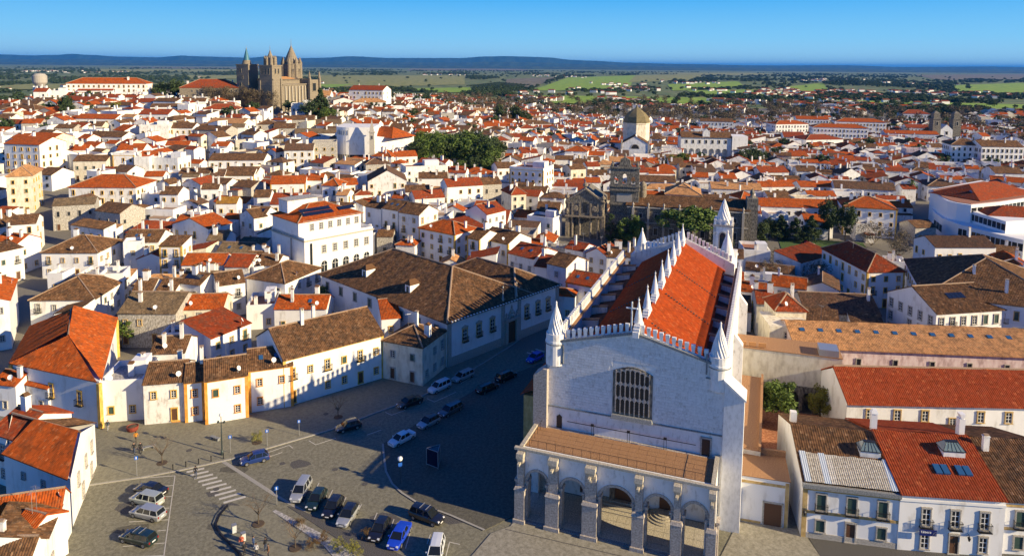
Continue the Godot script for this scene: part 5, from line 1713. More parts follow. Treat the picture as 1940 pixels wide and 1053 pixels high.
func palace() -> void:
	var o := thing("palace", "white palace with a huge brown hipped roof, dormers and carved portal", "palace", Vector3(-16.8, 0.2, -158.9), deg_to_rad(-43.4))
	reserve(-16.8, -158.9, 43.4, 46, 34)
	var w := 44.4
	var d := 33.0
	var g := Geo.new()
	g.box(Vector3(0, 3.5, 4.6), Vector3(w, 11.0, 23.8))
	g.box(Vector3(9.2, 3.5, -11.9), Vector3(26.0, 11.0, 9.2))
	part("wall", g, M.w, o)
	var q: MeshInstance3D
	for e in [[0.0, 4.6, w, 23.8, 5.8], [9.2, -9.5, 26.0, 14.0, 3.6]]:
		g = Geo.new()
		g.x = Transform3D(Basis.IDENTITY, Vector3(e[0], 0, e[1]))
		var lines := hip_roof(e[2], e[3], 9.0, e[4], 0.06, g, Vector2(1, 1 + e[4]), 0.6)
		q = part("roof", g, M.b, o)
		g = Geo.new()
		g.x = Transform3D(Basis.IDENTITY, Vector3(e[0], 0, e[1]))
		for l in lines:
			g.tube(l[0], l[1], 0.2, 0.2, 6)
		part("ridge_tiles", g, M.mortar, q)
	# white tile ends along the eaves
	g = Geo.new()
	for i in 40:
		g.box(Vector3(w / 2 + 0.62, 8.95, -d / 2 + 0.83 * i), Vector3(0.3, 0.16, 0.3))
	q = part("eaves_tiles", g, M.joint, o)
	q.set_meta("kind", "stuff")
	# side towards the little square: plain windows, dormers above
	for i in 8:
		add_window(o, Vector3(-19.5 + 5.5 * i, 6.6, d / 2), 0, 1.3, 2.0, "granite", true, "shutter")
	for e in [-9.0, 6.5]:
		g = Geo.new()
		var z := d / 2 - 4.0
		g.box(Vector3(e, 10.9, z), Vector3(1.7, 2.4, 2.4))
		var k := part("dormer", g, M.w, o)
		g = Geo.new()
		g.hexa(Vector3(e, 12.6, z), Vector3(2.3, 1.0, 2.9), Vector3(0.1, 1.0, 1.6))
		part("dormer_roof", g, M.b, k)
		var pn := put("pane", window_mesh("shutter"), k, Vector3(e, 11.0, z + 1.2))
		pn.scale = Vector3(0.9, 1.1, 1)
	# street front on the right
	var tn := PI / 2
	var b := Basis(Vector3.UP, tn)
	for xx in [-12.0, -8.2, -4.4, 6.0, 9.6, 13.0]:
		add_window(o, b * Vector3(xx, 5.2, w / 2), tn, 1.35, 2.7, "ochre", true, "pane", true)
		g = Geo.new()
		g.poly(PackedVector2Array([Vector2(xx - 0.9, 6.6), Vector2(xx + 0.9, 6.6), Vector2(xx + 0.75, 6.85), Vector2(xx, 7.15), Vector2(xx - 0.75, 6.85)]), 0.0, 0.2, b, b * Vector3(0, 0, w / 2))
		part("window_hood", g, M.granite, o)
	g = Geo.new()
	for xx in [-16.1, -1.3, 3.6, 16.1]:
		g.box(b * Vector3(xx, 4.5, w / 2 + 0.06), Vector3(0.3, 9.0, 0.9))
	part("corner_strips", g, M.granite, o)
	g = Geo.new()
	g.box(b * Vector3(0, 0.7, w / 2 + 0.05), Vector3(0.16, 1.9, 32.6))
	part("plinth", g, M.granite, o)
	g = Geo.new()
	g.poly(PackedVector2Array([Vector2(-0.1, 0), Vector2(2.3, 0), Vector2(2.3, 4.4), Vector2(-0.1, 4.4)]), 0.1, 0.2, b, b * Vector3(0, 0, w / 2))
	q = part("portal_door", g, M.wood, o)
	g = Geo.new()
	for xx in [-0.45, 2.65]:
		g.box(b * Vector3(xx, 2.5, w / 2 + 0.3), Vector3(0.6, 5.0, 0.6))
	g.box(b * Vector3(1.1, 5.1, w / 2 + 0.35), Vector3(0.8, 0.5, 4.2))
	for e in [[-0.5, 5.8, 0.5], [2.7, 5.8, 0.5], [1.1, 6.2, 1.2], [0.4, 5.7, 0.5], [1.8, 5.7, 0.5], [1.1, 7.2, 0.6]]:
		g.lathe(b * Vector3(e[0], e[1] - 0.6, w / 2 + 0.3), [[e[2] * 0.5, 0.0], [e[2] * 0.6, 0.3], [e[2] * 0.3, 0.7], [e[2] * 0.42, 1.0], [0.05, 1.5]], 8)
	part("portal_carving", g, M.granite, q)
	for xx in [-0.9, 3.2]:
		g = Geo.new()
		g.lathe(b * Vector3(xx, 9.2, w / 2 - 0.4), [[0.3, 0.0], [0.15, 1.0], [0.05, 2.6], [0.2, 2.9], [0.02, 3.2]], 8)
		part("roof_finial", g, M.granite, o)

func solar_block() -> void:
	# white four-storey block, its upper storey set back under an orange roof with solar panels
	var c := Vector3(-52.5, 1.5, -194.5)
	var o := thing("office_block", "tall white block with solar panels on its orange roof and arched ground windows", "building", c, deg_to_rad(45.0))
	reserve(-52.5, -194.5, -45, 24, 21)
	part("wall", wall_geo(21.0, 18.0, 10.4, 0, "f"), M.w, o)
	var g := Geo.new()
	g.box(Vector3(-1.0, 12.6, -1.2), Vector3(19.0, 5.2, 14.5))
	part("upper_storey", g, M.w, o)
	g = Geo.new()
	g.x = Transform3D(Basis.IDENTITY, Vector3(-1.0, 0, -1.2))
	var lines := hip_roof(19.0, 14.5, 15.1, 3.0, 0.055, g, Vector2(4, 4), 0.5)
	var q := part("roof", g, M.o, o)
	g = Geo.new()
	g.x = Transform3D(Basis.IDENTITY, Vector3(-1.0, 0, -1.2))
	for l in lines:
		g.tube(l[0], l[1], 0.16, 0.16, 5)
	part("ridge_tiles", g, M.mortar, q)
	var sl := atan(3.0 / 7.25)
	for r in 2:
		for i in 9:
			var p := BoxMesh.new()
			p.size = Vector3(0.95, 0.05, 1.55)
			p.material = M.solar
			var f := 2.2 + 1.7 * r
			var n := put("solar_panel", p, o, Vector3(-7.6 + 1.02 * i, 15.45 + f * tan(sl), 6.05 - f))
			n.rotation.x = sl
	for i in 5:
		var p := BoxMesh.new()
		p.size = Vector3(0.95, 0.05, 1.55)
		p.material = M.solar
		var n := put("solar_panel", p, o, Vector3(3.4 + 1.02 * i, 16.6, 3.5))
		n.rotation.x = sl
	g = Geo.new()
	g.box(Vector3(-4.5, 17.6, -5.0), Vector3(9.0, 3.4, 5.0))
	part("plant_room", g, M.w, o)
	g = Geo.new()
	g.box(Vector3(-4.5, 19.35, -5.0), Vector3(9.6, 0.12, 5.6))
	part("plant_room_roof", g, M.screed, o)
	g = Geo.new()
	g.box(Vector3(0, 10.5, 9.05), Vector3(21.4, 0.35, 0.5))
	g.box(Vector3(-10.55, 10.5, 0), Vector3(0.5, 0.35, 18.2))
	g.box(Vector3(0, 15.0, 6.35), Vector3(18.8, 0.25, 0.3))
	part("cornice", g, M.slab, o)
	many_windows(o, -6.5, 10.0, 5, 7.6, 9.0, 1.3, 2.2, "granite")
	many_windows(o, -8.0, 8.5, 6, 13.2, 6.05, 1.2, 1.9, "granite")
	for i in 5:
		g = Geo.new()
		var xx := -4.9 + 3.3 * i
		g.poly(PackedVector2Array([Vector2(xx - 0.9, 1.2), Vector2(xx + 0.9, 1.2), Vector2(xx + 0.9, 3.6), Vector2(xx + 0.6, 4.2), Vector2(xx, 4.45), Vector2(xx - 0.6, 4.2), Vector2(xx - 0.9, 3.6)]), 9.0, 9.03)
		var k := part("arched_window", g, M.glass, o)
		g = Geo.new()
		arch_ring(g, [xx - 0.9, xx + 0.9, 3.5, 4.45], 0.28, 9.0, 9.14)
		g.box(Vector3(xx, 2.8, 9.05), Vector3(0.08, 3.2, 0.05))
		g.box(Vector3(xx, 3.3, 9.05), Vector3(1.8, 0.08, 0.05))
		part("arch_frame", g, M.joint, k)
	g = Geo.new()
	g.box(Vector3(-8.6, 6.2, 9.03), Vector3(0.7, 7.0, 0.08))
	part("stair_window", g, M.glass, o)
	g = Geo.new()
	g.box(Vector3(-10.53, 6.0, 2.0), Vector3(0.08, 9.5, 0.9))
	part("glass_strip", g, M.zinc, o)

func grace_church() -> void:
	var o := thing("dark_church", "dark stone church with temple front, open bell tower and balustraded nave", "church", Vector3(18.2, 1.4, -231.0), deg_to_rad(-13.0))
	reserve(48, -234, 13, 66, 26)
	var g := Geo.new()
	g.poly(PackedVector2Array([Vector2(0.4, -1), Vector2(11.8, -1), Vector2(11.8, 12.0), Vector2(6.1, 15.8), Vector2(0.4, 12.0)]), -16, -3.2)
	g.poly(PackedVector2Array([Vector2(0, 7.2), Vector2(12.2, 7.2), Vector2(12.2, 12.0), Vector2(6.1, 16.0), Vector2(0, 12.0)]), -3.2, 0)
	var q := part("front", g, M.s2, o)
	g = Geo.new()
	for x in [0.7, 1.9, 4.3, 7.9, 10.3, 11.5]:
		g.lathe(Vector3(x, -0.6, -0.5), [[0.55, 0.0], [0.42, 0.4], [0.38, 7.3], [0.6, 7.8]], 12)
		g.box(Vector3(x, 9.6, 0.12), Vector3(0.5, 4.4, 0.3))
	for x in [0.15, 12.05]:
		g.box(Vector3(x, 3.4, -0.8), Vector3(1.0, 8.6, 1.4))
	part("column", g, M.s, o)  # paler than the front: sunlit edges put into the stone colour
	g = Geo.new()
	for s in [[Vector2(-0.4, 11.9), Vector2(6.1, 16.3)], [Vector2(12.6, 11.9), Vector2(6.1, 16.3)]]:
		g.poly(PackedVector2Array([s[0], s[1], s[1] + Vector2(0, 0.55), s[0] + Vector2(0, 0.55)]), -0.5, 0.5)
	g.box(Vector3(6.1, 7.4, 0.1), Vector3(13.0, 0.5, 1.2))
	part("pediment", g, M.s, o)  # same paler stone, sunlit edges painted in
	for e in [[0.2, 12.5, 0.8], [12.0, 12.5, 0.8], [6.1, 16.6, 0.9], [11.8, 8.0, 0.6], [0.2, 8.0, 0.6]]:
		g = Geo.new()
		g.lathe(Vector3(e[0], e[1], 0), [[0.4, 0.0], [0.35, 0.5], [e[2], 1.0], [e[2] * 0.9, 1.6], [0.2, 2.0], [0.12, 2.6]], 10)
		part("stone_ball", g, M.s, o)
	for x in [3.0, 9.2]:
		g = Geo.new()
		g.lathe(Vector3(0, 0, 0), [[0.5, 0.0], [1.0, 0.05], [1.0, 0.2], [0.7, 0.3], [0.01, 0.3]], 16)
		var k := part("rosette", g, M.s, o)
		k.position = Vector3(x, 10.0, 0)
		k.rotation.x = PI / 2
	g = Geo.new()
	g.box(Vector3(6.1, 10.4, 0.05), Vector3(1.2, 3.4, 0.1))
	part("front_window", g, M.glass, o)
	# bell tower
	g = Geo.new()
	g.box(Vector3(18.4, 8.0, -8), Vector3(9.4, 18.0, 7.0))
	var prof := arch_wall(13.7, 23.1, 7.4, [[15.0, 16.3, 3.4, 4.4], [17.7, 19.1, 4.2, 5.3], [20.5, 21.8, 3.4, 4.4]])
	for i in prof.size():
		prof[i].y += 16.0
	g.poly(prof, -6.0, -4.6)
	g.box(Vector3(18.4, 16.5, -5.3), Vector3(9.4, 1.0, 1.5))
	g.poly(PackedVector2Array([Vector2(16.0, 23.4), Vector2(20.8, 23.4), Vector2(20.2, 24.4), Vector2(19.9, 26.0), Vector2(18.4, 26.8), Vector2(16.9, 26.0), Vector2(16.6, 24.4)]), -6.0, -4.8)
	q = part("bell_tower", g, M.s2, o)
	g = Geo.new()
	for y in [11.2, 15.9, 17.2, 23.3]:
		g.box(Vector3(18.4, y, -7.6 if y < 16.5 else -5.3), Vector3(10.0, 0.45, 7.6 if y < 16.5 else 2.2))
	g.lathe(Vector3(18.4, 27.3, -5.4), [[0.3, -0.6], [0.25, 0.2], [0.05, 1.2]], 8)
	for x in [14.3, 22.5]:
		g.lathe(Vector3(x, 23.5, -5.4), [[0.4, 0.0], [0.6, 0.8], [0.2, 1.4], [0.05, 2.2]], 8)
	part("cornice", g, M.s2, q)
	g = Geo.new()
	g.box(Vector3(18.4, 13.4, -4.47), Vector3(5.0, 2.8, 0.08))
	part("panel", g, M.granite, q)
	for x in [15.65, 18.4, 21.15]:
		g = Geo.new()
		g.lathe(Vector3(x, 18.2, -5.3), [[0.5, 0.0], [0.34, 0.3], [0.28, 0.8], [0.1, 1.0]], 10)
		part("bell", g, M.ochre, q)
	g = Geo.new()
	g.lathe(Vector3(24.2, 6, -8.5), [[1.25, 0.0], [1.25, 11.2], [0.9, 12.0], [0.05, 12.6]], 14)
	part("stair_turret", g, M.s, o)
	# nave
	g = Geo.new()
	g.box(Vector3(38.5, 4.9, -9.0), Vector3(38.0, 12.0, 13.0))
	g.box(Vector3(16.0, 3.5, -4.4), Vector3(9.0, 9.0, 2.0))
	part("nave_wall", g, M.s2, o)
	g = Geo.new()
	var up := Vector3(0, 2.6, -6.8)
	plane_of_tiles(g, Vector3(19.0, 11.4, -2.8), Vector3.RIGHT, up.normalized(), 39.0, [[0, up.length()], [39, up.length()]], 0.05, Vector2(3, 3))
	var up2 := Vector3(0, 2.6, 6.8)
	plane_of_tiles(g, Vector3(58.0, 11.4, -16.2), Vector3.LEFT, up2.normalized(), 39.0, [[0, up2.length()], [39, up2.length()]], 0.05, Vector2(3, 3))
	part("nave_roof", g, M.b, o)
	for i in 8:
		g = Geo.new()
		var x := 21.5 + 4.9 * i
		g.box(Vector3(x, 4.9, -2.2), Vector3(0.7, 11.6, 1.0))
		g.lathe(Vector3(x, 10.9, -2.2), [[0.35, 0.0], [0.2, 0.5], [0.4, 1.0], [0.05, 1.7]], 8)
		part("buttress", g, M.granite, o)
		if i < 7:
			add_window(o, Vector3(x + 2.45, 8.2, -2.48), 0, 1.2, 1.6, "granite", false)
			add_window(o, Vector3(x + 2.45, 3.2, -2.48), 0, 1.5, 2.6, "granite", false)
	g = Geo.new()
	g.box(Vector3(38.5, 10.9, -2.4), Vector3(38.0, 0.35, 0.5))
	g.box(Vector3(38.5, 5.9, -2.4), Vector3(38.0, 0.3, 0.4))
	part("string_course", g, M.granite, o)
	g = Geo.new()
	g.box(Vector3(58.6, 7.0, -6), Vector3(3.4, 16.5, 5.0))
	g.lathe(Vector3(58.6, 15.2, -6), [[1.4, 0.0], [0.5, 0.8], [0.8, 1.6], [0.1, 3.0]], 8)
	part("end_tower", g, M.s2, o)

func cathedral() -> void:
	var o := thing("cathedral", "sandstone cathedral with blue-tiled spire, turreted towers and lantern on the hill", "cathedral", Vector3(-171.0, 27.0, -452.0), deg_to_rad(-20.0))
	var g := Geo.new()
	# left tower with its tiled spire
	g.box(Vector3(0, 13.5, -4.5), Vector3(9.2, 33.0, 9.2))
	g.box(Vector3(0, 29.6, -4.5), Vector3(9.8, 0.7, 9.8))
	var q := part("tower", g, M.s, o)
	g = Geo.new()
	g.lathe(Vector3(-0.3, 29.9, -4.5), [[2.7, 0.0], [2.9, 0.2], [2.6, 1.2], [2.2, 2.6]], 16)
	part("spire_base", g, M.s, q)
	g = Geo.new()
	g.lathe(Vector3(-0.3, 32.4, -4.5), [[2.0, 0.0], [1.4, 2.8], [0.7, 5.6], [0.3, 7.2]], 16)
	part("spire", g, M.bluetile, q)
	g = Geo.new()
	g.lathe(Vector3(-0.3, 39.4, -4.5), [[0.35, 0.0], [0.5, 0.2], [0.1, 0.6], [0.05, 2.4]], 8)
	part("finial", g, M.s, q)
	for e in [[-1.5, 26.0, 1.6, 2.6], [-0.2, 21.8, 1.5, 2.6], [-1.5, 17.2, 1.5, 2.6], [-1.3, 12.6, 1.4, 3.0], [1.3, 12.6, 1.4, 3.0], [1.3, 7.6, 1.5, 3.0]]:
		add_window(o, Vector3(e[0], e[1], 0.12), 0, e[2], e[3], "s", false)
	# right tower, lantern crown
	g = Geo.new()
	g.box(Vector3(18.0, 13.2, -4.5), Vector3(9.6, 32.4, 9.2))
	for e in [13.4, 22.6]:
		g.hexa(Vector3(e, 8.0, 0.2), Vector3(2.0, 24.0, 1.8), Vector3(1.3, 24.0, 0.6))
	for e in [-0.8, -8.2]:
		g.hexa(Vector3(23.0, 8.0, e), Vector3(2.2, 26.0, 2.0), Vector3(0.8, 26.0, 1.4))
	g.box(Vector3(18.0, 29.2, -4.5), Vector3(10.2, 0.7, 9.8))
	q = part("tower", g, M.s, o)
	for i in 3:
		add_window(o, Vector3(15.3 + 2.5 * i, 25.6, 0.12), 0, 1.5, 4.0, "s", false)
	for i in 2:
		add_window(o, Vector3(22.85, 25.8, -3.0 - 3.0 * i), PI / 2, 1.2, 3.4, "s", false)
	g = Geo.new()
	g.lathe(Vector3(18.0, 29.4, -4.5), [[3.0, 0.0], [2.9, 4.0], [2.0, 4.8], [0.9, 7.4], [0.15, 9.6], [0.05, 12.5]], 12)
	for i in 8:
		var a := TAU * i / 8.0
		g.lathe(Vector3(18.0 + sin(a) * 3.4, 29.4, -4.5 + cos(a) * 3.2), [[0.75, 0.0], [0.7, 4.6], [0.5, 5.0], [0.05, 6.2]], 8)
	part("crown", g, M.s, q)
	# porch wall between the towers, nave, transept
	g = Geo.new()
	g.box(Vector3(9, 6.0, -6.5), Vector3(9, 16.0, 4))
	g.box(Vector3(9.5, 8.5, -24), Vector3(17.0, 22.0, 32))
	g.box(Vector3(9.5, 9.2, -40), Vector3(31.0, 21.4, 12))
	part("nave_wall", g, M.s, o)
	g = Geo.new()
	for i in 22:
		g.box(Vector3(18.1, 20.0, -9.5 - 1.3 * i), Vector3(0.5, 1.0, 0.7))
	for i in 9:
		g.box(Vector3(4.8 + 1.05 * i, 14.4, -4.6), Vector3(0.6, 1.0, 0.5))
	for i in 22:
		g.box(Vector3(-5.6 + 1.4 * i, 20.4, -33.9), Vector3(0.8, 1.0, 0.5))
	q = part("battlement", g, M.s, o)
	q.set_meta("kind", "stuff")
	g = Geo.new()
	g.box(Vector3(20.6, 7.0, -21), Vector3(6.0, 20.0, 24))
	g.box(Vector3(20.6, 17.1, -21), Vector3(6.8, 0.6, 24.6))
	part("aisle", g, M.s, o)
	for i in 7:
		g = Geo.new()
		g.hexa(Vector3(24.0, 6.6, -11.0 - 3.4 * i), Vector3(1.6, 19.0, 0.9), Vector3(0.7, 19.0, 0.7))
		part("buttress", g, M.slab, o)
	g = Geo.new()
	g.poly(PackedVector2Array([Vector2(1, 19.4), Vector2(18, 19.4), Vector2(9.5, 22.0)]), -39, -8)
	part("nave_roof", g, M.t, o)
	g = Geo.new()
	for e in [-34.5, -45.4]:
		g.hexa(Vector3(25.4, 9.4, e), Vector3(2.0, 23.0, 2.0), Vector3(1.5, 23.0, 1.5))
		g.lathe(Vector3(25.4, 20.9, e), [[0.9, 0.0], [0.7, 2.0], [0.05, 5.0]], 8)
	part("transept_pinnacle", g, M.s, o)
	add_window(o, Vector3(25.05, 15.0, -40.0), PI / 2, 4.4, 6.0, "s", false)
	# crossing lantern with stone cone
	g = Geo.new()
	g.lathe(Vector3(8.5, 20.0, -38.0), [[6.4, 0.0], [6.2, 9.6], [6.6, 9.8], [6.4, 10.4], [4.9, 10.6], [4.7, 12.2], [3.1, 16.0], [1.2, 20.4], [0.2, 22.6], [0.06, 27.0]], 16)
	q = part("lantern", g, M.s, o)
	for i in 8:
		g = Geo.new()
		var a := TAU * (i + 0.5) / 8.0
		g.lathe(Vector3(8.5 + sin(a) * 6.0, 20, -38.0 + cos(a) * 6.0), [[1.25, 0.0], [1.2, 11.4], [0.8, 12.0], [0.05, 15.0]], 10)
		part("lantern_turret", g, M.s, q)
	for i in 8:
		var a := TAU * i / 8.0
		add_window(o, Vector3(8.5 + sin(a) * 6.2, 24.5, -38.0 + cos(a) * 6.2), a, 1.5, 5.5, "s", false)

func domed_church() -> void:
	var o := thing("domed_church", "white gabled chapel front before an octagonal drum with a stone dome", "church", Vector3(69.0, 3.8, -396.0), deg_to_rad(-10.0))
	reserve(71, -408, 10, 18, 32)
	var g := Geo.new()
	g.poly(PackedVector2Array([Vector2(-7.4, -1), Vector2(7.4, -1), Vector2(7.4, 11.0), Vector2(0.2, 15.2), Vector2(-7.4, 11.0)]), -12, 0)
	part("wall", g, M.x, o)
	g = Geo.new()
	g.x = Transform3D(Basis(Vector3.UP, PI / 2), Vector3(0, 0, -6))
	gable_roof(12.4, 14.8, 11.0, 4.2, 0.0, g, g, Vector2(1, 1))
	part("roof", g, M.b, o)
	g = Geo.new()
	for e in [-7.5, 7.5]:
		g.box(Vector3(e, 5, -0.2), Vector3(0.9, 12.4, 1.0))
		g.lathe(Vector3(e, 11.2, -0.2), [[0.5, 0.0], [0.3, 0.6], [0.5, 1.2], [0.05, 2.2]], 8)
	part("corner_strips", g, M.granite, o)
	g = Geo.new()
	g.poly(PackedVector2Array([Vector2(-2.2, 8.0), Vector2(2.2, 8.0), Vector2(1.9, 9.3), Vector2(1.1, 10.2), Vector2(0, 10.5), Vector2(-1.1, 10.2), Vector2(-1.9, 9.3)]), 0, 0.06)
	var q := part("lunette", g, M.glass, o)
	g = Geo.new()
	arch_ring(g, [-2.1, 2.1, 8.1, 10.4], 0.4, 0.0, 0.16)
	part("lunette_frame", g, M.granite, q)
	g = Geo.new()
	g.lathe(Vector3(0.4, 8.0, -19), [[7.6, 0.0], [7.6, 12.6], [8.0, 12.8], [8.0, 13.4]], 8, 0.0, 0.0)
	part("drum", g, M.c, o)
	g = Geo.new()
	g.lathe(Vector3(0.4, 21.4, -19), [[7.9, 0.0], [7.6, 1.6], [6.8, 3.4], [5.2, 5.4], [3.2, 7.0], [1.3, 8.2], [0.9, 8.6], [0.5, 9.2], [0.06, 11.4]], 8)
	part("dome", g, M.dome, o)
	add_window(o, Vector3(0.4, 16.5, -11.95), 0, 2.0, 3.4, "granite", false)

func museum() -> void:
	var o := thing("museum", "white museum with rounded end over dark columns and arched side windows", "museum")
	var g := Geo.new()
	var pts := []
	for i in 9:
		var a := PI * (0.5 + 0.5 * i / 8.0)
		pts.append([-77.0 + cos(a) * 7.5, -342.0 + sin(a) * 8.0])
	pts.append_array([[-84.5, -356], [-66, -356], [-65.5, -334.8]])
	prism(g, pts, 15.0, 28.0)
	part("wall", g, M.w, o)
	g = Geo.new()
	for i in 9:
		var a := PI * (0.5 + 0.42 * i / 8.0)
		g.lathe(Vector3(-77.0 + cos(a) * 7.2, 9.0, -342.0 + sin(a) * 7.7), [[0.35, 0.0], [0.35, 6.2]], 8)
		part("column", g, M.slab, o)
		g = Geo.new()
	prism(g, [[-83, -344], [-79, -337], [-75, -335.4], [-67, -336.5], [-67, -352], [-83, -352]], 9, 15.2)
	part("glazed_base", g, M.glass, o)
	for i in 6:
		g = Geo.new()
		var a := PI * (0.52 + 0.3 * i / 6.0)
		g.box(Vector3(-77.0 + cos(a) * 7.55, 25.5, -342.0 + sin(a) * 8.05), Vector3(0.5, 2.2, 0.25), a - PI / 2)
		part("slot_window", g, M.zinc, o)
	g = Geo.new()
	prism(g, [[-66, -336], [-48.5, -350], [-58, -362], [-72, -350]], 9, 23.0)
	part("hall_wall", g, M.w, o)
	g = Geo.new()
	g.x = Transform3D(Basis(Vector3.UP, deg_to_rad(-38.6)), Vector3(-61.0, 0, -349.5))
	hip_roof(22.0, 15.0, 23.0, 4.2, 0.0, g, Vector2(2, 2))
	part("hall_roof", g, M.o, o)
	var dirv := Vector3(17.5, 0, -14).normalized()
	var yaw := atan2(14.0, 17.5)
	for i in 8:
		g = Geo.new()
		var p := Vector3(-66, 0, -336) + dirv * (3.0 + 2.4 * i)
		g.poly(PackedVector2Array([Vector2(-0.65, 13.5), Vector2(0.65, 13.5), Vector2(0.65, 15.6), Vector2(0.4, 16.2), Vector2(0, 16.4), Vector2(-0.4, 16.2), Vector2(-0.65, 15.6)]), 0.0, 0.05, Basis(Vector3.UP, yaw), p)
		part("arched_window", g, M.glass, o)
	var t := thing("stone_spire", "slender stone bell tower with pointed spire beside curved white museum", "tower", Vector3(-65.5, 10, -331.0), 0.2)
	g = Geo.new()
	g.hexa(Vector3(0, 7, 0), Vector3(2.5, 18, 2.5), Vector3(2.3, 18, 2.3))
	part("shaft", g, M.granite, t)
	g = Geo.new()
	g.box(Vector3(0, 16.1, 0), Vector3(2.9, 0.4, 2.9))
	g.hexa(Vector3(0, 19.2, 0), Vector3(2.3, 6.0, 2.3), Vector3(0.1, 6.0, 0.1))
	part("spire", g, M.granite, t)
	add_window(t, Vector3(0, 13.8, 1.2), 0, 0.8, 1.8, "granite", false)

func hotel() -> void:
	var o := thing("hotel", "curved white modern hotel with ribbon windows, glass balconies and red-tiled roof", "hotel")
	reserve(175, -236, -20, 52, 60)
	var g := Geo.new()
	var up := [[156, -262], [150.6, -246], [148.9, -240], [149.6, -235.6], [152.2, -232.2], [166, -238], [196, -254], [190, -285]]
	prism(g, up, -1, 13.2)
	var lowr := [[156.5, -262], [150.3, -249], [147.2, -239], [147.0, -230], [149.2, -222], [151, -215.5], [153.5, -209], [192, -214], [196, -254], [166, -238]]
	prism(g, lowr, -1, 7.2)
	prism(g, [[153, -233.4], [153.6, -217.3], [178, -224], [178, -243]], 7.0, 11.0)
	part("wall", g, M.W, o)
	g = Geo.new()
	prism(g, [[156, -261], [151, -246], [150, -240], [150.4, -236.4], [152.8, -233.4], [166, -239], [194, -254], [189, -282]], 13.2, 13.35)
	part("flat_roof", g, M.terrace, o)
	g = Geo.new()
	g.x = Transform3D(Basis(Vector3.UP, deg_to_rad(28)), Vector3(170, 0, -254))
	hip_roof(34, 17, 13.6, 3.6, 0.0, g, Vector2(3, 1))
	part("tiled_roof", g, M.r, o)
	g = Geo.new()
	g.x = Transform3D(Basis(Vector3.UP, deg_to_rad(-14)), Vector3(166, 0, -229.5))
	hip_roof(22, 13, 11.0, 2.4, 0.0, g, Vector2(3, 6))
	part("tiled_roof", g, M.r, o)
	# ribbon windows, one pane at a time
	for row in [[[147.0, -230], [149.2, -222], 5, 4.8, 2.2], [[149.2, -222], [151, -215.5], 4, 4.8, 2.2], [[151, -215.5], [153.5, -209], 4, 4.8, 2.2], [[153.0, -233.4], [153.6, -217.3], 8, 9.0, 2.0], [[152.2, -232.2], [166, -238], 5, 11.4, 1.5], [[166, -238], [196, -254], 14, 11.4, 1.5], [[147.0, -230], [149.2, -222], 3, 1.6, 2.2], [[150.3, -249], [147.2, -239], 3, 3.5, 2.4]]:
		var a := Vector3(row[0][0], row[3], row[0][1])
		var b := Vector3(row[1][0], row[3], row[1][1])
		var yaw := -atan2(b.z - a.z, b.x - a.x)
		for i in row[2]:
			g = Geo.new()
			g.box(a.lerp(b, (i + 0.5) / row[2]), Vector3(a.distance_to(b) / row[2] * 0.82, row[4], 0.16), yaw)
			part("window_pane", g, M.glass, o)
	for i in 3:
		var p := BoxMesh.new()
		p.size = Vector3(1.4, 0.06, 2.4)
		p.material = M.solar
		var n := put("roof_light", p, o, Vector3(160.5 + 3.4 * i, 15.3, -244.5 - 1.8 * i), deg_to_rad(28))
		n.rotation.x = 0.4

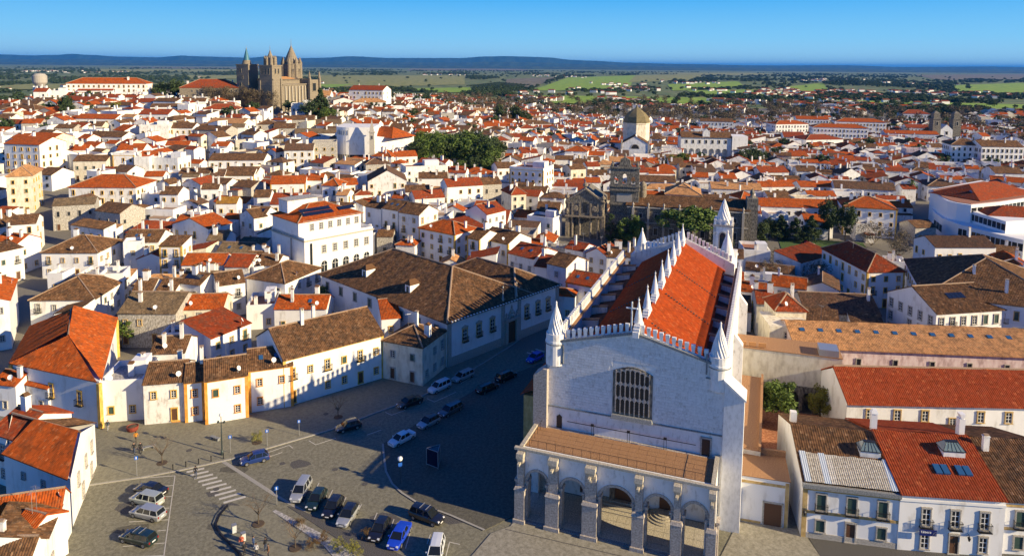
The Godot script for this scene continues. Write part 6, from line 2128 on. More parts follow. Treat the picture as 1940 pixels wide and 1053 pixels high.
func annex_range() -> void:
	# white gateway wall beside the church, orange terraces, courtyard and cloister
	var o := thing("annex", "low white annex with ochre borders, brown garage door and terracotta roof terrace", "building", Vector3(33.0, 0, -88.4), deg_to_rad(-15))
	var g := Geo.new()
	g.box(Vector3(0, 2.6, 0), Vector3(6.3, 7.2, 6.0))
	part("wall", g, M.w, o)
	g = Geo.new()
	g.box(Vector3(0, 6.24, 0), Vector3(6.5, 0.1, 6.2))
	g.box(Vector3(0, 6.6, -2.9), Vector3(6.5, 0.9, 0.4))
	part("terrace", g, M.paver, o)
	g = Geo.new()
	for e in [-2.9, 2.9]:
		g.box(Vector3(e, 3.0, 3.02), Vector3(0.45, 6.0, 0.06))
	g.box(Vector3(0, 5.5, 3.02), Vector3(5.3, 0.35, 0.06))
	g.box(Vector3(-1.4, 0.25, 3.02), Vector3(2.6, 0.3, 0.06))
	part("ochre_border", g, M.ochre, o)
	g = Geo.new()
	g.box(Vector3(1.3, 1.5, 3.04), Vector3(2.1, 3.0, 0.08))
	var q := part("garage_door", g, M.wood, o)
	g = Geo.new()
	for e in [0.15, 2.45]:
		g.box(Vector3(e, 1.6, 3.05), Vector3(0.2, 3.3, 0.12))
	g.box(Vector3(1.3, 3.15, 3.05), Vector3(2.5, 0.2, 0.12))
	part("door_frame", g, M.granite, q)
	# terrace walk along the church
	o = thing("terrace_walk", "long terracotta-paved terrace walk running along the church's sunny flank", "terrace", Vector3(35.6, 0, -102.5), deg_to_rad(-20))
	g = Geo.new()
	g.box(Vector3(0, 3.2, 0), Vector3(4.4, 7.4, 24.0))
	part("wall", g, M.c, o)
	g = Geo.new()
	g.box(Vector3(0, 6.95, 0), Vector3(4.6, 0.12, 24.0))
	g.box(Vector3(2.1, 7.3, 0), Vector3(0.35, 0.7, 24.0))
	part("paving", g, M.paver, o)
	# blind white wall over the cloister arches
	o = thing("cloister_range", "blank cream wall above a row of dark pointed stone cloister arches", "building", Vector3(46.2, 0, -116.4), deg_to_rad(-17))
	g = Geo.new()
	g.box(Vector3(0, 7.2, -3.0), Vector3(18.5, 5.6, 6.0))
	part("wall", g, M.c, o)
	g = Geo.new()
	var holes := []
	for i in 7:
		holes.append([-7.6 + 2.2 * i, -6.0 + 2.2 * i, 2.4, 3.5])
	g.poly(arch_wall(-9.2, 9.2, 4.5, holes, 8), -0.4, 0.25)
	g.box(Vector3(0, 2.0, -3.0), Vector3(18.4, 4.6, 0.4))
	part("arcade", g, M.s2, o)
	g = Geo.new()
	g.box(Vector3(0, 10.06, -3.0), Vector3(18.7, 0.12, 6.2))
	part("terrace", g, M.paver, o)
	for i in 3:
		g = Geo.new()
		g.box(Vector3(-6.5 + 1.6 * i, 10.6, -0.6), Vector3(1.2, 0.7, 0.3))
		part("parapet_block", g, M.t, o)
	g = Geo.new()
	g.box(Vector3(7.2, 10.7, -1.6), Vector3(3.0, 1.1, 3.2))
	part("roof_lantern", g, M.steel, o)
	# stair tower block behind
	o = thing("pavilion_base", "plain cream block with one window under the red pyramid-roofed pavilion", "building", Vector3(52.0, 0, -131.0), deg_to_rad(-5))
	g = Geo.new()
	g.box(Vector3(0, 5.0, 0), Vector3(7.5, 11.0, 8.0))
	part("wall", g, M.c, o)
	add_window(o, Vector3(-0.6, 8.6, 4.0), 0, 1.2, 1.8, "granite", true)
	add_door(o, Vector3(-2.8, 5.5, 4.0), 0, 1.0, 2.2, "granite")
	# tan range with a row of roof lights
	o = thing("tan_range", "very long pink-walled range with tan roof and a row of blue rooflights", "building", Vector3(78.0, 0, -126.2), deg_to_rad(-5))
	part("wall", wall_geo(54.0, 13.0, 8.8, 2.4, "p"), M.p, o)
	g = Geo.new()
	gable_roof(54.0, 13.0, 8.8, 2.4, 0.04, g, g, Vector2(2, 3), 0.5)
	q = part("roof", g, M.t, o)
	for i in 16:
		var p := BoxMesh.new()
		p.size = Vector3(0.85, 0.06, 0.85)
		p.material = M.bluepane
		var n := put("rooflight", p, o, Vector3(-24.6 + 3.25 * i, 10.5, 2.5))
		n.rotation.x = atan(2.4 / 6.5)
	for i in 7:
		add_window(o, Vector3(-16.0 + 6.2 * i, 6.4, 6.5), 0, 0.9, 1.4, "granite", false)
	# red range with sash windows
	o = thing("red_range", "long white range with bright red tiles and evenly spaced ochre-framed windows", "building", Vector3(73.0, 0, -109.8), deg_to_rad(-1.5))
	part("wall", wall_geo(42.0, 11.0, 7.0, 3.0, "p"), M.w, o)
	g = Geo.new()
	gable_roof(42.0, 11.0, 7.0, 3.2, 0.06, g, g, Vector2(7, 3), 0.5)
	q = part("roof", g, M.redtile, o)
	g = Geo.new()
	g.tube(Vector3(-21, 10.35, 0), Vector3(21, 10.35, 0), 0.18, 0.18, 6)
	part("ridge_tiles", g, M.mortar, q)
	for i in 8:
		add_window(o, Vector3(-17.5 + 4.2 * i, 5.0 if i != 3 else 4.2, 5.5), 0, 1.15, 1.9 if i != 3 else 1.2, "ochre", true)
	for i in 6:
		g = Geo.new()
		g.box(Vector3(-13.0 + 7.0 * i, 1.6, 5.53), Vector3(1.2, 2.2, 0.06))
		part("lower_window", g, M.glass, o)
	front_houses()

func front_houses() -> void:
	# the two houses beside the church, and the next one
	var c := Vector3(41.7, 0, -82.15)
	var yaw := deg_to_rad(-11.3)
	var b := Basis(Vector3.UP, yaw)
	var o := thing("sheet_roof_house", "white house with patched corrugated sheets over half its brown roof, dark green shutters", "house", c + b * Vector3(0, 0, -9), yaw)
	var w := 11.0
	part("wall", wall_geo(w, 18, 7.0, 3.0, "p"), M.w, o)
	var g := Geo.new()
	gable_roof(w, 18, 7.0, 3.0, 0.07, g, g, Vector2(5, 2), 0.1, 0.05)
	part("roof", g, M.b, o)
	var rr := RandomNumberGenerator.new()
	rr.seed = 12
	var up := Vector3(0, 3.0, -9.0).normalized()
	for i in 14:
		g = Geo.new()
		var x0 := -w / 2 + 0.2 + i * 0.76
		var L := 4.6 + rr.randf_range(-0.15, 0.15)
		for k in 6:
			var a := Vector3(x0 + k * 0.127, 7.36 + (0.05 if k % 2 else 0.0) + 0.012 * (i % 3), 9.1)
			var e := Vector3(x0 + (k + 1) * 0.127, 7.36 + (0.0 if k % 2 else 0.05) + 0.012 * (i % 3), 9.1)
			g.quad(a, e, e + up * L, a + up * L)
			g.quad(a + Vector3(0, -0.03, 0), a + up * L + Vector3(0, -0.03, 0), e + up * L + Vector3(0, -0.03, 0), e + Vector3(0, -0.03, 0))
		part("metal_sheet", g, [M.sheet, M.sheet, M.sheet2, M.sheet][rr.randi() % 4] if i != 0 and i != 3 and i != 13 else M.sheet3, o)
	g = Geo.new()
	g.box(Vector3(0, 6.9, 9.25), Vector3(w + 0.2, 0.5, 0.5))
	part("gutter_parapet", g, M.trim, o)
	g = Geo.new()
	g.box(Vector3(0, 6.4, 9.06), Vector3(w, 0.25, 0.16))
	g.box(Vector3(0.3, 3.45, 9.04), Vector3(w - 0.6, 0.35, 0.1))
	g.box(Vector3(-w / 2 + 0.3, 3.1, 9.06), Vector3(0.55, 6.3, 0.14))
	part("ochre_border", g, M.ochre, o)
	g = Geo.new()
	g.box(Vector3(0, 0.3, 9.05), Vector3(w, 0.9, 0.12))
	part("plinth", g, M.granite, o)
	for i in 3:
		var x := -3.3 + 3.5 * i
		add_window(o, Vector3(x, 4.85, 9.0), 0, 1.25, 2.3, "granite", true, "shutter", true)
		if i == 1:
			add_door(o, Vector3(x, 1.35, 9.0), 0, 1.25, 2.7, "granite")
		else:
			add_window(o, Vector3(x, 1.75, 9.0), 0, 1.2, 1.7, "granite", true, "shutter")
	roof_lantern(o, Vector3(3.4, 8.4, 3.3), 2.4, 2.0)
	g = Geo.new()
	g.box(Vector3(w / 2 - 0.5, 10.3, -0.6), Vector3(0.7, 4.4, 0.7))
	g.hexa(Vector3(w / 2 - 0.5, 12.7, -0.6), Vector3(0.9, 0.5, 0.9), Vector3(0.5, 0.5, 0.5))
	part("chimney", g, M.w, o)
	g = Geo.new()
	g.box(Vector3(-w / 2 + 0.6, 9.6, -1.6), Vector3(0.8, 3.0, 0.8))
	part("chimney", g, M.w2, o)
	# red-roofed neighbour with a sign
	yaw = deg_to_rad(-6.0)
	b = Basis(Vector3.UP, yaw)
	c = Vector3(53.0, 0, -80.3)
	o = thing("red_roof_house", "white house with new red tiles, glazed roof lantern, skylights and blue sign", "house", c + b * Vector3(0, 0, -9), yaw)
	w = 11.9
	part("wall", wall_geo(w, 18, 7.3, 3.0, "p"), M.w, o)
	g = Geo.new()
	gable_roof(w, 18, 7.3, 3.0, 0.075, g, g, Vector2(1, 2), 0.35, 0.1)
	part("roof", g, M.redtile, o)
	g = Geo.new()
	g.box(Vector3(0, 6.5, 9.05), Vector3(w, 0.3, 0.2))
	part("cornice", g, M.w, o)
	for i in 3:
		var x := -2.9 + 3.3 * i
		add_window(o, Vector3(x, 4.5, 9.0), 0, 1.15, 2.4, "granite", true, "pane", true)
		if i == 1:
			add_door(o, Vector3(x, 1.3, 9.0), 0, 1.2, 2.6, "granite")
		else:
			add_window(o, Vector3(x, 1.45, 9.0), 0, 1.1, 2.2, "granite", true)
	roof_lantern(o, Vector3(2.6, 8.9, 2.6), 2.6, 2.0)
	for x in [-0.3, 0.6, 2.3, 3.2]:
		var p := BoxMesh.new()
		p.size = Vector3(0.75, 0.3, 1.4)
		p.material = M.bluepane
		var n := put("skylight", p, o, Vector3(x, 8.68, 5.6))
		n.rotation.x = atan(3.0 / 9.0)
	g = Geo.new()
	g.box(Vector3(w / 2 - 0.6, 10.6, -0.8), Vector3(0.7, 3.6, 0.9))
	g.hexa(Vector3(w / 2 - 0.6, 12.7, -0.8), Vector3(0.2, 0.7, 0.9), Vector3(0.7, 0.7, 0.9))
	part("chimney", g, M.w, o)
	# hanging sign and wall lamp
	var s := thing("shop_sign", "dark blue hanging shop sign with white lettering under a balcony", "sign", c + b * Vector3(-2.9, 2.95, 0.75), yaw)
	g = Geo.new()
	g.box(Vector3(0, 0, 0), Vector3(1.95, 0.75, 0.06))
	part("board", g, M.signblue, s)
	var tm := TextMesh.new()
	var ft := SystemFont.new()
	ft.font_names = PackedStringArray(["Droid Sans"])
	ft.font_weight = 700
	tm.font = ft
	tm.text = "Tábera"
	tm.font_size = 32
	tm.pixel_size = 0.0115
	tm.depth = 0.01
	tm.material = M.joint
	put("lettering", tm, s, Vector3(-0.25, 0.1, 0.045))
	g = Geo.new()
	for i in 10:
		var a0 := PI * (0.5 + 0.05 * i)
		var a1 := PI * (0.5 + 0.05 * (i + 1))
		g.tube(Vector3(0.92 + cos(a0) * 0.4, -0.3 + sin(a0) * 0.45, 0.04), Vector3(0.92 + cos(a1) * 0.4, -0.3 + sin(a1) * 0.45, 0.04), 0.025, 0.025, 4)
	g.box(Vector3(0.8, -0.2, 0.04), Vector3(0.05, 0.25, 0.02))
	part("emblem", g, M.zinc, s)
	for e in [[c + b * Vector3(1.9, 2.3, 0.5), "black iron wall lantern on the red-tiled house with blue sign"], [Vector3(36.4, 3.4, -82.6), "black iron wall lantern at the corner of the sheet-roofed house"]]:
		wall_lamp(e[0], yaw, e[1])
	# next house, cut by the edge of the view
	yaw = deg_to_rad(-5.0)
	o = thing("end_house", "white ochre-bordered house with weathered brown tiles next to the blue-signed house", "house", Vector3(63.9, 0, -89.0), yaw)
	part("wall", wall_geo(9.4, 18, 6.8, 3.0, "p"), M.w, o)
	g = Geo.new()
	gable_roof(9.4, 18, 6.8, 3.0, 0.07, g, g, Vector2(4, 9), 0.3, 0.05)
	part("roof", g, M.b, o)
	g = Geo.new()
	g.box(Vector3(-4.4, 3.2, 9.05), Vector3(0.5, 6.4, 0.12))
	g.box(Vector3(0.3, 3.3, 9.04), Vector3(8.6, 0.35, 0.08))
	g.box(Vector3(0.3, 6.2, 9.04), Vector3(8.6, 0.3, 0.08))
	part("ochre_border", g, M.ochre, o)
	for i in 2:
		add_window(o, Vector3(-2.0 + 3.4 * i, 4.6, 9.0), 0, 1.2, 2.2, "granite", true, "shutter", true)
		add_window(o, Vector3(-2.0 + 3.4 * i, 1.6, 9.0), 0, 1.2, 1.8, "granite", true, "shutter")
	put("chimney", chimney_mesh(0), o, Vector3(-2.5, 9.3, 2.0))

func wall_lamp(at: Vector3, yaw: float, label: String) -> void:
	var l := thing("wall_lantern", label, "lantern", at, yaw, "iron wall lanterns")
	var g := Geo.new()
	g.tube(Vector3(0, 0.5, -0.5), Vector3(0, 0.55, 0), 0.025, 0.025, 5)
	g.tube(Vector3(0, 0.55, 0), Vector3(0, 0.35, 0), 0.02, 0.02, 5)
	g.tube(Vector3(0, 0.1, -0.5), Vector3(0, 0.5, -0.2), 0.02, 0.02, 5)
	part("bracket", g, M.iron, l)
	g = Geo.new()
	g.lathe(Vector3(0, -0.2, 0), [[0.08, 0.0], [0.2, 0.42], [0.22, 0.45], [0.06, 0.6]], 6)
	part("lamp_case", g, M.iron, l)

func roof_lantern(o: Node3D, at: Vector3, w: float, d: float) -> void:
	var g := Geo.new()
	g.box(at + Vector3(0, 0.2, 0), Vector3(w, 1.8, d))
	var q := part("roof_lantern", g, M.x, o)
	g = Geo.new()
	g.hexa(at + Vector3(0, 1.55, 0), Vector3(w + 0.1, 0.85, d + 0.1), Vector3(w * 0.55, 0.85, d * 0.25))
	part("lantern_glass", g, M.lanternglass, q)
	g = Geo.new()
	for e in [-1.0, 1.0]:
		for i in 6:
			var f := -0.5 + i / 5.0
			g.tube(at + Vector3(f * (w + 0.1), 1.13, e * (d / 2 + 0.06)), at + Vector3(f * w * 0.55, 1.99, e * d * 0.13), 0.03, 0.03, 4)
	g.box(at + Vector3(0, 2.0, 0), Vector3(w * 0.6, 0.06, d * 0.3))
	g.box(at + Vector3(0, 1.12, 0), Vector3(w + 0.2, 0.08, d + 0.2))
	part("glazing_bars", g, M.iron, q)

func water_tower() -> void:
	var o := thing("water_tower", "pale concrete water tower with wide drum on legs", "water tower", Vector3(-344.0, 22.0, -519.0))
	var g := Geo.new()
	g.lathe(Vector3(0, 17.5, 0), [[2.6, 0.0], [4.5, 2.4], [4.7, 3.0], [4.7, 7.6], [4.2, 8.0], [3.4, 9.0], [0.3, 9.6]], 20)
	part("tank", g, M.granite, o)
	for i in 8:
		g = Geo.new()
		var a := TAU * i / 8.0
		g.box(Vector3(sin(a) * 4.0, 8.6, cos(a) * 4.0), Vector3(1.1, 18.5, 1.1), a)
		part("leg", g, M.x, o)
	for y in [6.0, 12.0]:
		g = Geo.new()
		g.lathe(Vector3(0, y, 0), [[3.4, 0.0], [4.4, 0.02], [4.4, 0.8], [3.4, 0.82]], 16)
		part("ring_beam", g, M.x, o)
	var m := thing("radio_mast", "thin red and white lattice mast beyond the water tower", "mast", Vector3(-420.0, 18.0, -560.0))
	g = Geo.new()
	for i in 9:
		for e in [Vector3(0.5, 0, 0.3), Vector3(-0.5, 0, 0.3), Vector3(0, 0, -0.6)]:
			g.tube(e + Vector3(0, 4.6 * i, 0), e * 0.9 + Vector3(0, 4.6 * (i + 1), 0), 0.14, 0.14, 4)
		g.tube(Vector3(0.5, 4.6 * i, 0.3), Vector3(-0.5, 4.6 * (i + 1), 0.3), 0.08, 0.08, 4)
	part("lattice", g, M.steel, m)
	g = Geo.new()
	g.tube(Vector3(0, 41, 0), Vector3(0, 47, 0), 0.12, 0.05, 5)
	part("antenna", g, M.r, m)

func twin_towers() -> void:
	var o := thing("twin_tower_church", "small white church front between two dark stone towers", "church", Vector3(336.0, 0, -548.0), deg_to_rad(-4))
	reserve(336, -556, 4, 24, 26)
	var g := Geo.new()
	g.poly(PackedVector2Array([Vector2(-4.5, -1), Vector2(4.5, -1), Vector2(4.5, 11), Vector2(0, 15), Vector2(-4.5, 11)]), -18, 0)
	part("front", g, M.x, o)
	for e in [-7.5, 7.5]:
		g = Geo.new()
		g.box(Vector3(e, 9, -3), Vector3(6, 20, 6))
		g.box(Vector3(e, 19.2, -3), Vector3(6.8, 0.6, 6.8))
		g.box(Vector3(e, 21.4, -3), Vector3(4.6, 4.2, 4.6))
		g.hexa(Vector3(e, 24.4, -3), Vector3(4.8, 2.0, 4.8), Vector3(0.6, 2.0, 0.6))
		part("tower", g, M.s2, o)
		add_window(o, Vector3(e, 15.8, 0.0), 0, 1.8, 3.2, "granite", false)
	add_window(o, Vector3(0, 8.5, 0.0), 0, 2.0, 2.6, "granite", false)

func convent_arcade() -> void:
	var o := thing("convent", "white convent with arcaded ground floor and small belfry over earth excavations", "convent", Vector3(121.0, 2.2, -441.0), deg_to_rad(-4))
	reserve(121, -448, 4, 44, 16)
	var g := Geo.new()
	var holes := []
	for i in 7:
		holes.append([-14.6 + 4.1 * i, -11.4 + 4.1 * i, 3.2, 4.9])
	g.poly(arch_wall(-15.4, 15.4, 6.2, holes, 8), -0.6, 0.0)
	g.box(Vector3(0, 5.5, -7), Vector3(31.0, 13.0, 9))
	g.box(Vector3(0, 9.0, -4), Vector3(30.8, 5.6, 8))
	part("wall", g, M.x, o)
	g = Geo.new()
	g.x = Transform3D(Basis.IDENTITY, Vector3(0, 0, -5))
	gable_roof(31.0, 11.0, 12.0, 3.0, 0.0, g, g, Vector2(1, 5))
	part("roof", g, M.b, o)
	many_windows(o, -14, 14, 7, 9.2, 0.02, 1.4, 2.2, "granite", 0.0, "pane", false)
	g = Geo.new()
	g.poly(PackedVector2Array([Vector2(-2.2, 11.5), Vector2(2.2, 11.5), Vector2(2.2, 15.2), Vector2(0, 17.4), Vector2(-2.2, 15.2)]), -1.2, 0.1)
	part("belfry", g, M.x, o)
	g = Geo.new()
	g.box(Vector3(20.5, 6.0, -6), Vector3(9.5, 14.0, 14))
	part("end_wing", g, M.w, o)
	var e := Geo.new()
	var rr := RandomNumberGenerator.new()
	rr.seed = 77
	var e0 := thing("excavation", "sunlit earth excavation with low rubble walls beside the convent", "ruins", Vector3(118, 1.6, -412))
	e.box(Vector3(0, 0.2, 0), Vector3(34, 0.6, 40))
	part("earth", e, M.earth, e0)
	for i in 34:
		e = Geo.new()
		e.box(Vector3(rr.randf_range(-16, 16), 0.9, rr.randf_range(-18, 18)), Vector3(rr.randf_range(1, 7), rr.randf_range(0.6, 2.2), rr.randf_range(0.6, 1.4)), rr.randf_range(-0.3, 0.3) + (PI / 2 if i % 2 else 0.0))
		part("rubble_wall", e, M.earth, e0)

# ---------- the square ----------
func sheet(called: String, pts: Array, y: float, mat: Material, thick := 0.0) -> MeshInstance3D:
	var g := Geo.new()
	prism(g, pts, y - maxf(thick, 0.02), y)
	return ground_part(called, g, mat)

func stripe(g: Geo, a: Array, b: Array, w: float, y: float) -> void:
	var p := Vector3(a[0], y, a[1])
	var q := Vector3(b[0], y, b[1])
	g.box((p + q) / 2, Vector3(p.distance_to(q), 0.012, w), -atan2(q.z - p.z, q.x - p.x))

func build_square() -> void:
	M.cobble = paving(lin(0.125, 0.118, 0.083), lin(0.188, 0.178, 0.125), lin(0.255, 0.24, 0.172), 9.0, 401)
	M.cobble2 = paving(lin(0.066, 0.062, 0.046), lin(0.10, 0.094, 0.07), lin(0.14, 0.132, 0.098), 8.0, 402)  # dark cobble: the church's shadow on the court is deepened in this colour
	M.footway = paving(lin(0.165, 0.155, 0.11), lin(0.215, 0.203, 0.142), lin(0.265, 0.25, 0.18), 11.0, 403)
	M.asphalt = noisy(lin(0.05, 0.048, 0.044), lin(0.10, 0.095, 0.088), lin(0.15, 0.145, 0.135), 4.0, 0.05, 404, 0.95)
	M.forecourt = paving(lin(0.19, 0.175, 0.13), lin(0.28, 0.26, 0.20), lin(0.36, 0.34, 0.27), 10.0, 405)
	M.kerb = noisy(lin(0.24, 0.23, 0.20), lin(0.36, 0.345, 0.30), lin(0.46, 0.44, 0.39), 2.0, 0.05, 406, 0.9)
	M.paint = noisy(lin(0.30, 0.28, 0.24), lin(0.56, 0.54, 0.48), lin(0.66, 0.64, 0.58), 1.2, 0.06, 407, 0.85, 0.0, 0.3, 0.5, 0.7)
	M.soil = noisy(lin(0.05, 0.032, 0.02), lin(0.10, 0.07, 0.045), lin(0.15, 0.11, 0.07), 1.0, 0.06, 408, 1.0)
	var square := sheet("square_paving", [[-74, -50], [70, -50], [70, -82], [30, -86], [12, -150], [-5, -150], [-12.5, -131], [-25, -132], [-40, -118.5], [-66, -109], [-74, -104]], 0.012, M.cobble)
	# footway along the row of houses, one kerb step above the road
	var edge := [[-58, -92.5], [-51.6, -94.5], [-47.1, -96.3], [-40.8, -99.4], [-34.2, -104.0], [-27.8, -108.4], [-22.5, -113.5], [-15.2, -120.0], [-8.3, -129.0], [0.3, -142.8], [4, -150]]
	var back := [[0, -150], [-12, -132.5], [-16.4, -128.8], [-24.7, -132], [-31, -124.5], [-39.4, -118.5], [-45.2, -116.4], [-52.6, -111.5], [-59.4, -109.8], [-66.2, -108.6], [-63, -98]]
	var foot := sheet("footway", edge + back, 0.12, M.footway, 0.12)
	for i in edge.size() - 1:
		var a := Vector2(edge[i][0], edge[i][1])
		var b := Vector2(edge[i + 1][0], edge[i + 1][1])
		var n := int(a.distance_to(b) / 1.4) + 1
		for k in n:
			var g := Geo.new()
			var p := a.lerp(b, (k + 0.5) / n)
			g.box(Vector3(p.x, 0.07, p.y), Vector3(a.distance_to(b) / n - 0.03, 0.14, 0.26), -atan2(b.y - a.y, b.x - a.x))
			part("kerb_stone", g, M.kerb, foot)
	# raised court in front of the church
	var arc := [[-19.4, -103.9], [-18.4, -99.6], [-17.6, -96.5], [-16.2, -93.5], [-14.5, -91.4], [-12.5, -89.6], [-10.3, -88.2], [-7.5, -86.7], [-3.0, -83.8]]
	var court := sheet("church_court", arc + [[0.5, -86.5], [2, -96], [14, -132], [6, -134], [-5, -124]], 0.11, M.cobble2, 0.11)  # court colour carries part of the church's shadow
	for i in arc.size() - 1:
		var g := Geo.new()
		stripe(g, arc[i], arc[i + 1], 0.3, 0.118)
		part("kerb_stone", g, M.kerb, court)
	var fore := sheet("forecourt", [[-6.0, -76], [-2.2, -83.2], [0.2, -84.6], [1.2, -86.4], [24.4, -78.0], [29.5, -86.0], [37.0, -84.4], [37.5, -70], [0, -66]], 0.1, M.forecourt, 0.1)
	sheet("street", [[37.2, -84.2], [70, -80], [70, -66], [37.4, -70]], 0.05, M.asphalt, 0.05)
	var g2 := Geo.new()
	stripe(g2, [-0.4, -84.0], [22.0, -76.3], 0.12, 0.106)
	stripe(g2, [-4.0, -78.6], [18, -71.4], 0.1, 0.106)
	part("drain_line", g2, M.asphalt, fore)
	# planted strip and ramp at the lower edge
	sheet("park_paving", [[-36.9, -88.4], [-37.3, -86.3], [-36.9, -84.4], [-35.6, -82.6], [-33.3, -80.4], [-31.8, -79.0], [-28, -74], [-16, -74], [-21.2, -79.2], [-31.9, -88.2]], 0.06, M.footway, 0.06)
	var pk := [[-36.9, -88.2], [-37.2, -86.3], [-36.9, -84.4], [-35.6, -82.6], [-33.3, -80.4], [-31.8, -79.0], [-28, -74]]
	var pg := Geo.new()
	for i in pk.size() - 1:
		stripe(pg, pk[i], pk[i + 1], 0.22, 0.13)
		stripe(pg, pk[i], pk[i + 1], 0.18, 0.3)
	ground_part("low_edging", pg, M.iron)
	sheet("ramp", [[-30.4, -87.6], [-21.6, -81.9], [-16, -77.4], [-18, -75.6], [-22.4, -80.8], [-30.7, -87.2]], 0.075, M.screed, 0.07)
	sheet("side_path", [[-29.2, -88.4], [-28.2, -88.2], [-15.6, -81.0], [-9, -77], [-12, -75.5], [-20, -81.2]], 0.05, M.asphalt, 0.05)
	var sg := Geo.new()
	stripe(sg, [-41.8, -98.8], [-31.5, -90.8], 0.55, 0.02)
	stripe(sg, [-31.5, -90.8], [-24.1, -85.4], 0.4, 0.02)
	stripe(sg, [-24.1, -85.4], [-12.6, -79.1], 0.3, 0.02)
	part("stone_band", sg, M.kerb, square)
	# painted markings
	for i in 10:
		var f := i / 9.0
		g2 = Geo.new()
		stripe(g2, [lerpf(-45.9, -37.8, f), lerpf(-96.0, -89.0, f)], [lerpf(-43.8, -35.4, f), lerpf(-97.0, -90.4, f)], 0.42, 0.02)
		part("crossing_stripe", g2, M.paint, square)
	for l in [[[-51.7, -94.4], [-47.1, -95.1]], [[-47.4, -92.6], [-46.2, -92.8]], [[-46.3, -90.2], [-45.3, -90.3]], [[-46, -87.6], [-44.4, -87.8]], [[-48.1, -84.9], [-43.4, -85.4]], [[-43.7, -83.2], [-42.7, -83.4]], [[-46.4, -80.3], [-41.7, -81.0]], [[-45.5, -78.4], [-40.6, -78.8]], [[-47.1, -95.1], [-40.6, -78.5]],
			[[-28.6, -95.3], [-27.9, -94.0]], [[-26.4, -93.7], [-26.5, -91.8]], [[-24.1, -92.1], [-24.2, -90.0]], [[-21.9, -90.5], [-22.0, -88.0]], [[-19.5, -88.9], [-19.8, -85.8]], [[-17.1, -87.2], [-17.2, -85.8]], [[-14.7, -85.9], [-14.8, -84.3]], [[-12.2, -84.3], [-12.4, -80.4]], [[-9.7, -83.0], [-9.9, -81.2]], [[-7.2, -81.6], [-7.5, -78.1]], [[-7.2, -81.6], [-5.9, -81.2]],
			[[-37.5, -100.2], [-33.6, -103.4]], [[-36.4, -99.5], [-34.0, -101.4]], [[-36.4, -101.2], [-35.4, -100.3]], [[-33.6, -103.4], [-32.8, -102.6]], [[-31.0, -104.8], [-29.6, -103.6]], [[-29.6, -103.6], [-27.0, -105.6]], [[-20.8, -114.0], [-19.6, -113.0]], [[-19.6, -113.0], [-17.6, -114.8]], [[-14.4, -119.0], [-13.0, -117.8]], [[-13.0, -117.8], [-9.6, -121.6]], [[-18.0, -104.0], [-15.6, -101.6]], [[-18.6, -103.2], [-16.4, -98.4]], [[-16.6, -100.0], [-15.4, -101.0]], [[-9.0, -125.0], [-6.6, -128.6]], [[-22.4, -106.6], [-20.4, -108.2]]]:
		g2 = Geo.new()
		stripe(g2, l[0], l[1], 0.11, 0.021)
		part("parking_line", g2, M.paint, square)
	for i in 3:
		g2 = Geo.new()
		stripe(g2, [3.4 + 0.9 * i, -139.4 - 0.9 * i], [5.2 + 0.9 * i, -138.0 - 0.9 * i], 0.4, 0.021)
		part("crossing_stripe", g2, M.paint, square)
	# repairs, drain covers and tyre-worn strips in the paving
	var rp := RandomNumberGenerator.new()
	rp.seed = 15
	for i in 26:
		g2 = Geo.new()
		var px := rp.randf_range(-50.0, -6.0)
		var pz := rp.randf_range(-100.0, -79.0) - maxf(0.0, px + 30.0) * 0.25
		var s := rp.randf_range(0.6, 2.6)
		var pts := []
		for k in 7:
			var a := TAU * k / 7.0
			pts.append([px + cos(a) * s * rp.randf_range(0.6, 1.2), pz + sin(a) * s * rp.randf_range(0.35, 0.7)])
		prism(g2, pts, 0.0, 0.0165 + 0.0001 * i)
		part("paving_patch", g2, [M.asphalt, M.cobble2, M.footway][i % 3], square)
	for e in [[-40.0, -92.0], [-33.0, -98.4], [-25.0, -97.0], [-48.0, -101.5], [-53.5, -105.0], [-20.0, -93.5], [-30.5, -113.0]]:
		g2 = Geo.new()
		g2.lathe(Vector3(e[0], 0.0, e[1]), [[0.42, 0.0], [0.42, 0.03 if e[1] > -101 else 0.14], [0.01, 0.03 if e[1] > -101 else 0.14]], 14)
		part("drain_cover", g2, M.asphalt, square)
	cars()
	street_things()
	people()

# ---------- cars ----------
func loft(g: Geo, st: Array) -> void:
	# stations [x, [[y, z] ...]] of half sections from the sill up to the middle; mirrored
	for i in st.size() - 1:
		for s in [1.0, -1.0]:
			for k in st[i][1].size() - 1:
				var f := func(a: int, b: int) -> Vector3: return Vector3(st[a][0], st[a][1][b][0], st[a][1][b][1] * s)
				if s > 0:
					g.quad(f.call(i, k), f.call(i, k + 1), f.call(i + 1, k + 1), f.call(i + 1, k))
				else:
					g.quad(f.call(i, k), f.call(i + 1, k), f.call(i + 1, k + 1), f.call(i, k + 1))
	for e in [0, st.size() - 1]:
		var c := []
		for q in st[e][1]:
			c.append(Vector3(st[e][0], q[0], q[1]))
		for k in range(st[e][1].size() - 1, -1, -1):
			c.append(Vector3(st[e][0], st[e][1][k][0], -st[e][1][k][1]))
		for k in range(1, c.size() - 1):
			if e == 0:
				g.tri(c[0], c[k + 1], c[k])
			else:
				g.tri(c[0], c[k], c[k + 1])

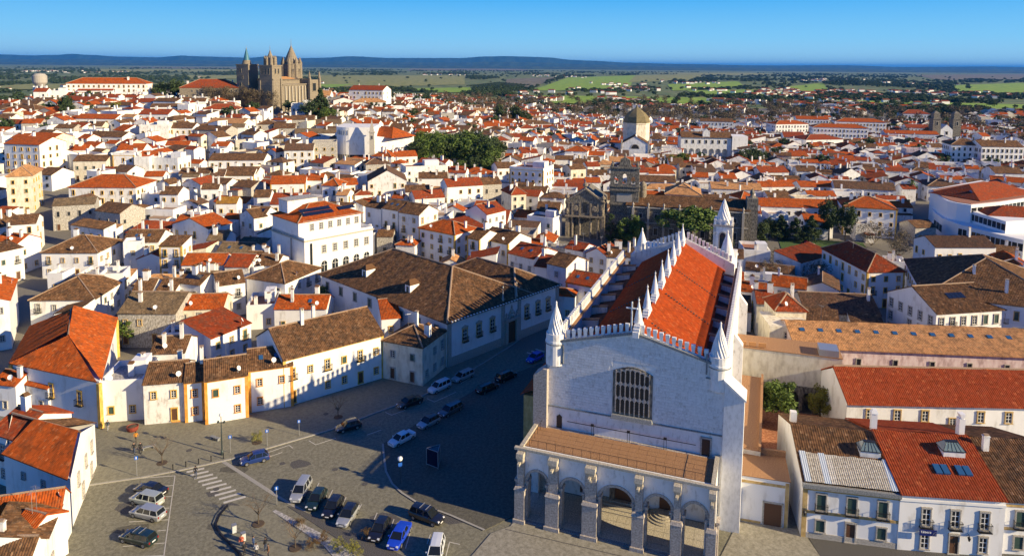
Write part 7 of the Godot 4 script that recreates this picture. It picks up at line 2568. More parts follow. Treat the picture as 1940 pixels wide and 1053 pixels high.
func car_parts(style: String) -> Dictionary:
	# front at +x; estate, hatch, saloon or suv
	if wmesh.has("car_" + style):
		return wmesh["car_" + style]
	var L: float = {"estate": 2.35, "hatch": 2.0, "saloon": 2.3, "suv": 2.3}[style]
	var H: float = {"estate": 1.48, "hatch": 1.48, "saloon": 1.42, "suv": 1.68}[style]
	var y0 := 0.24 if style != "suv" else 0.3
	var belt := 0.9 if style != "suv" else 1.02
	var hood := belt - 0.06
	var body := Geo.new()
	var sec := func(w: float, b: float) -> Array: return [[y0, w * 0.93], [y0 + 0.25, w], [b - 0.12, w], [b, w * 0.93], [b + 0.02, 0.0]]
	var tail := belt if style != "saloon" else belt + 0.02
	loft(body, [[-L, sec.call(0.7, tail - 0.12)], [-L + 0.1, sec.call(0.82, tail)], [-L + 0.6, sec.call(0.88, tail)], [0.0, sec.call(0.89, belt)], [L - 1.3, sec.call(0.88, hood)], [L - 0.5, sec.call(0.84, hood - 0.09)], [L - 0.12, sec.call(0.76, hood - 0.2)], [L, sec.call(0.62, hood - 0.32)]])
	# greenhouse: windscreen foot, roof front, roof rear, rear glass foot
	var xf := L - 1.05
	var xr := -L + 0.12 if style != "saloon" else -L + 0.75
	var rf := xf - 0.75
	var rr := xr + (0.28 if style in ["estate", "suv"] else 0.55 if style == "hatch" else 0.75)
	var glass := Geo.new()
	var b2 := belt - 0.03
	loft(glass, [[xr, [[b2, 0.72], [b2 + 0.02, 0.7], [b2 + 0.03, 0.0]]], [rr, [[b2, 0.79], [H - 0.06, 0.60], [H - 0.05, 0.0]]], [rf, [[b2, 0.81], [H - 0.06, 0.62], [H - 0.05, 0.0]]], [xf, [[b2, 0.76], [b2 + 0.02, 0.74], [b2 + 0.03, 0.0]]]])
	var roof := Geo.new()
	loft(roof, [[rr - 0.05, [[H - 0.07, 0.6], [H - 0.02, 0.56], [H, 0.0]]], [(rr + rf) / 2, [[H - 0.06, 0.65], [H, 0.58], [H + 0.03, 0.0]]], [rf + 0.05, [[H - 0.07, 0.62], [H - 0.02, 0.56], [H, 0.0]]]])
	for s in [1.0, -1.0]:
		roof.tube(Vector3(xf, b2 + 0.02, s * 0.76), Vector3(rf, H - 0.05, s * 0.62), 0.045, 0.045, 4)
		roof.tube(Vector3(xr, b2 + 0.02, s * 0.72), Vector3(rr, H - 0.05, s * 0.6), 0.06, 0.05, 4)
		roof.tube(Vector3(0.0, b2, s * 0.82), Vector3(-0.1, H - 0.05, s * 0.64), 0.04, 0.04, 4)
		roof.tube(Vector3(-1.05 if style != "hatch" else -0.95, b2, s * 0.81), Vector3(-1.05, H - 0.06, s * 0.63), 0.05, 0.05, 4)
	var tyre := Geo.new()
	tyre.lathe(Vector3(0, -0.1, 0), [[0.2, 0.0], [0.3, 0.0], [0.32, 0.03], [0.32, 0.17], [0.3, 0.2], [0.2, 0.2]], 16)
	var rim := Geo.new()
	rim.lathe(Vector3(0, -0.08, 0), [[0.01, 0.0], [0.21, 0.0], [0.21, 0.17], [0.06, 0.15], [0.01, 0.16]], 10)
	var d := {"L": L, "H": H, "body": body, "glass": glass, "roof": roof, "hood": hood, "tail": tail, "tyre": tyre.into(ArrayMesh.new(), M.tyre), "rim": rim.into(ArrayMesh.new(), M.alloy), "belt": belt, "xf": xf}
	wmesh["car_" + style] = d
	return d

func car(x: float, z: float, deg: float, style: String, paint: Material, label: String, y := 0.02, roofmat: Material = null, bars := false) -> void:
	var d := car_parts(style)
	var o := thing("parked_car", label, "car", Vector3(x, y, z), deg_to_rad(deg), "cars around the square")
	part("body", d.body, paint, o)
	part("windows", d.glass, M.carglass, o)
	part("roof", d.roof, roofmat if roofmat else paint, o)
	for sx in [d.L - 0.85, -d.L + 0.8]:
		for s in [0.8, -0.8]:
			var t := put("wheel", d.tyre, o, Vector3(sx, 0.32, s))
			t.rotation.x = PI / 2 * s / 0.8
			put("rim", d.rim, t)
	for s in [0.58, -0.58]:
		var g := Geo.new()
		g.hexa(Vector3(d.L - 0.16, d.hood - 0.24, s), Vector3(0.28, 0.15, 0.3), Vector3(0.14, 0.15, 0.26))
		part("headlight", g, M.lens, o)
		g = Geo.new()
		g.box(Vector3(-d.L + 0.06, d.tail - 0.2, s * 1.15), Vector3(0.16, 0.24, 0.18))
		part("tail_light", g, M.redlens, o)
		g = Geo.new()
		g.box(Vector3(d.xf - 0.3, d.belt + 0.07, s * 1.62), Vector3(0.12, 0.14, 0.2))
		part("mirror", g, paint, o)
	var g := Geo.new()
	g.box(Vector3(d.L - 0.02, 0.42, 0), Vector3(0.06, 0.12, 0.5))
	g.box(Vector3(-d.L - 0.0, 0.6, 0), Vector3(0.06, 0.12, 0.5))
	part("number_plate", g, M.joint, o)
	g = Geo.new()
	g.box(Vector3(d.L - 0.06, 0.5, 0), Vector3(0.1, 0.2, 0.8))
	part("grille", g, M.iron, o)
	if bars:
		for bx in [-0.7, 0.2]:
			g = Geo.new()
			g.box(Vector3(bx, d.H + 0.1, 0), Vector3(0.07, 0.05, 1.2))
			part("roof_bar", g, M.steel, o)

func gloss(r: float, g: float, b: float, metal := 0.0) -> StandardMaterial3D:
	var m := plain(lin(r, g, b), 0.32, metal)
	m.clearcoat_enabled = true
	m.clearcoat = 0.8
	m.clearcoat_roughness = 0.08
	return m

func cars() -> void:
	M.tyre = plain(lin(0.018, 0.018, 0.018), 0.9)
	M.alloy = plain(lin(0.4, 0.41, 0.42), 0.35, 0.7)
	M.carglass = plain(lin(0.012, 0.015, 0.018), 0.05)
	M.lens = plain(lin(0.6, 0.62, 0.65), 0.1)
	M.redlens = plain(lin(0.25, 0.01, 0.01), 0.2)
	var black := gloss(0.012, 0.012, 0.014)
	var silver := gloss(0.42, 0.44, 0.45, 0.35)
	var pale := gloss(0.46, 0.50, 0.45, 0.25)
	var white := gloss(0.66, 0.69, 0.72)
	var blue := gloss(0.012, 0.035, 0.16)
	var bright := gloss(0.015, 0.06, 0.55)
	var green := gloss(0.012, 0.028, 0.024)
	var grey := gloss(0.10, 0.115, 0.13, 0.3)
	car(-48.4, -90.9, 163, "saloon", black, "black car at the end of the bays by the zebra crossing")
	car(-47.8, -88.7, 163, "suv", pale, "pale green-silver estate car with red tail lights in the bays")
	car(-46.3, -86.0, 163, "estate", silver, "silver-blue estate car beside the pale green one")
	car(-45.0, -81.2, 163, "estate", green, "dark green estate car with roof bars alone in its bay", 0.02, null, true)
	car(-37.2, -98.8, 207, "hatch", blue, "dark blue hatchback by the kerb next to the zebra crossing")
	car(-17.1, -116.6, 221, "saloon", black, "black saloon at the kerb opposite the striped awnings")
	car(-12.6, -122.3, 229, "suv", white, "white car behind the black saloon at the palace kerb")
	car(-8.7, -126.9, 229, "estate", silver, "silver estate car parked nearest the palace portal")
	car(-4.0, -122.3, 47, "estate", black, "black car in the shade facing the palace street")
	car(-0.7, -126.9, 47, "suv", black, "black car ahead of another in the shaded church street")
	car(-9.9, -114.0, 231, "estate", grey, "grey estate car in the church's shadow behind a silver one")
	car(-13.1, -109.8, 230, "hatch", silver, "silver car with dark roof in the church's shadow", 0.02, black)
	car(-25.7, -108.3, 212, "hatch", black, "small black car at the kerb beside a young bare tree")
	car(-16.6, -104.7, 230, "saloon", white, "white saloon parked beside the curved church kerb")
	car(-28.1, -91.0, 266, "suv", silver, "silver hatchback first in the angled bays by the signpost")
	car(-25.5, -89.1, 262, "hatch", green, "dark green hatchback beside the silver one in angled bays")
	car(-22.9, -87.5, 261, "hatch", black, "black hatchback third in the row of angled bays")
	car(-20.6, -85.8, 259, "hatch", silver, "silver hatchback with black roof in the angled bays", 0.02, black)
	car(-16.0, -83.1, 258, "hatch", black, "black hatchback next to the bright blue car")
	car(-13.4, -82.0, 257, "saloon", bright, "bright blue car in the angled bays")
	car(-8.6, -79.1, 267, "suv", white, "white van-like car last in the angled bays")
	car(-10.5, -85.8, -27, "suv", black, "black car with silver roof bars driving round the church kerb", 0.02, null, true)
	car(4.9, -135.3, 229, "hatch", bright, "small light blue car half hidden by the church", 0.12)
	car(97.0, -228.0, 10, "hatch", gloss(0.25, 0.01, 0.02), "dark red car parked by the garden trees", 0.2)
	car(96.0, -222.5, 10, "estate", white, "white car parked by the garden trees", 0.2)

# ---------- people ----------
func body_field(p: Vector3, bones: Array) -> float:
	var d := 10.0
	for b in bones:
		var a: Vector3 = b[0]
		var ab: Vector3 = b[1]
		var t := clampf((p - a).dot(ab) / b[4], 0.0, 1.0)
		var e := (p - a - ab * t).length() - lerpf(b[2], b[3], t)
		var h := maxf(0.05 - absf(d - e), 0.0) / 0.05
		d = minf(d, e) - h * h * 0.0125
	return d

func body_mesh(stride: float) -> Array:
	var j := {"pelvis": Vector3(0, 0.95, 0), "chest": Vector3(0, 1.3, 0.0), "neck": Vector3(0, 1.5, 0), "head": Vector3(0, 1.62, 0.02)}
	var bones := []
	var add := func(a: Vector3, b: Vector3, ra: float, rb: float) -> void: bones.append([a, b - a, ra, rb, maxf((b - a).length_squared(), 1e-6)])
	add.call(j.pelvis + Vector3(-0.07, 0, 0), j.pelvis + Vector3(0.07, 0, 0), 0.12, 0.12)
	add.call(j.pelvis, j.chest, 0.125, 0.14)
	add.call(Vector3(-0.1, 1.33, 0), Vector3(0.1, 1.33, 0), 0.115, 0.115)
	add.call(Vector3(-0.16, 1.42, 0), Vector3(0.16, 1.42, 0), 0.065, 0.065)
	add.call(j.chest, j.neck, 0.07, 0.055)
	add.call(Vector3(0, 1.60, 0.015), Vector3(0, 1.68, 0.0), 0.085, 0.1)
	add.call(Vector3(0, 1.61, 0.1), Vector3(0, 1.64, 0.11), 0.018, 0.014)
	for s in [-1.0, 1.0]:
		var f: float = s * stride
		var knee := Vector3(s * 0.1, 0.5, f * 0.5 + 0.04)
		var ankle := Vector3(s * 0.1, 0.09, f - (0.06 if f < 0 else 0.0))
		add.call(Vector3(s * 0.09, 0.92, 0), knee, 0.09, 0.06)
		add.call(knee, ankle, 0.06, 0.042)
		add.call(ankle + Vector3(0, -0.045, -0.03), ankle + Vector3(0, -0.055, 0.14), 0.04, 0.035)
		var elbow := Vector3(s * 0.27, 1.14, -f * 0.35 - 0.02)
		var wrist := Vector3(s * 0.25, 0.92, -f * 0.6 + 0.1)
		add.call(Vector3(s * 0.2, 1.4, 0), elbow, 0.056, 0.045)
		add.call(elbow, wrist, 0.044, 0.033)
		add.call(wrist, wrist + Vector3(0, -0.08, 0.02), 0.034, 0.03)
	var c := 0.04
	var lo := Vector3(-0.42, -0.04, -0.5)
	var nx := 22
	var ny := 47
	var nz := 25
	var f := PackedFloat32Array()
	f.resize(nx * ny * nz)
	for y in ny:
		for z in nz:
			for x in nx:
				f[(y * nz + z) * nx + x] = body_field(lo + Vector3(x, y, z) * c, bones)
	var id := {}
	var vs := PackedVector3Array()
	for y in ny - 1:
		for z in nz - 1:
			for x in nx - 1:
				var sum := Vector3.ZERO
				var n := 0
				var base := (y * nz + z) * nx + x
				for e in [[0, 1, Vector3.ZERO, Vector3.RIGHT], [0, nx, Vector3.ZERO, Vector3.BACK], [0, nx * nz, Vector3.ZERO, Vector3.UP], [1, nx, Vector3.RIGHT, Vector3.BACK], [1, nx * nz, Vector3.RIGHT, Vector3.UP], [nx, 1, Vector3.BACK, Vector3.RIGHT], [nx, nx * nz, Vector3.BACK, Vector3.UP], [nx * nz, 1, Vector3.UP, Vector3.RIGHT], [nx * nz, nx, Vector3.UP, Vector3.BACK], [nx + 1, nx * nz, Vector3.RIGHT + Vector3.BACK, Vector3.UP], [nx * nz + 1, nx, Vector3.RIGHT + Vector3.UP, Vector3.BACK], [nx * nz + nx, 1, Vector3.UP + Vector3.BACK, Vector3.RIGHT]]:
					var a := f[base + e[0]]
					var b := f[base + e[0] + e[1]]
					if (a < 0.0) != (b < 0.0):
						sum += e[2] + e[3] * (a / (a - b))
						n += 1
				if n:
					id[base] = vs.size()
					vs.append(lo + (Vector3(x, y, z) + sum / n) * c)
	var tri := PackedInt32Array()
	for base in id:
		for ax in [[1, nx, nx * nz], [nx, nx * nz, 1], [nx * nz, 1, nx]]:
			var a := f[base]
			var b := f[base + ax[0]]
			if (a < 0.0) == (b < 0.0):
				continue
			var q := [base, base - ax[1], base - ax[1] - ax[2], base - ax[2]]
			if not (id.has(q[1]) and id.has(q[2]) and id.has(q[3])):
				continue
			tri.append_array([id[q[0]], id[q[1]], id[q[2]], id[q[0]], id[q[2]], id[q[3]]])
	return [vs, tri]

var bodies := {}
func person(x: float, z: float, face: float, stride: float, top: Color, legs: Color, hair: Color, label: String, y := 0.12) -> void:
	if not bodies.has(stride):
		bodies[stride] = body_mesh(stride)
	var vs: PackedVector3Array = bodies[stride][0]
	var cs := PackedColorArray()
	for p in vs:
		var k := legs
		if p.y > 1.7 or (p.y > 1.56 and p.z < -0.01):
			k = hair
		elif p.y > 1.49:
			k = Color(0.45, 0.27, 0.19)
		elif absf(p.x) > 0.2 and p.y < 0.93:
			k = Color(0.45, 0.27, 0.19)
		elif p.y > 0.9:
			k = top
		elif p.y < 0.1:
			k = Color(0.02, 0.018, 0.016)
		cs.append(k)
	var st := SurfaceTool.new()
	st.begin(Mesh.PRIMITIVE_TRIANGLES)
	for i in vs.size():
		st.set_color(cs[i])
		st.add_vertex(vs[i])
	for i in bodies[stride][1]:
		st.add_index(i)
	st.generate_normals()
	st.set_material(M.skin)
	var o := thing("person", label, "person", Vector3(x, y, z), deg_to_rad(face), "people about the square")
	put("body", st.commit(), o)
	for s in [-1.0, 1.0]:
		var g := Geo.new()
		var w: Vector3 = Vector3(s * 0.25, 0.84, -s * stride * 0.6 + 0.12)
		for k in 4:
			g.tube(w + Vector3(0, 0, 0.025 - 0.017 * k), w + Vector3(s * 0.004, -0.085 + 0.008 * absf(k - 1.5), 0.035 - 0.017 * k), 0.009, 0.007, 5, true)
		g.tube(w + Vector3(-s * 0.01, 0.02, 0.03), w + Vector3(-s * 0.03, -0.03, 0.055), 0.01, 0.008, 5, true)
		part("fingers", g, M.hand, o)

func people() -> void:
	M.skin = StandardMaterial3D.new()
	M.skin.vertex_color_use_as_albedo = true
	M.skin.roughness = 0.85
	M.hand = plain(lin(0.45, 0.27, 0.19), 0.6)
	var dark := Color(0.02, 0.02, 0.025)
	var jean := Color(0.04, 0.06, 0.12)
	var hair := Color(0.03, 0.02, 0.012)
	person(-44.0, -94.7, 200, 0.28, dark, jean, hair, "person in dark jacket and jeans crossing at the zebra stripes", 0.02)
	person(-55.7, -100.5, 20, 0.24, dark, jean, hair, "person in black walking beside a companion near the bare tree")
	person(-54.8, -100.6, 20, 0.0, Color(0.03, 0.03, 0.035), dark, hair, "person in dark clothes standing beside a companion near the bare tree")
	person(-57.1, -103.7, 190, 0.24, Color(0.6, 0.25, 0.02), Color(0.1, 0.09, 0.08), hair, "person in a mustard yellow coat walking past the red planter")
	person(-49.5, -110.6, 170, 0.0, dark, Color(0.07, 0.07, 0.08), hair, "person in black standing at the café doorway by another")
	person(-48.9, -110.5, 150, 0.0, Color(0.02, 0.03, 0.06), jean, hair, "person in navy coat standing at the café doorway")
	person(-63.3, -107.0, 0, 0.24, Color(0.02, 0.04, 0.07), Color(0.35, 0.36, 0.38), hair, "person in navy top and pale trousers by the corner shop")
	var cols := [Color(0.45, 0.1, 0.05), dark, Color(0.1, 0.18, 0.35), Color(0.5, 0.5, 0.52), dark, Color(0.3, 0.16, 0.08)]
	var words := ["rust-coloured jacket", "black coat", "blue jacket", "pale grey hoodie", "black anorak", "brown jacket"]
	for i in 6:
		person(-32.0 + 0.75 * i, -79.6 + (0.6 if i % 2 else -0.5) + 0.1 * i, 60 * i, 0.0, cols[i], [jean, dark][i % 2], hair, "person in %s in the huddle by the black kerb rail" % words[i], 0.06)

# ---------- lamps, signs, café ----------
func street_things() -> void:
	M.pole = plain(lin(0.05, 0.07, 0.07), 0.5, 0.4)
	M.globe = plain(lin(0.75, 0.76, 0.76), 0.25)
	M.signface = plain(lin(0.02, 0.12, 0.5), 0.4)
	M.canvas = noisy(lin(0.50, 0.46, 0.38), lin(0.68, 0.64, 0.55), lin(0.74, 0.71, 0.63), 2.0, 0.04, 501, 0.9)
	M.redbox = noisy(lin(0.16, 0.025, 0.015), lin(0.24, 0.04, 0.02), lin(0.3, 0.08, 0.045), 1.0, 0.06, 502, 0.7)
	M.binbox = plain(lin(0.55, 0.56, 0.55), 0.6)
	M.blackscreen = plain(lin(0.008, 0.012, 0.035), 0.15)
	var o := thing("street_lamp", "tall dark lamp post with two lamp heads at the footway edge", "lamp post", Vector3(-42.6, 0.12, -100.4))
	var g := Geo.new()
	g.lathe(Vector3.ZERO, [[0.22, 0.0], [0.2, 0.5], [0.1, 0.7], [0.08, 3.4], [0.12, 3.45], [0.07, 3.6], [0.05, 6.0]], 10)
	part("pole", g, M.pole, o)
	g = Geo.new()
	g.box(Vector3(0, 5.0, 0), Vector3(0.9, 0.08, 0.08))
	for s in [-0.45, 0.45]:
		g.box(Vector3(s, 5.1, 0), Vector3(0.2, 0.25, 0.3))
	part("lamp_head", g, M.pole, o)
	g = Geo.new()
	g.lathe(Vector3(0, 5.95, 0), [[0.08, 0.0], [0.28, 0.1], [0.3, 0.3], [0.12, 0.45], [0.02, 0.5]], 10)
	part("top_lamp", g, M.globe, o)
	for e in [[-15.1, -93.6, 3.4, "white globe lamp on a thin grey post inside the church court", true], [-36.8, -103.0, 2.7, "thin sign pole beside the blue hatchback", false], [-32.9, -106.2, 2.6, "blue round parking sign on a pole in the shade", false], [-52.3, -94.8, 3.0, "pale sign pole beside the parking bays' end", false], [-41.6, -101.0, 2.8, "slim sign pole close to the tall lamp post", false], [-30.6, -88.6, 2.6, "green sign pole at the tip of the planted strip", false]]:
		o = thing("sign_post", e[3], "sign post", Vector3(e[0], 0.05, e[1]), 0.4, "poles around the square")
		g = Geo.new()
		g.tube(Vector3.ZERO, Vector3(0, e[2], 0), 0.045, 0.04, 7)
		part("pole", g, M.steel if not e[4] else M.pole, o)
		g = Geo.new()
		if e[4]:
			g.lathe(Vector3(0, e[2] - 0.1, 0), [[0.05, 0.0], [0.3, 0.15], [0.36, 0.35], [0.3, 0.55], [0.05, 0.7]], 12)
			part("globe", g, M.globe, o)
			g = Geo.new()
			g.box(Vector3(0, e[2] - 0.6, 0.06), Vector3(0.55, 0.55, 0.03))
			part("sign_panel", g, M.signface, o)
		else:
			g.box(Vector3(0, e[2] - 0.25, 0.06), Vector3(0.45, 0.5, 0.03))
			part("sign_panel", g, M.signface, o)
			g = Geo.new()
			g.box(Vector3(0, e[2] - 0.25, 0.078), Vector3(0.12, 0.3, 0.008))
			part("sign_mark", g, M.joint, o)
	# three-sided information pillar
	o = thing("info_pillar", "dark three-sided glossy information pillar standing in the church court", "info pillar", Vector3(-10.8, 0.11, -98.2), 0.5)
	g = Geo.new()
	var tri := []
	for k in 3:
		tri.append([sin(TAU * k / 3) * 1.2, cos(TAU * k / 3) * 1.2])
	prism(g, tri, 0.15, 2.5)
	part("screen_body", g, M.blackscreen, o)
	g = Geo.new()
	for k in 3:
		var a := Vector3(tri[k][0], 0, tri[k][1])
		var b := Vector3(tri[(k + 1) % 3][0], 0, tri[(k + 1) % 3][1])
		g.tube(a, a + Vector3(0, 2.55, 0), 0.06, 0.06, 5)
		g.tube(a + Vector3(0, 2.55, 0), b + Vector3(0, 2.55, 0), 0.05, 0.05, 5)
		g.tube(a + Vector3(0, 0.15, 0), b + Vector3(0, 0.15, 0), 0.05, 0.05, 5)
	part("frame", g, M.zinc, o)
	# red planter
	o = thing("planter", "round red planter tub with bare soil outside the corner shop", "planter", Vector3(-59.5, 0.12, -107.2))
	g = Geo.new()
	g.lathe(Vector3.ZERO, [[0.7, 0.0], [0.85, 0.3], [0.9, 0.7], [0.8, 0.75], [0.75, 0.6]], 14)
	part("tub", g, M.redbox, o)
	g = Geo.new()
	g.lathe(Vector3(0, 0.72, 0), [[0.78, -0.1], [0.5, 0.02], [0.01, 0.1]], 12)
	part("soil", g, M.soil, o)
	# white bins
	for e in [[-34.0, -82.9, "square white litter bin just inside the curved black rail"], [-32.3, -81.4, "square white litter bin closer to the huddle of people"]]:
		o = thing("litter_bin", e[2], "bin", Vector3(e[0], 0.06, e[1]), 0.6, "bins by the curved rail")
		g = Geo.new()
		g.box(Vector3(0, 0.55, 0), Vector3(0.5, 0.9, 0.5))
		part("box", g, M.binbox, o)
		g = Geo.new()
		g.box(Vector3(0, 1.06, 0), Vector3(0.56, 0.08, 0.56))
		part("lid", g, M.zinc, o)
		g = Geo.new()
		g.box(Vector3(0, 0.05, 0), Vector3(0.3, 0.1, 0.3))
		part("foot", g, M.iron, o)
	# utility box against the houses
	o = thing("utility_box", "white utility cabinet with orange base by the green doors", "cabinet", Vector3(-54.0, 0.12, -110.2), 0.2)
	g = Geo.new()
	g.box(Vector3(0, 0.9, 0), Vector3(1.3, 1.2, 0.6))
	part("cabinet", g, M.w, o)
	g = Geo.new()
	g.box(Vector3(0, 0.15, 0), Vector3(1.34, 0.3, 0.64))
	part("base", g, M.orange, o)
	# awnings
	for e in [[-48.1, -112.0, -44.0, -113.5, "cream café awning over tables between orange pilasters", false], [-43.7, -114.6, -38.6, -116.0, "cream awning over white shop doors next to the café", false], [-30.2, -123.1, -28.3, -125.6, "striped cream awning over the grey shop front, narrower one", true], [-26.3, -127.2, -24.2, -129.9, "striped cream awning next to the end of the brown-roofed house", true]]:
		var a := Vector3(e[0], 0, e[1])
		var b := Vector3(e[2], 0, e[3])
		var len := a.distance_to(b)
		o = thing("awning", e[4], "awning", (a + b) / 2, -atan2(b.z - a.z, b.x - a.x), "shop awnings on the row")
		g = Geo.new()
		g.quad(Vector3(-len / 2, 2.5, 0.3), Vector3(len / 2, 2.5, 0.3), Vector3(len / 2, 3.3, -1.3), Vector3(-len / 2, 3.3, -1.3))
		g.quad(Vector3(-len / 2, 2.2, 0.31), Vector3(len / 2, 2.2, 0.31), Vector3(len / 2, 2.5, 0.3), Vector3(-len / 2, 2.5, 0.3))
		part("canvas", g, M.canvas, o)
		if e[5]:
			g = Geo.new()
			for i in 6:
				var x := -len / 2 + len * (i + 0.25) / 6.0
				g.quad(Vector3(x, 2.51, 0.3), Vector3(x + len / 12, 2.51, 0.3), Vector3(x + len / 12, 3.31, -1.3), Vector3(x, 3.31, -1.3))
			part("stripes", g, M.ochre, o)
		g = Geo.new()
		for s in [-1.0, 1.0]:
			g.tube(Vector3(s * len / 2, 2.5, 0.3), Vector3(s * len / 2, 2.7, -1.3), 0.03, 0.03, 5)
		part("arm", g, M.steel, o)
	# café tables and chairs
	for i in 3:
		var c := Vector3(-47.0 + 0.95 * i, 0.12, -111.4 - 0.55 * i)
		o = thing("cafe_table", "small round café table under the cream awning", "table", c, 0.0, "café tables in front of the bar")
		g = Geo.new()
		g.lathe(Vector3(0, 0.7, 0), [[0.01, 0.0], [0.4, 0.0], [0.4, 0.04], [0.01, 0.04]], 14)
		part("table_top", g, M.wood, o)
		g = Geo.new()
		g.lathe(Vector3.ZERO, [[0.25, 0.0], [0.25, 0.03], [0.035, 0.06], [0.035, 0.7]], 8)
		part("pedestal", g, M.iron, o)
		for k in 2:
			var ch := thing("cafe_chair", "dark slatted café chair at the round tables", "chair", c + Vector3(-0.35 + 0.6 * k, 0, 0.62 if k else -0.6), 0.3 + PI * (1 - k), "café chairs in front of the bar")
			g = Geo.new()
			g.box(Vector3(0, 0.45, 0), Vector3(0.42, 0.05, 0.42))
			part("seat", g, M.wood, ch)
			g = Geo.new()
			g.box(Vector3(0, 0.75, 0.2), Vector3(0.42, 0.3, 0.04))
			part("backrest", g, M.wood, ch)
			for sx in [-0.18, 0.18]:
				for sz in [-0.18, 0.18]:
					g = Geo.new()
					g.box(Vector3(sx, 0.22, sz), Vector3(0.04, 0.44, 0.04))
					part("leg", g, M.iron, ch)
	# bollards and benches
	for i in 5:
		o = thing("bollard", "short dark iron bollard along the footway kerb by the crossing", "bollard", Vector3(-48.0 + 1.5 * i, 0.12, -96.4 - 0.75 * i), 0.0, "bollards along the kerb")
		g = Geo.new()
		g.lathe(Vector3.ZERO, [[0.09, 0.0], [0.07, 0.1], [0.07, 0.6], [0.1, 0.65], [0.08, 0.8], [0.01, 0.86]], 8)
		part("post", g, M.iron, o)
	for e in [[-54.2, -101.8, 0.5, "dark stone bench slab near the bare tree in the sun"], [-45.4, -104.6, -0.45, "dark bench slab along the lamp post's shadow"]]:
		o = thing("bench", e[3], "bench", Vector3(e[0], 0.12, e[1]), e[2], "stone benches on the footway")
		g = Geo.new()
		g.box(Vector3(0, 0.42, 0), Vector3(1.8, 0.1, 0.5))
		part("seat", g, M.trim, o)
		for s in [-0.7, 0.7]:
			g = Geo.new()
			g.box(Vector3(s, 0.18, 0), Vector3(0.15, 0.38, 0.45))
			part("leg", g, M.trim, o)

# ---------- trees ----------
func leaf_mat(r: float, g: float, b: float) -> StandardMaterial3D:
	var m := StandardMaterial3D.new()
	m.vertex_color_use_as_albedo = true
	m.albedo_color = lin(r, g, b)
	m.roughness = 0.8
	m.backlight_enabled = true
	m.backlight = Color(0.25, 0.3, 0.1)
	return m

func crown(kind: String, sd: int, mat: Material, n: int, leaf: float) -> ArrayMesh:
	# leaf sprays set in clumps through a crown of unit height; each spray its own tone of green
	var r := RandomNumberGenerator.new()
	r.seed = sd
	var g := Geo.new()
	var clumps := []
	var want := {"round": 46, "pine": 60, "conifer": 64, "cypress": 34, "shrub": 26}[kind] as int
	for i in want:
		var p := Vector3.ZERO
		var s := 0.14
		if kind == "round":
			p = Vector3(r.randfn(), r.randfn(), r.randfn()).normalized() * pow(r.randf(), 0.4)
			p = Vector3(p.x * 0.42, 0.6 + p.y * 0.34, p.z * 0.42)
			s = r.randf_range(0.09, 0.17)
		elif kind == "pine":
			var a := r.randf() * TAU
			var q := sqrt(r.randf())
			p = Vector3(cos(a) * q * 0.6, 0.66 + 0.26 * (1.0 - q * q) * r.randf_range(0.5, 1.0), sin(a) * q * 0.6)
			s = r.randf_range(0.08, 0.13)
		elif kind == "conifer":
			var y := pow(r.randf(), 1.2)
			var a := r.randf() * TAU
			var q := (1.0 - y) * 0.34 * r.randf_range(0.5, 1.15)
			p = Vector3(cos(a) * q, 0.14 + y * 0.82, sin(a) * q)
			s = 0.05 + 0.07 * (1.0 - y)
		elif kind == "cypress":
			var y := r.randf()
			var a := r.randf() * TAU
			var q := 0.09 * sin(PI * clampf(y * 0.85 + 0.12, 0, 1))
			p = Vector3(cos(a) * q, 0.08 + y * 0.88, sin(a) * q)
			s = 0.06
		else:
			p = Vector3(r.randf_range(-0.5, 0.5), r.randf_range(0.15, 0.75), r.randf_range(-0.5, 0.5))
			s = r.randf_range(0.14, 0.24)
		clumps.append([p, s, r.randf_range(0.7, 1.25)])
	for c in clumps:
		for k in n / want:
			var d := Vector3(r.randfn(), r.randfn(), r.randfn()).normalized()
			var p: Vector3 = c[0] + d * c[1] * pow(r.randf(), 0.35) * Vector3(1, 0.75, 1)
			var u := Vector3(r.randfn(), r.randfn() * 0.6, r.randfn()).normalized()
			var v := u.cross((d + Vector3(r.randfn(), r.randfn(), r.randfn()) * 0.5).normalized()).normalized()
			var s := leaf * r.randf_range(0.6, 1.3)
			var t: float = c[2] * r.randf_range(0.65, 1.35)
			g.col = Color(t * r.randf_range(0.85, 1.2), t, t * r.randf_range(0.7, 1.1))
			g.tri(p - u * s, p + v * s * 0.55, p + u * s)
			g.tri(p - u * s, p + u * s, p - v * s * 0.55)
	return g.into(ArrayMesh.new(), mat, true)

func limbs(g: Geo, r: RandomNumberGenerator, a: Vector3, dir: Vector3, len: float, rad: float, depth: int) -> void:
	var p := a
	var d := dir
	for i in 2:
		var q := p + d * len * 0.5
		g.tube(p, q, rad * (1.0 - 0.25 * i), rad * (0.75 - 0.2 * i), 5 if rad > 0.03 else 3)
		p = q
		d = (d + Vector3(r.randfn(), r.randfn() * 0.5 + 0.15, r.randfn()) * 0.16).normalized()
	if depth <= 0:
		return
	for k in (3 if depth > 1 else 4):
		var nd := (d + Vector3(r.randfn(), r.randfn() * 0.6 + 0.2, r.randfn()) * 0.62).normalized()
		limbs(g, r, p if k else a.lerp(p, 0.7), nd, len * r.randf_range(0.6, 0.82), rad * 0.52, depth - 1)

func bare_mesh(sd: int, depth: int, trunk: float, mat: Material) -> ArrayMesh:
	var r := RandomNumberGenerator.new()
	r.seed = sd
	var g := Geo.new()
	for k in 4:
		limbs(g, r, Vector3(0, trunk, 0), Vector3(sin(k * 1.7) * 0.7, 0.9, cos(k * 1.7) * 0.7).normalized(), 0.26, 0.013, depth)
	return g.into(ArrayMesh.new(), mat)

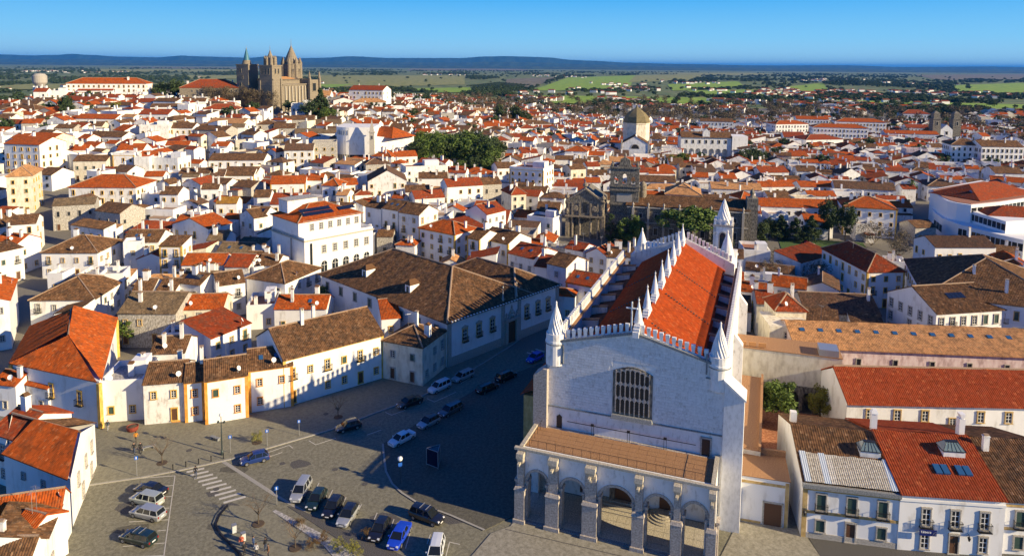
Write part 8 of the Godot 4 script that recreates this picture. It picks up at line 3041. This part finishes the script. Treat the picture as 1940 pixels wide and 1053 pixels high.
func trunk_mesh(h: float, rad: float, mat: Material) -> ArrayMesh:
	var g := Geo.new()
	g.tube(Vector3.ZERO, Vector3(0.01, h * 0.5, 0.0), rad * 1.3, rad, 8)
	g.tube(Vector3(0.01, h * 0.5, 0), Vector3(0, h, 0.01), rad, rad * 0.7, 8)
	for k in 5:
		var a := k * 2.4
		g.tube(Vector3(0, h * (0.75 + 0.05 * k), 0), Vector3(cos(a) * 0.2, h + 0.2, sin(a) * 0.2), rad * 0.5, rad * 0.15, 5)
	return g.into(ArrayMesh.new(), mat)

var tree_protos := {}
func tree(kind: String, x: float, z: float, h: float, label: String, wide := 1.0, tone := "green") -> void:
	var key := kind + tone + str(rng.randi() % 2)
	if not tree_protos.has(key):
		var sd: int = hash(key) % 1000
		var lm: Material = M["leaf_" + tone]
		if kind == "bare":
			tree_protos[key] = [trunk_mesh(0.34, 0.016, M.bark), bare_mesh(sd, 3, 0.32, M.twig), 0]
		elif kind == "bush":
			tree_protos[key] = [bare_mesh(sd, 4, 0.05, M.twig), crown("round", sd, M.leaf_dry if tone != "brown" else M.leaf_belt, 1500, 0.022), 0]
		else:
			var n := {"round": 4200, "pine": 5200, "conifer": 3600, "cypress": 1500, "shrub": 1600}[kind] as int
			tree_protos[key] = [trunk_mesh(0.45 if kind != "pine" else 0.62, 0.025, M.bark), crown(kind, sd, lm, n, 0.03 if kind != "cypress" else 0.022), 0]
	var p: Array = tree_protos[key]
	var o := thing({"round": "broadleaf_tree", "pine": "umbrella_pine", "conifer": "conifer", "cypress": "cypress", "bare": "bare_tree", "bush": "bare_shrub", "shrub": "shrub"}[kind], label, "tree" if kind not in ["bush", "shrub"] else "shrub", Vector3(x, land(x, z), z), rng.randf() * TAU, "trees of the town")
	o.scale = Vector3(h * wide, h, h * wide)
	put("trunk", p[0], o)
	put("crown", p[1], o)

func build_trees() -> void:
	M.bark = noisy(lin(0.05, 0.035, 0.022), lin(0.10, 0.075, 0.05), lin(0.16, 0.125, 0.09), 1.0, 0.05, 601, 1.0)
	M.twig = plain(lin(0.14, 0.10, 0.065), 0.95)
	M.twig2 = plain(lin(0.12, 0.075, 0.045), 0.95)
	M.leaf_green = leaf_mat(0.10, 0.155, 0.022)
	M.leaf_dry = leaf_mat(0.17, 0.135, 0.085)
	M.leaf_belt = leaf_mat(0.15, 0.115, 0.07)
	M.leaf_dark = leaf_mat(0.045, 0.075, 0.02)
	M.leaf_yellow = leaf_mat(0.24, 0.23, 0.03)
	M.leaf_far = leaf_mat(0.045, 0.08, 0.022)
	M.leaf_brown = leaf_mat(0.15, 0.085, 0.025)
	M.grass = noisy(lin(0.03, 0.06, 0.012), lin(0.06, 0.13, 0.02), lin(0.10, 0.17, 0.035), 4.0, 0.04, 602, 1.0)
	# trees of the square, each in its round pit
	for e in [[-50.4, -98.1, 4.6, "bare", "small bare tree in a round pit on the sunny footway"], [-31.6, -84.6, 4.6, "bare", "slim bare tree in a round pit behind the black rail"], [-25.6, -80.2, 4.2, "bare", "slim bare tree in a pit near the ramp"], [-28.2, -112.0, 4.2, "bare", "young bare tree on the shaded footway by the small black car"], [-38.7, -103.9, 2.3, "shrub", "staked young tree with yellow leaves by the footway kerb"]]:
		tree(e[3], e[0], e[1], e[2], e[4], 1.0 if e[3] == "bare" else 0.6, "green" if e[3] == "bare" else "yellow")
		var g := Geo.new()
		g.lathe(Vector3(e[0], 0.03, e[1]), [[0.75, 0.0], [0.75, 0.11], [0.6, 0.12], [0.01, 0.13]], 14)
		ground_part("tree_pit", g, M.soil)
	for e in [[-22.5, -81.6, 0.8], [-20.4, -80.0, 1.0], [-23.5, -80.3, 0.9], [-18.4, -79.3, 1.1], [-26.4, -84.4, 0.8], [-17.5, -82.4, 0.9]]:
		tree("shrub", e[0], e[1], e[2] * 1.6, "low straggly yellow-brown shrub in the planted strip by the ramp", 1.0, "brown" if e[2] < 1.0 else "yellow")
	# cloister garden
	tree("round", 43.6, -109.6, 8.5, "leafy green tree filling the cloister garden", 0.95, "green")
	tree("round", 51.2, -112.4, 6.0, "small yellow-leaved tree before the cloister arches", 0.85, "yellow")
	var g2 := Geo.new()
	prism(g2, [[37.5, -92.5], [46, -92.5], [50, -104], [56, -113], [40, -117], [38, -104]], 0.0, 0.12)
	ground_part("courtyard", g2, M.terrace)
	tree("shrub", 42.5, -97.2, 1.8, "dark shrub by the courtyard wall", 1.2, "dark")
	# in front of the dark church
	tree("round", 37.5, -219.5, 10.5, "bright green tree beside the temple-fronted church", 0.95, "green")
	tree("cypress", 31.8, -222.5, 10.0, "dark cypress beside the temple front", 1.3, "dark")
	tree("conifer", 34.0, -220.5, 8.0, "dark bushy conifer between cypress and green tree", 1.2, "dark")
	tree("pine", 55.5, -214.0, 15.0, "broad umbrella pine before the dark church nave", 1.2, "green")
	tree("round", 64.0, -212.0, 7.5, "smaller dense tree under the umbrella pine", 1.1, "dark")
	tree("shrub", 46.5, -214.0, 3.2, "pale bush at the foot of the church nave", 1.1, "dark")
	tree("round", 80.0, -224.0, 8.0, "dense dark tree beyond the white bell tower", 0.9, "dark")
	tree("round", 87.0, -236.0, 7.0, "dark rounded tree by the parked cars", 0.9, "dark")
	# garden to the right
	for e in [[90.2, -234, 8.5, "first"], [94.4, -232, 8.0, "second"], [99.2, -231, 9.0, "third"]]:
		tree("conifer", e[0], e[1], e[2], "dark garden conifer, %s in the row by the lawn" % e[3], 1.25, "dark")
	tree("round", 106.0, -233, 14.5, "tall dark double-crowned tree in the walled garden", 0.6, "dark")
	tree("round", 110.5, -231, 13.5, "tall dark tree next to the tallest garden tree", 0.55, "dark")
	for e in [[116.6, -226, 8.5, "wide leafless thicket by the street wall"], [121, -219, 8.0, "leafless thicket at the corner of the garden"], [118, -212, 6.5, "leafless greenish bush at the garden's near edge"], [68.4, -184, 7.0, "grey leafless tree behind the convent garden wall"], [77.8, -199, 6.5, "grey leafless tree near the dark shrub"], [79.9, -181, 7.5, "grey leafless tree against the blue-shaded wall"], [73, -190, 6.0, "low grey thicket behind the church"], [71, -177, 5.0, "thin grey bush above the brown roof"], [-77.0, -145.5, 4.5, "leafless shrub in the courtyard by the grey-brown roof"]]:
		tree("bush", e[0], e[1], e[2], e[3], 1.25)
	tree("round", 83.5, -201, 6.0, "dark evergreen shrub near the garden parking", 1.0, "dark")
	g2 = Geo.new()
	prism(g2, [[86, -222], [112, -218], [116, -230], [90, -236]], 0.2, 0.75)
	ground_part("lawn", g2, M.grass)
	# left part of the town
	tree("round", -79.0, -139.5, 6.5, "round green tree beside the orange corner building", 0.95, "green")
	tree("round", -43.5, -161.5, 6.5, "green tree at the palace's plain side", 1.1, "green")
	tree("round", -39.5, -164.0, 7.0, "darker tree behind another at the palace's plain side", 1.0, "dark")
	tree("round", 34.5, -300, 6.0, "green bush left of the dark bell tower", 1.4, "green")
	tree("shrub", 1.5, -240, 3.5, "low olive-green bush on a terrace wall", 2.2, "green")
	for e in [[84, -366, 10.0, "yellow", "yellow-green tree below the domed church"], [90.5, -372, 11.0, "green", "green tree beside the excavation"], [78, -362, 7.0, "dark", "dark tree under the chapel wall"], [127, -386, 12.0, "dark", "dark tree at the excavation's corner"], [134, -392, 13.0, "dark", "tall dark tree past the excavation"], [140, -400, 10.0, "dark", "dark tree near the convent's end wing"], [157, -470, 9.0, "dark", "rounded dark tree far behind the convent"]]:
		tree("round", e[0], e[1], e[2], e[4], 0.9, e[3])
	for e in [[131, -344, 6.0, "green round tree in front of the pale house"], [141, -345, 6.5, "green tree next to another by the pale houses"]]:
		tree("round", e[0], e[1], e[2], e[3], 1.1, "green")
	tree("conifer", -115.0, -426, 21.0, "tall dark cedar below the cathedral", 1.0, "dark")
	tree("round", -119.5, -420, 14.0, "dense dark tree beside the tall cedar", 1.1, "dark")
	tree("round", -108.0, -418, 11.0, "broad green tree in front of the tall cedar", 1.2, "green")
	for e in [[-93, -470, "first"], [-90.5, -474, "second"], [-86.0, -478, "third"]]:
		tree("cypress", e[0], e[1], 11.0, "%s dark cypress in the row behind the white hall" % e[2], 1.4, "dark")
	for e in [[-246, -392, 11.0, "dark", "dark tree among the hill roofs below the long school"], [-252, -402, 13.0, "dark", "taller dark tree among the hill roofs"], [-239, -398, 10.0, "dark", "dark crown beside the taller hill tree"], [-231, -404, 8.0, "green", "lighter green tree on the hill"], [-224, -402, 9.0, "yellow", "yellowish tree on the hill"], [-232, -470, 14.0, "dark", "dark tree by the white chapel on the hill"], [-222, -468, 16.0, "dark", "tall dark tree by the white chapel on the hill"], [-132, -335, 5.0, "dark", "small dark tree between hill houses"], [-116, -322, 5.5, "dark", "dark clipped tree among brown roofs"], [-10, -560, 16.0, "dark", "dark grove tree beyond the far white hall"], [2, -566, 17.0, "dark", "tallest dark tree beyond the far white hall"], [10, -556, 14.0, "dark", "dark tree at the grove's right end"], [-4, -545, 11.0, "brown", "russet tree in front of the dark far grove"]]:
		tree("round", e[0], e[1], e[2], e[4], 0.9, e[3])
	# evergreen grove by the museum
	var rr := RandomNumberGenerator.new()
	rr.seed = 31
	for i in 24:
		var x := -45.0 + 3.1 * (i % 8) * 1.6 + rr.randf_range(-2, 2)
		var z := -342.0 - 12.0 * (i / 8) + rr.randf_range(-4, 4)
		tree("round", x, z, rr.randf_range(12.5, 16.5), "big round evergreen in the grove beside the museum", 1.05, "green" if i % 3 else "dark")
	for i in 4:
		tree("round", -30.0 + 6.0 * i, -327.0 + rr.randf_range(-2, 2), rr.randf_range(7.0, 9.0), "lower evergreen at the near edge of the grove", 1.2, "green" if i % 2 else "dark")
	# leafless trees before the cathedral
	for e in [[-166, -447], [-160, -446], [-154, -448], [-150, -444], [-170, -450], [-157, -452], [-178, -446], [-183, -450], [-190, -447], [-196, -452]]:
		tree("bush", e[0], e[1], 15.0, "russet leafless tree on the terrace before the cathedral", 0.75, "brown")
	tree("bush", -113, -322, 7.0, "leafless brown tree below the hill terraces", 1.1)
	palm(170.6, -300.0, 12.0)

func palm(x: float, z: float, h: float) -> void:
	var o := thing("palm_tree", "tall palm beside the pink-roofed house at the street corner", "tree", Vector3(x, land(x, z), z))
	var g := Geo.new()
	g.tube(Vector3.ZERO, Vector3(0.2, h * 0.8, 0), 0.45, 0.35, 8)
	part("trunk", g, M.bark, o)
	g = Geo.new()
	for k in 26:
		var a := k * 2.399
		var e := 0.9 - 1.5 * k / 26.0
		var p := Vector3(0.2, h * 0.8, 0)
		var d := Vector3(cos(a) * cos(e), sin(e), sin(a) * cos(e))
		for i in 4:
			var q := p + d * 0.8
			var s := d.cross(Vector3.UP).normalized() * (0.32 - 0.06 * i)
			g.col = Color.WHITE * (0.8 + 0.05 * (k % 5))
			g.quad(p - s, p + s, q + s * 0.8, q - s * 0.8)
			p = q
			d = (d + Vector3(0, -0.3, 0)).normalized()
	put("crown", g.into(ArrayMesh.new(), M.leaf_green, true), o)

# ---------- country beyond the town ----------
func build_country() -> void:
	M.field = noisy(lin(0.15, 0.26, 0.008), lin(0.22, 0.37, 0.012), lin(0.32, 0.38, 0.03), 420.0, 0.02, 701, 1.0)
	M.field2 = noisy(lin(0.16, 0.18, 0.04), lin(0.25, 0.26, 0.06), lin(0.30, 0.28, 0.10), 380.0, 0.02, 702, 1.0)
	M.field3 = noisy(lin(0.10, 0.09, 0.05), lin(0.17, 0.145, 0.085), lin(0.22, 0.19, 0.12), 500.0, 0.02, 703, 1.0)
	var k := 0
	var plots := []
	for f in [[[-1171, -4275], [-320, -4771], [-177, -2640], [-556, -2085], 1], [[35, -1874], [331, -4302], [967, -5600], [346, -2136], 0], [[967, -5600], [1966, -7200], [957, -3820], [519, -3205], 1], [[629, -2896], [1157, -3651], [849, -2614], [464, -2062], 0], [[507, -2081], [967, -2471], [674, -1657], [402, -1469], 0], [[1022, -2662], [1501, -3450], [1059, -2389], [775, -1979], 0], [[671, -1931], [959, -2259], [660, -1540], [478, -1374], 0], [[1922, -3137], [2787, -3894], [1500, -1973], [1376, -2190], 0], [[-293, -2021], [-133, -2223], [-84, -1615], [-217, -1623], 0], [[-30, -3673], [294, -4468], [46, -2147], [-26, -2263], 2],
			[[-1582, -11222], [91, -13930], [300, -9000], [-1200, -8000], 2], [[2703, -4525], [3821, -5341], [9167, -12000], [4500, -8000], 2], [[-612, -2501], [-446, -2862], [-336, -2152], [-481, -1965], 1], [[-3800, -6600], [-2600, -7400], [-2000, -5600], [-2900, -5000], 1], [[-5200, -9800], [-3600, -10600], [-2900, -8600], [-4300, -8000], 2], [[-1800, -3900], [-1100, -4300], [-900, -3400], [-1400, -3100], 1], [[1500, -7800], [3000, -9000], [2600, -6600], [1500, -6000], 1], [[3200, -4300], [4200, -5000], [3600, -3900], [2900, -3500], 1], [[40, -1420], [420, -1380], [330, -1080], [60, -1050], 0], [[-330, -1500], [-60, -1450], [-80, -1120], [-300, -1150], 1], [[520, -1380], [900, -1250], [760, -1000], [480, -1060], 0], [[980, -1300], [1300, -1250], [1100, -900], [820, -900], 0], [[-900, -2300], [-560, -2500], [-480, -1700], [-760, -1500], 0], [[-1500, -2200], [-1100, -2500], [-1000, -1800], [-1350, -1600], 1]]:
		var g := Geo.new()
		var c := []
		for i in 4:
			c.append(Vector2(f[i][0], f[i][1]))
		plots.append(PackedVector2Array(c))
		var pt := func(u: float, v: float) -> Vector3:
			var p: Vector2 = c[0].lerp(c[1], u).lerp(c[3].lerp(c[2], u), v)
			return Vector3(p.x, land(p.x, p.y) + 0.8 + 0.05 * k, p.y)
		for a in 8:
			for b in 8:
				g.quad(pt.call(a / 8.0, (b + 1) / 8.0), pt.call((a + 1) / 8.0, (b + 1) / 8.0), pt.call((a + 1) / 8.0, b / 8.0), pt.call(a / 8.0, b / 8.0))
		ground_part("field", g, [M.field, M.field2, M.field3][f[4]])
		k += 1
	# hills along the horizon
	M.hill = noisy(lin(0.02, 0.045, 0.03), lin(0.03, 0.065, 0.045), lin(0.05, 0.085, 0.055), 3000.0, 0.02, 704, 1.0)
	var prof := [[-200, 11], [0, 11.5], [60, 10], [100, 11], [140, 13.5], [170, 12], [230, 9], [300, 8.5], [345, 12], [380, 11], [430, 10], [470, 9], [520, 13], [560, 9], [600, 10], [670, 13.5], [740, 11], [800, 11.5], [870, 12], [920, 15.5], [960, 16.5], [1000, 15.8], [1040, 14.5], [1080, 10.5], [1120, 9], [1190, 6], [1290, 4.4], [1440, 3], [1600, 4.6], [1700, 2.4], [1760, 3.2], [1860, 4.6], [1940, 4.2], [2150, 4]]
	var f2 := FastNoiseLite.new()
	f2.seed = 8
	f2.frequency = 0.02
	for layer in 3:
		var g := Geo.new()
		var D: float = [21000.0, 16500.0, 13000.0][layer]
		for px in range(-180, 2120, 7):
			var q := []
			for e in [px, px + 7]:
				var h := 4.0
				for i in prof.size() - 1:
					if e >= prof[i][0] and e < prof[i + 1][0]:
						h = lerpf(prof[i][1], prof[i + 1][1], smoothstep(0.0, 1.0, float(e - prof[i][0]) / (prof[i + 1][0] - prof[i][0])))
				h = h * [1.0, 0.5, 0.1][layer] - [0.0, 2.6, 4.2][layer] + 0.9 * f2.get_noise_2d(e * 3.0, layer * 90.0) * (1.0 if layer else 0.5)
				var x: float = (e - 970.0) / 1350.0 * D
				q.append([Vector3(x, -18, -D), Vector3(x * 1.02, 58.0 + h * D / 1350.0, -D * 1.02), Vector3(x * 1.12, -18, -D * 1.12)])
			g.quad(q[0][0], q[1][0], q[1][1], q[0][1])
			g.quad(q[0][1], q[1][1], q[1][2], q[0][2])
		ground_part("hills", g, M.hill)
	# woods, hedges and orchards
	var rr := RandomNumberGenerator.new()
	rr.seed = 99
	var fn := FastNoiseLite.new()
	fn.seed = 4
	fn.frequency = 0.0022
	var spots := []
	var tries := 0
	while spots.size() < 9000 and tries < 60000:
		tries += 1
		var d := 1000.0 * pow(9.0, rr.randf())
		var a := deg_to_rad(rr.randf_range(-41, 41))
		var x := sin(a) * d
		var z := -cos(a) * d
		var nv := fn.get_noise_2d(x, z * 0.45)
		var lim := 0.02 if rad_to_deg(a) < -10 else 0.14
		if rad_to_deg(a) > 14 and d > 1300:
			lim = 0.0
		if nv < lim and rr.randf() > 0.025:
			continue
		var inside := false
		for pl in plots:
			if Geometry2D.is_point_in_polygon(Vector2(x, z), pl):
				inside = true
				break
		if inside and rr.randf() > 0.02:
			continue
		var s := rr.randf_range(6.0, 11.0) * (1.0 if d < 3000 else 1.5)
		spots.append(Transform3D(Basis(Vector3.UP, rr.randf() * TAU).scaled(Vector3(s * 1.5, s, s * 1.5)), Vector3(x, land(x, z) - 0.5, z)))
	for row in 9:
		for i in 26:
			var x := -40.0 - 14.0 * row + i * 4.0 + rr.randf_range(-1, 1)
			var z := -2050.0 - 42.0 * row - i * 22.0
			spots.append(Transform3D(Basis.from_scale(Vector3(7, 5, 7)), Vector3(x, land(x, z), z)))
			x = 560.0 + 30.0 * i + rr.randf_range(-3, 3)
			z = -1480.0 - 34.0 * row - i * 9.0
			spots.append(Transform3D(Basis.from_scale(Vector3(7, 5, 7)), Vector3(x, land(x, z), z)))
	scatter("distant_woods", "dark evergreen woods and hedgerows scattered over the far plain", spots, crown("round", 55, M.leaf_far, 160, 0.13))
	# the belt of leafless trees along the town's edge
	spots = []
	for i in 420:
		var a := deg_to_rad(rr.randf_range(-6, 40))
		var d := rr.randf_range(690, 950) if a < 0.5 else rr.randf_range(640, 900)
		var x := sin(a) * d
		var z := -cos(a) * d
		if rr.randf() < 0.35:
			d += rr.randf_range(100, 420)
			x = sin(a) * d
			z = -cos(a) * d
		var s := rr.randf_range(9, 14)
		spots.append(Transform3D(Basis(Vector3.UP, rr.randf() * TAU).scaled(Vector3(s, s, s)), Vector3(x, land(x, z), z)))
	scatter("leafless_belt", "brown belt of leafless trees along the town's far edge", spots, crown("round", 57, M.leaf_belt, 300, 0.06))
	# green trees standing between the houses of the far town
	spots = []
	for i in 650:
		var a := deg_to_rad(rr.randf_range(-36, 37))
		var d := rr.randf_range(420, 1000) if i < 300 else rr.randf_range(680, 1450)
		var x := sin(a) * d
		var z := -cos(a) * d
		var s := rr.randf_range(6, 11)
		spots.append(Transform3D(Basis(Vector3.UP, rr.randf() * TAU).scaled(Vector3(s, s, s)), Vector3(x, land(x, z), z)))
	scatter("town_greenery", "scattered dark garden trees between the roofs of the far town", spots, crown("round", 56, M.leaf_far, 520, 0.07))
	# white farms and villages
	var wg := Geo.new()
	var rg := Geo.new()
	for i in 34:
		var a := deg_to_rad(rr.randf_range(-38, 38))
		var d := 1500.0 * pow(4.0, rr.randf())
		if i < 12:
			a = deg_to_rad(rr.randf_range(16, 36))
			d = rr.randf_range(1400, 2600)
		for j in rr.randi_range(4, 26):
			var x := sin(a) * d + rr.randfn() * 70.0
			var z := -cos(a) * d + rr.randfn() * 130.0
			var w := rr.randf_range(8, 18)
			var b := rr.randf_range(8, 12)
			var h := rr.randf_range(4, 7)
			wg.x = Transform3D(Basis(Vector3.UP, rr.randf_range(-0.5, 0.5)), Vector3(x, land(x, z), z))
			rg.x = wg.x
			wg.box(Vector3(0, h / 2 - 1, 0), Vector3(w, h + 2, b))
			rg.hexa(Vector3(0, h + 1.0, 0), Vector3(w + 0.6, 2.0, b + 0.6), Vector3(w, 2.0, 0.2))
	var m := wg.into(ArrayMesh.new(), M.W)
	rg.into(m, M.r)
	var o := put("far_villages", m, self)
	o.set_meta("kind", "stuff")
	tag(o, "white farms and hamlets dotted over the far green plain", "villages")

func scatter(called: String, label: String, spots: Array, mesh: Mesh) -> void:
	var mm := MultiMesh.new()
	mm.transform_format = MultiMesh.TRANSFORM_3D
	mm.mesh = mesh
	mm.instance_count = spots.size()
	for i in spots.size():
		mm.set_instance_transform(i, spots[i])
	var o := MultiMeshInstance3D.new()
	o.multimesh = mm
	o.name = numbered(called)
	o.set_meta("kind", "stuff")
	tag(o, label, "trees")
	add_child(o)
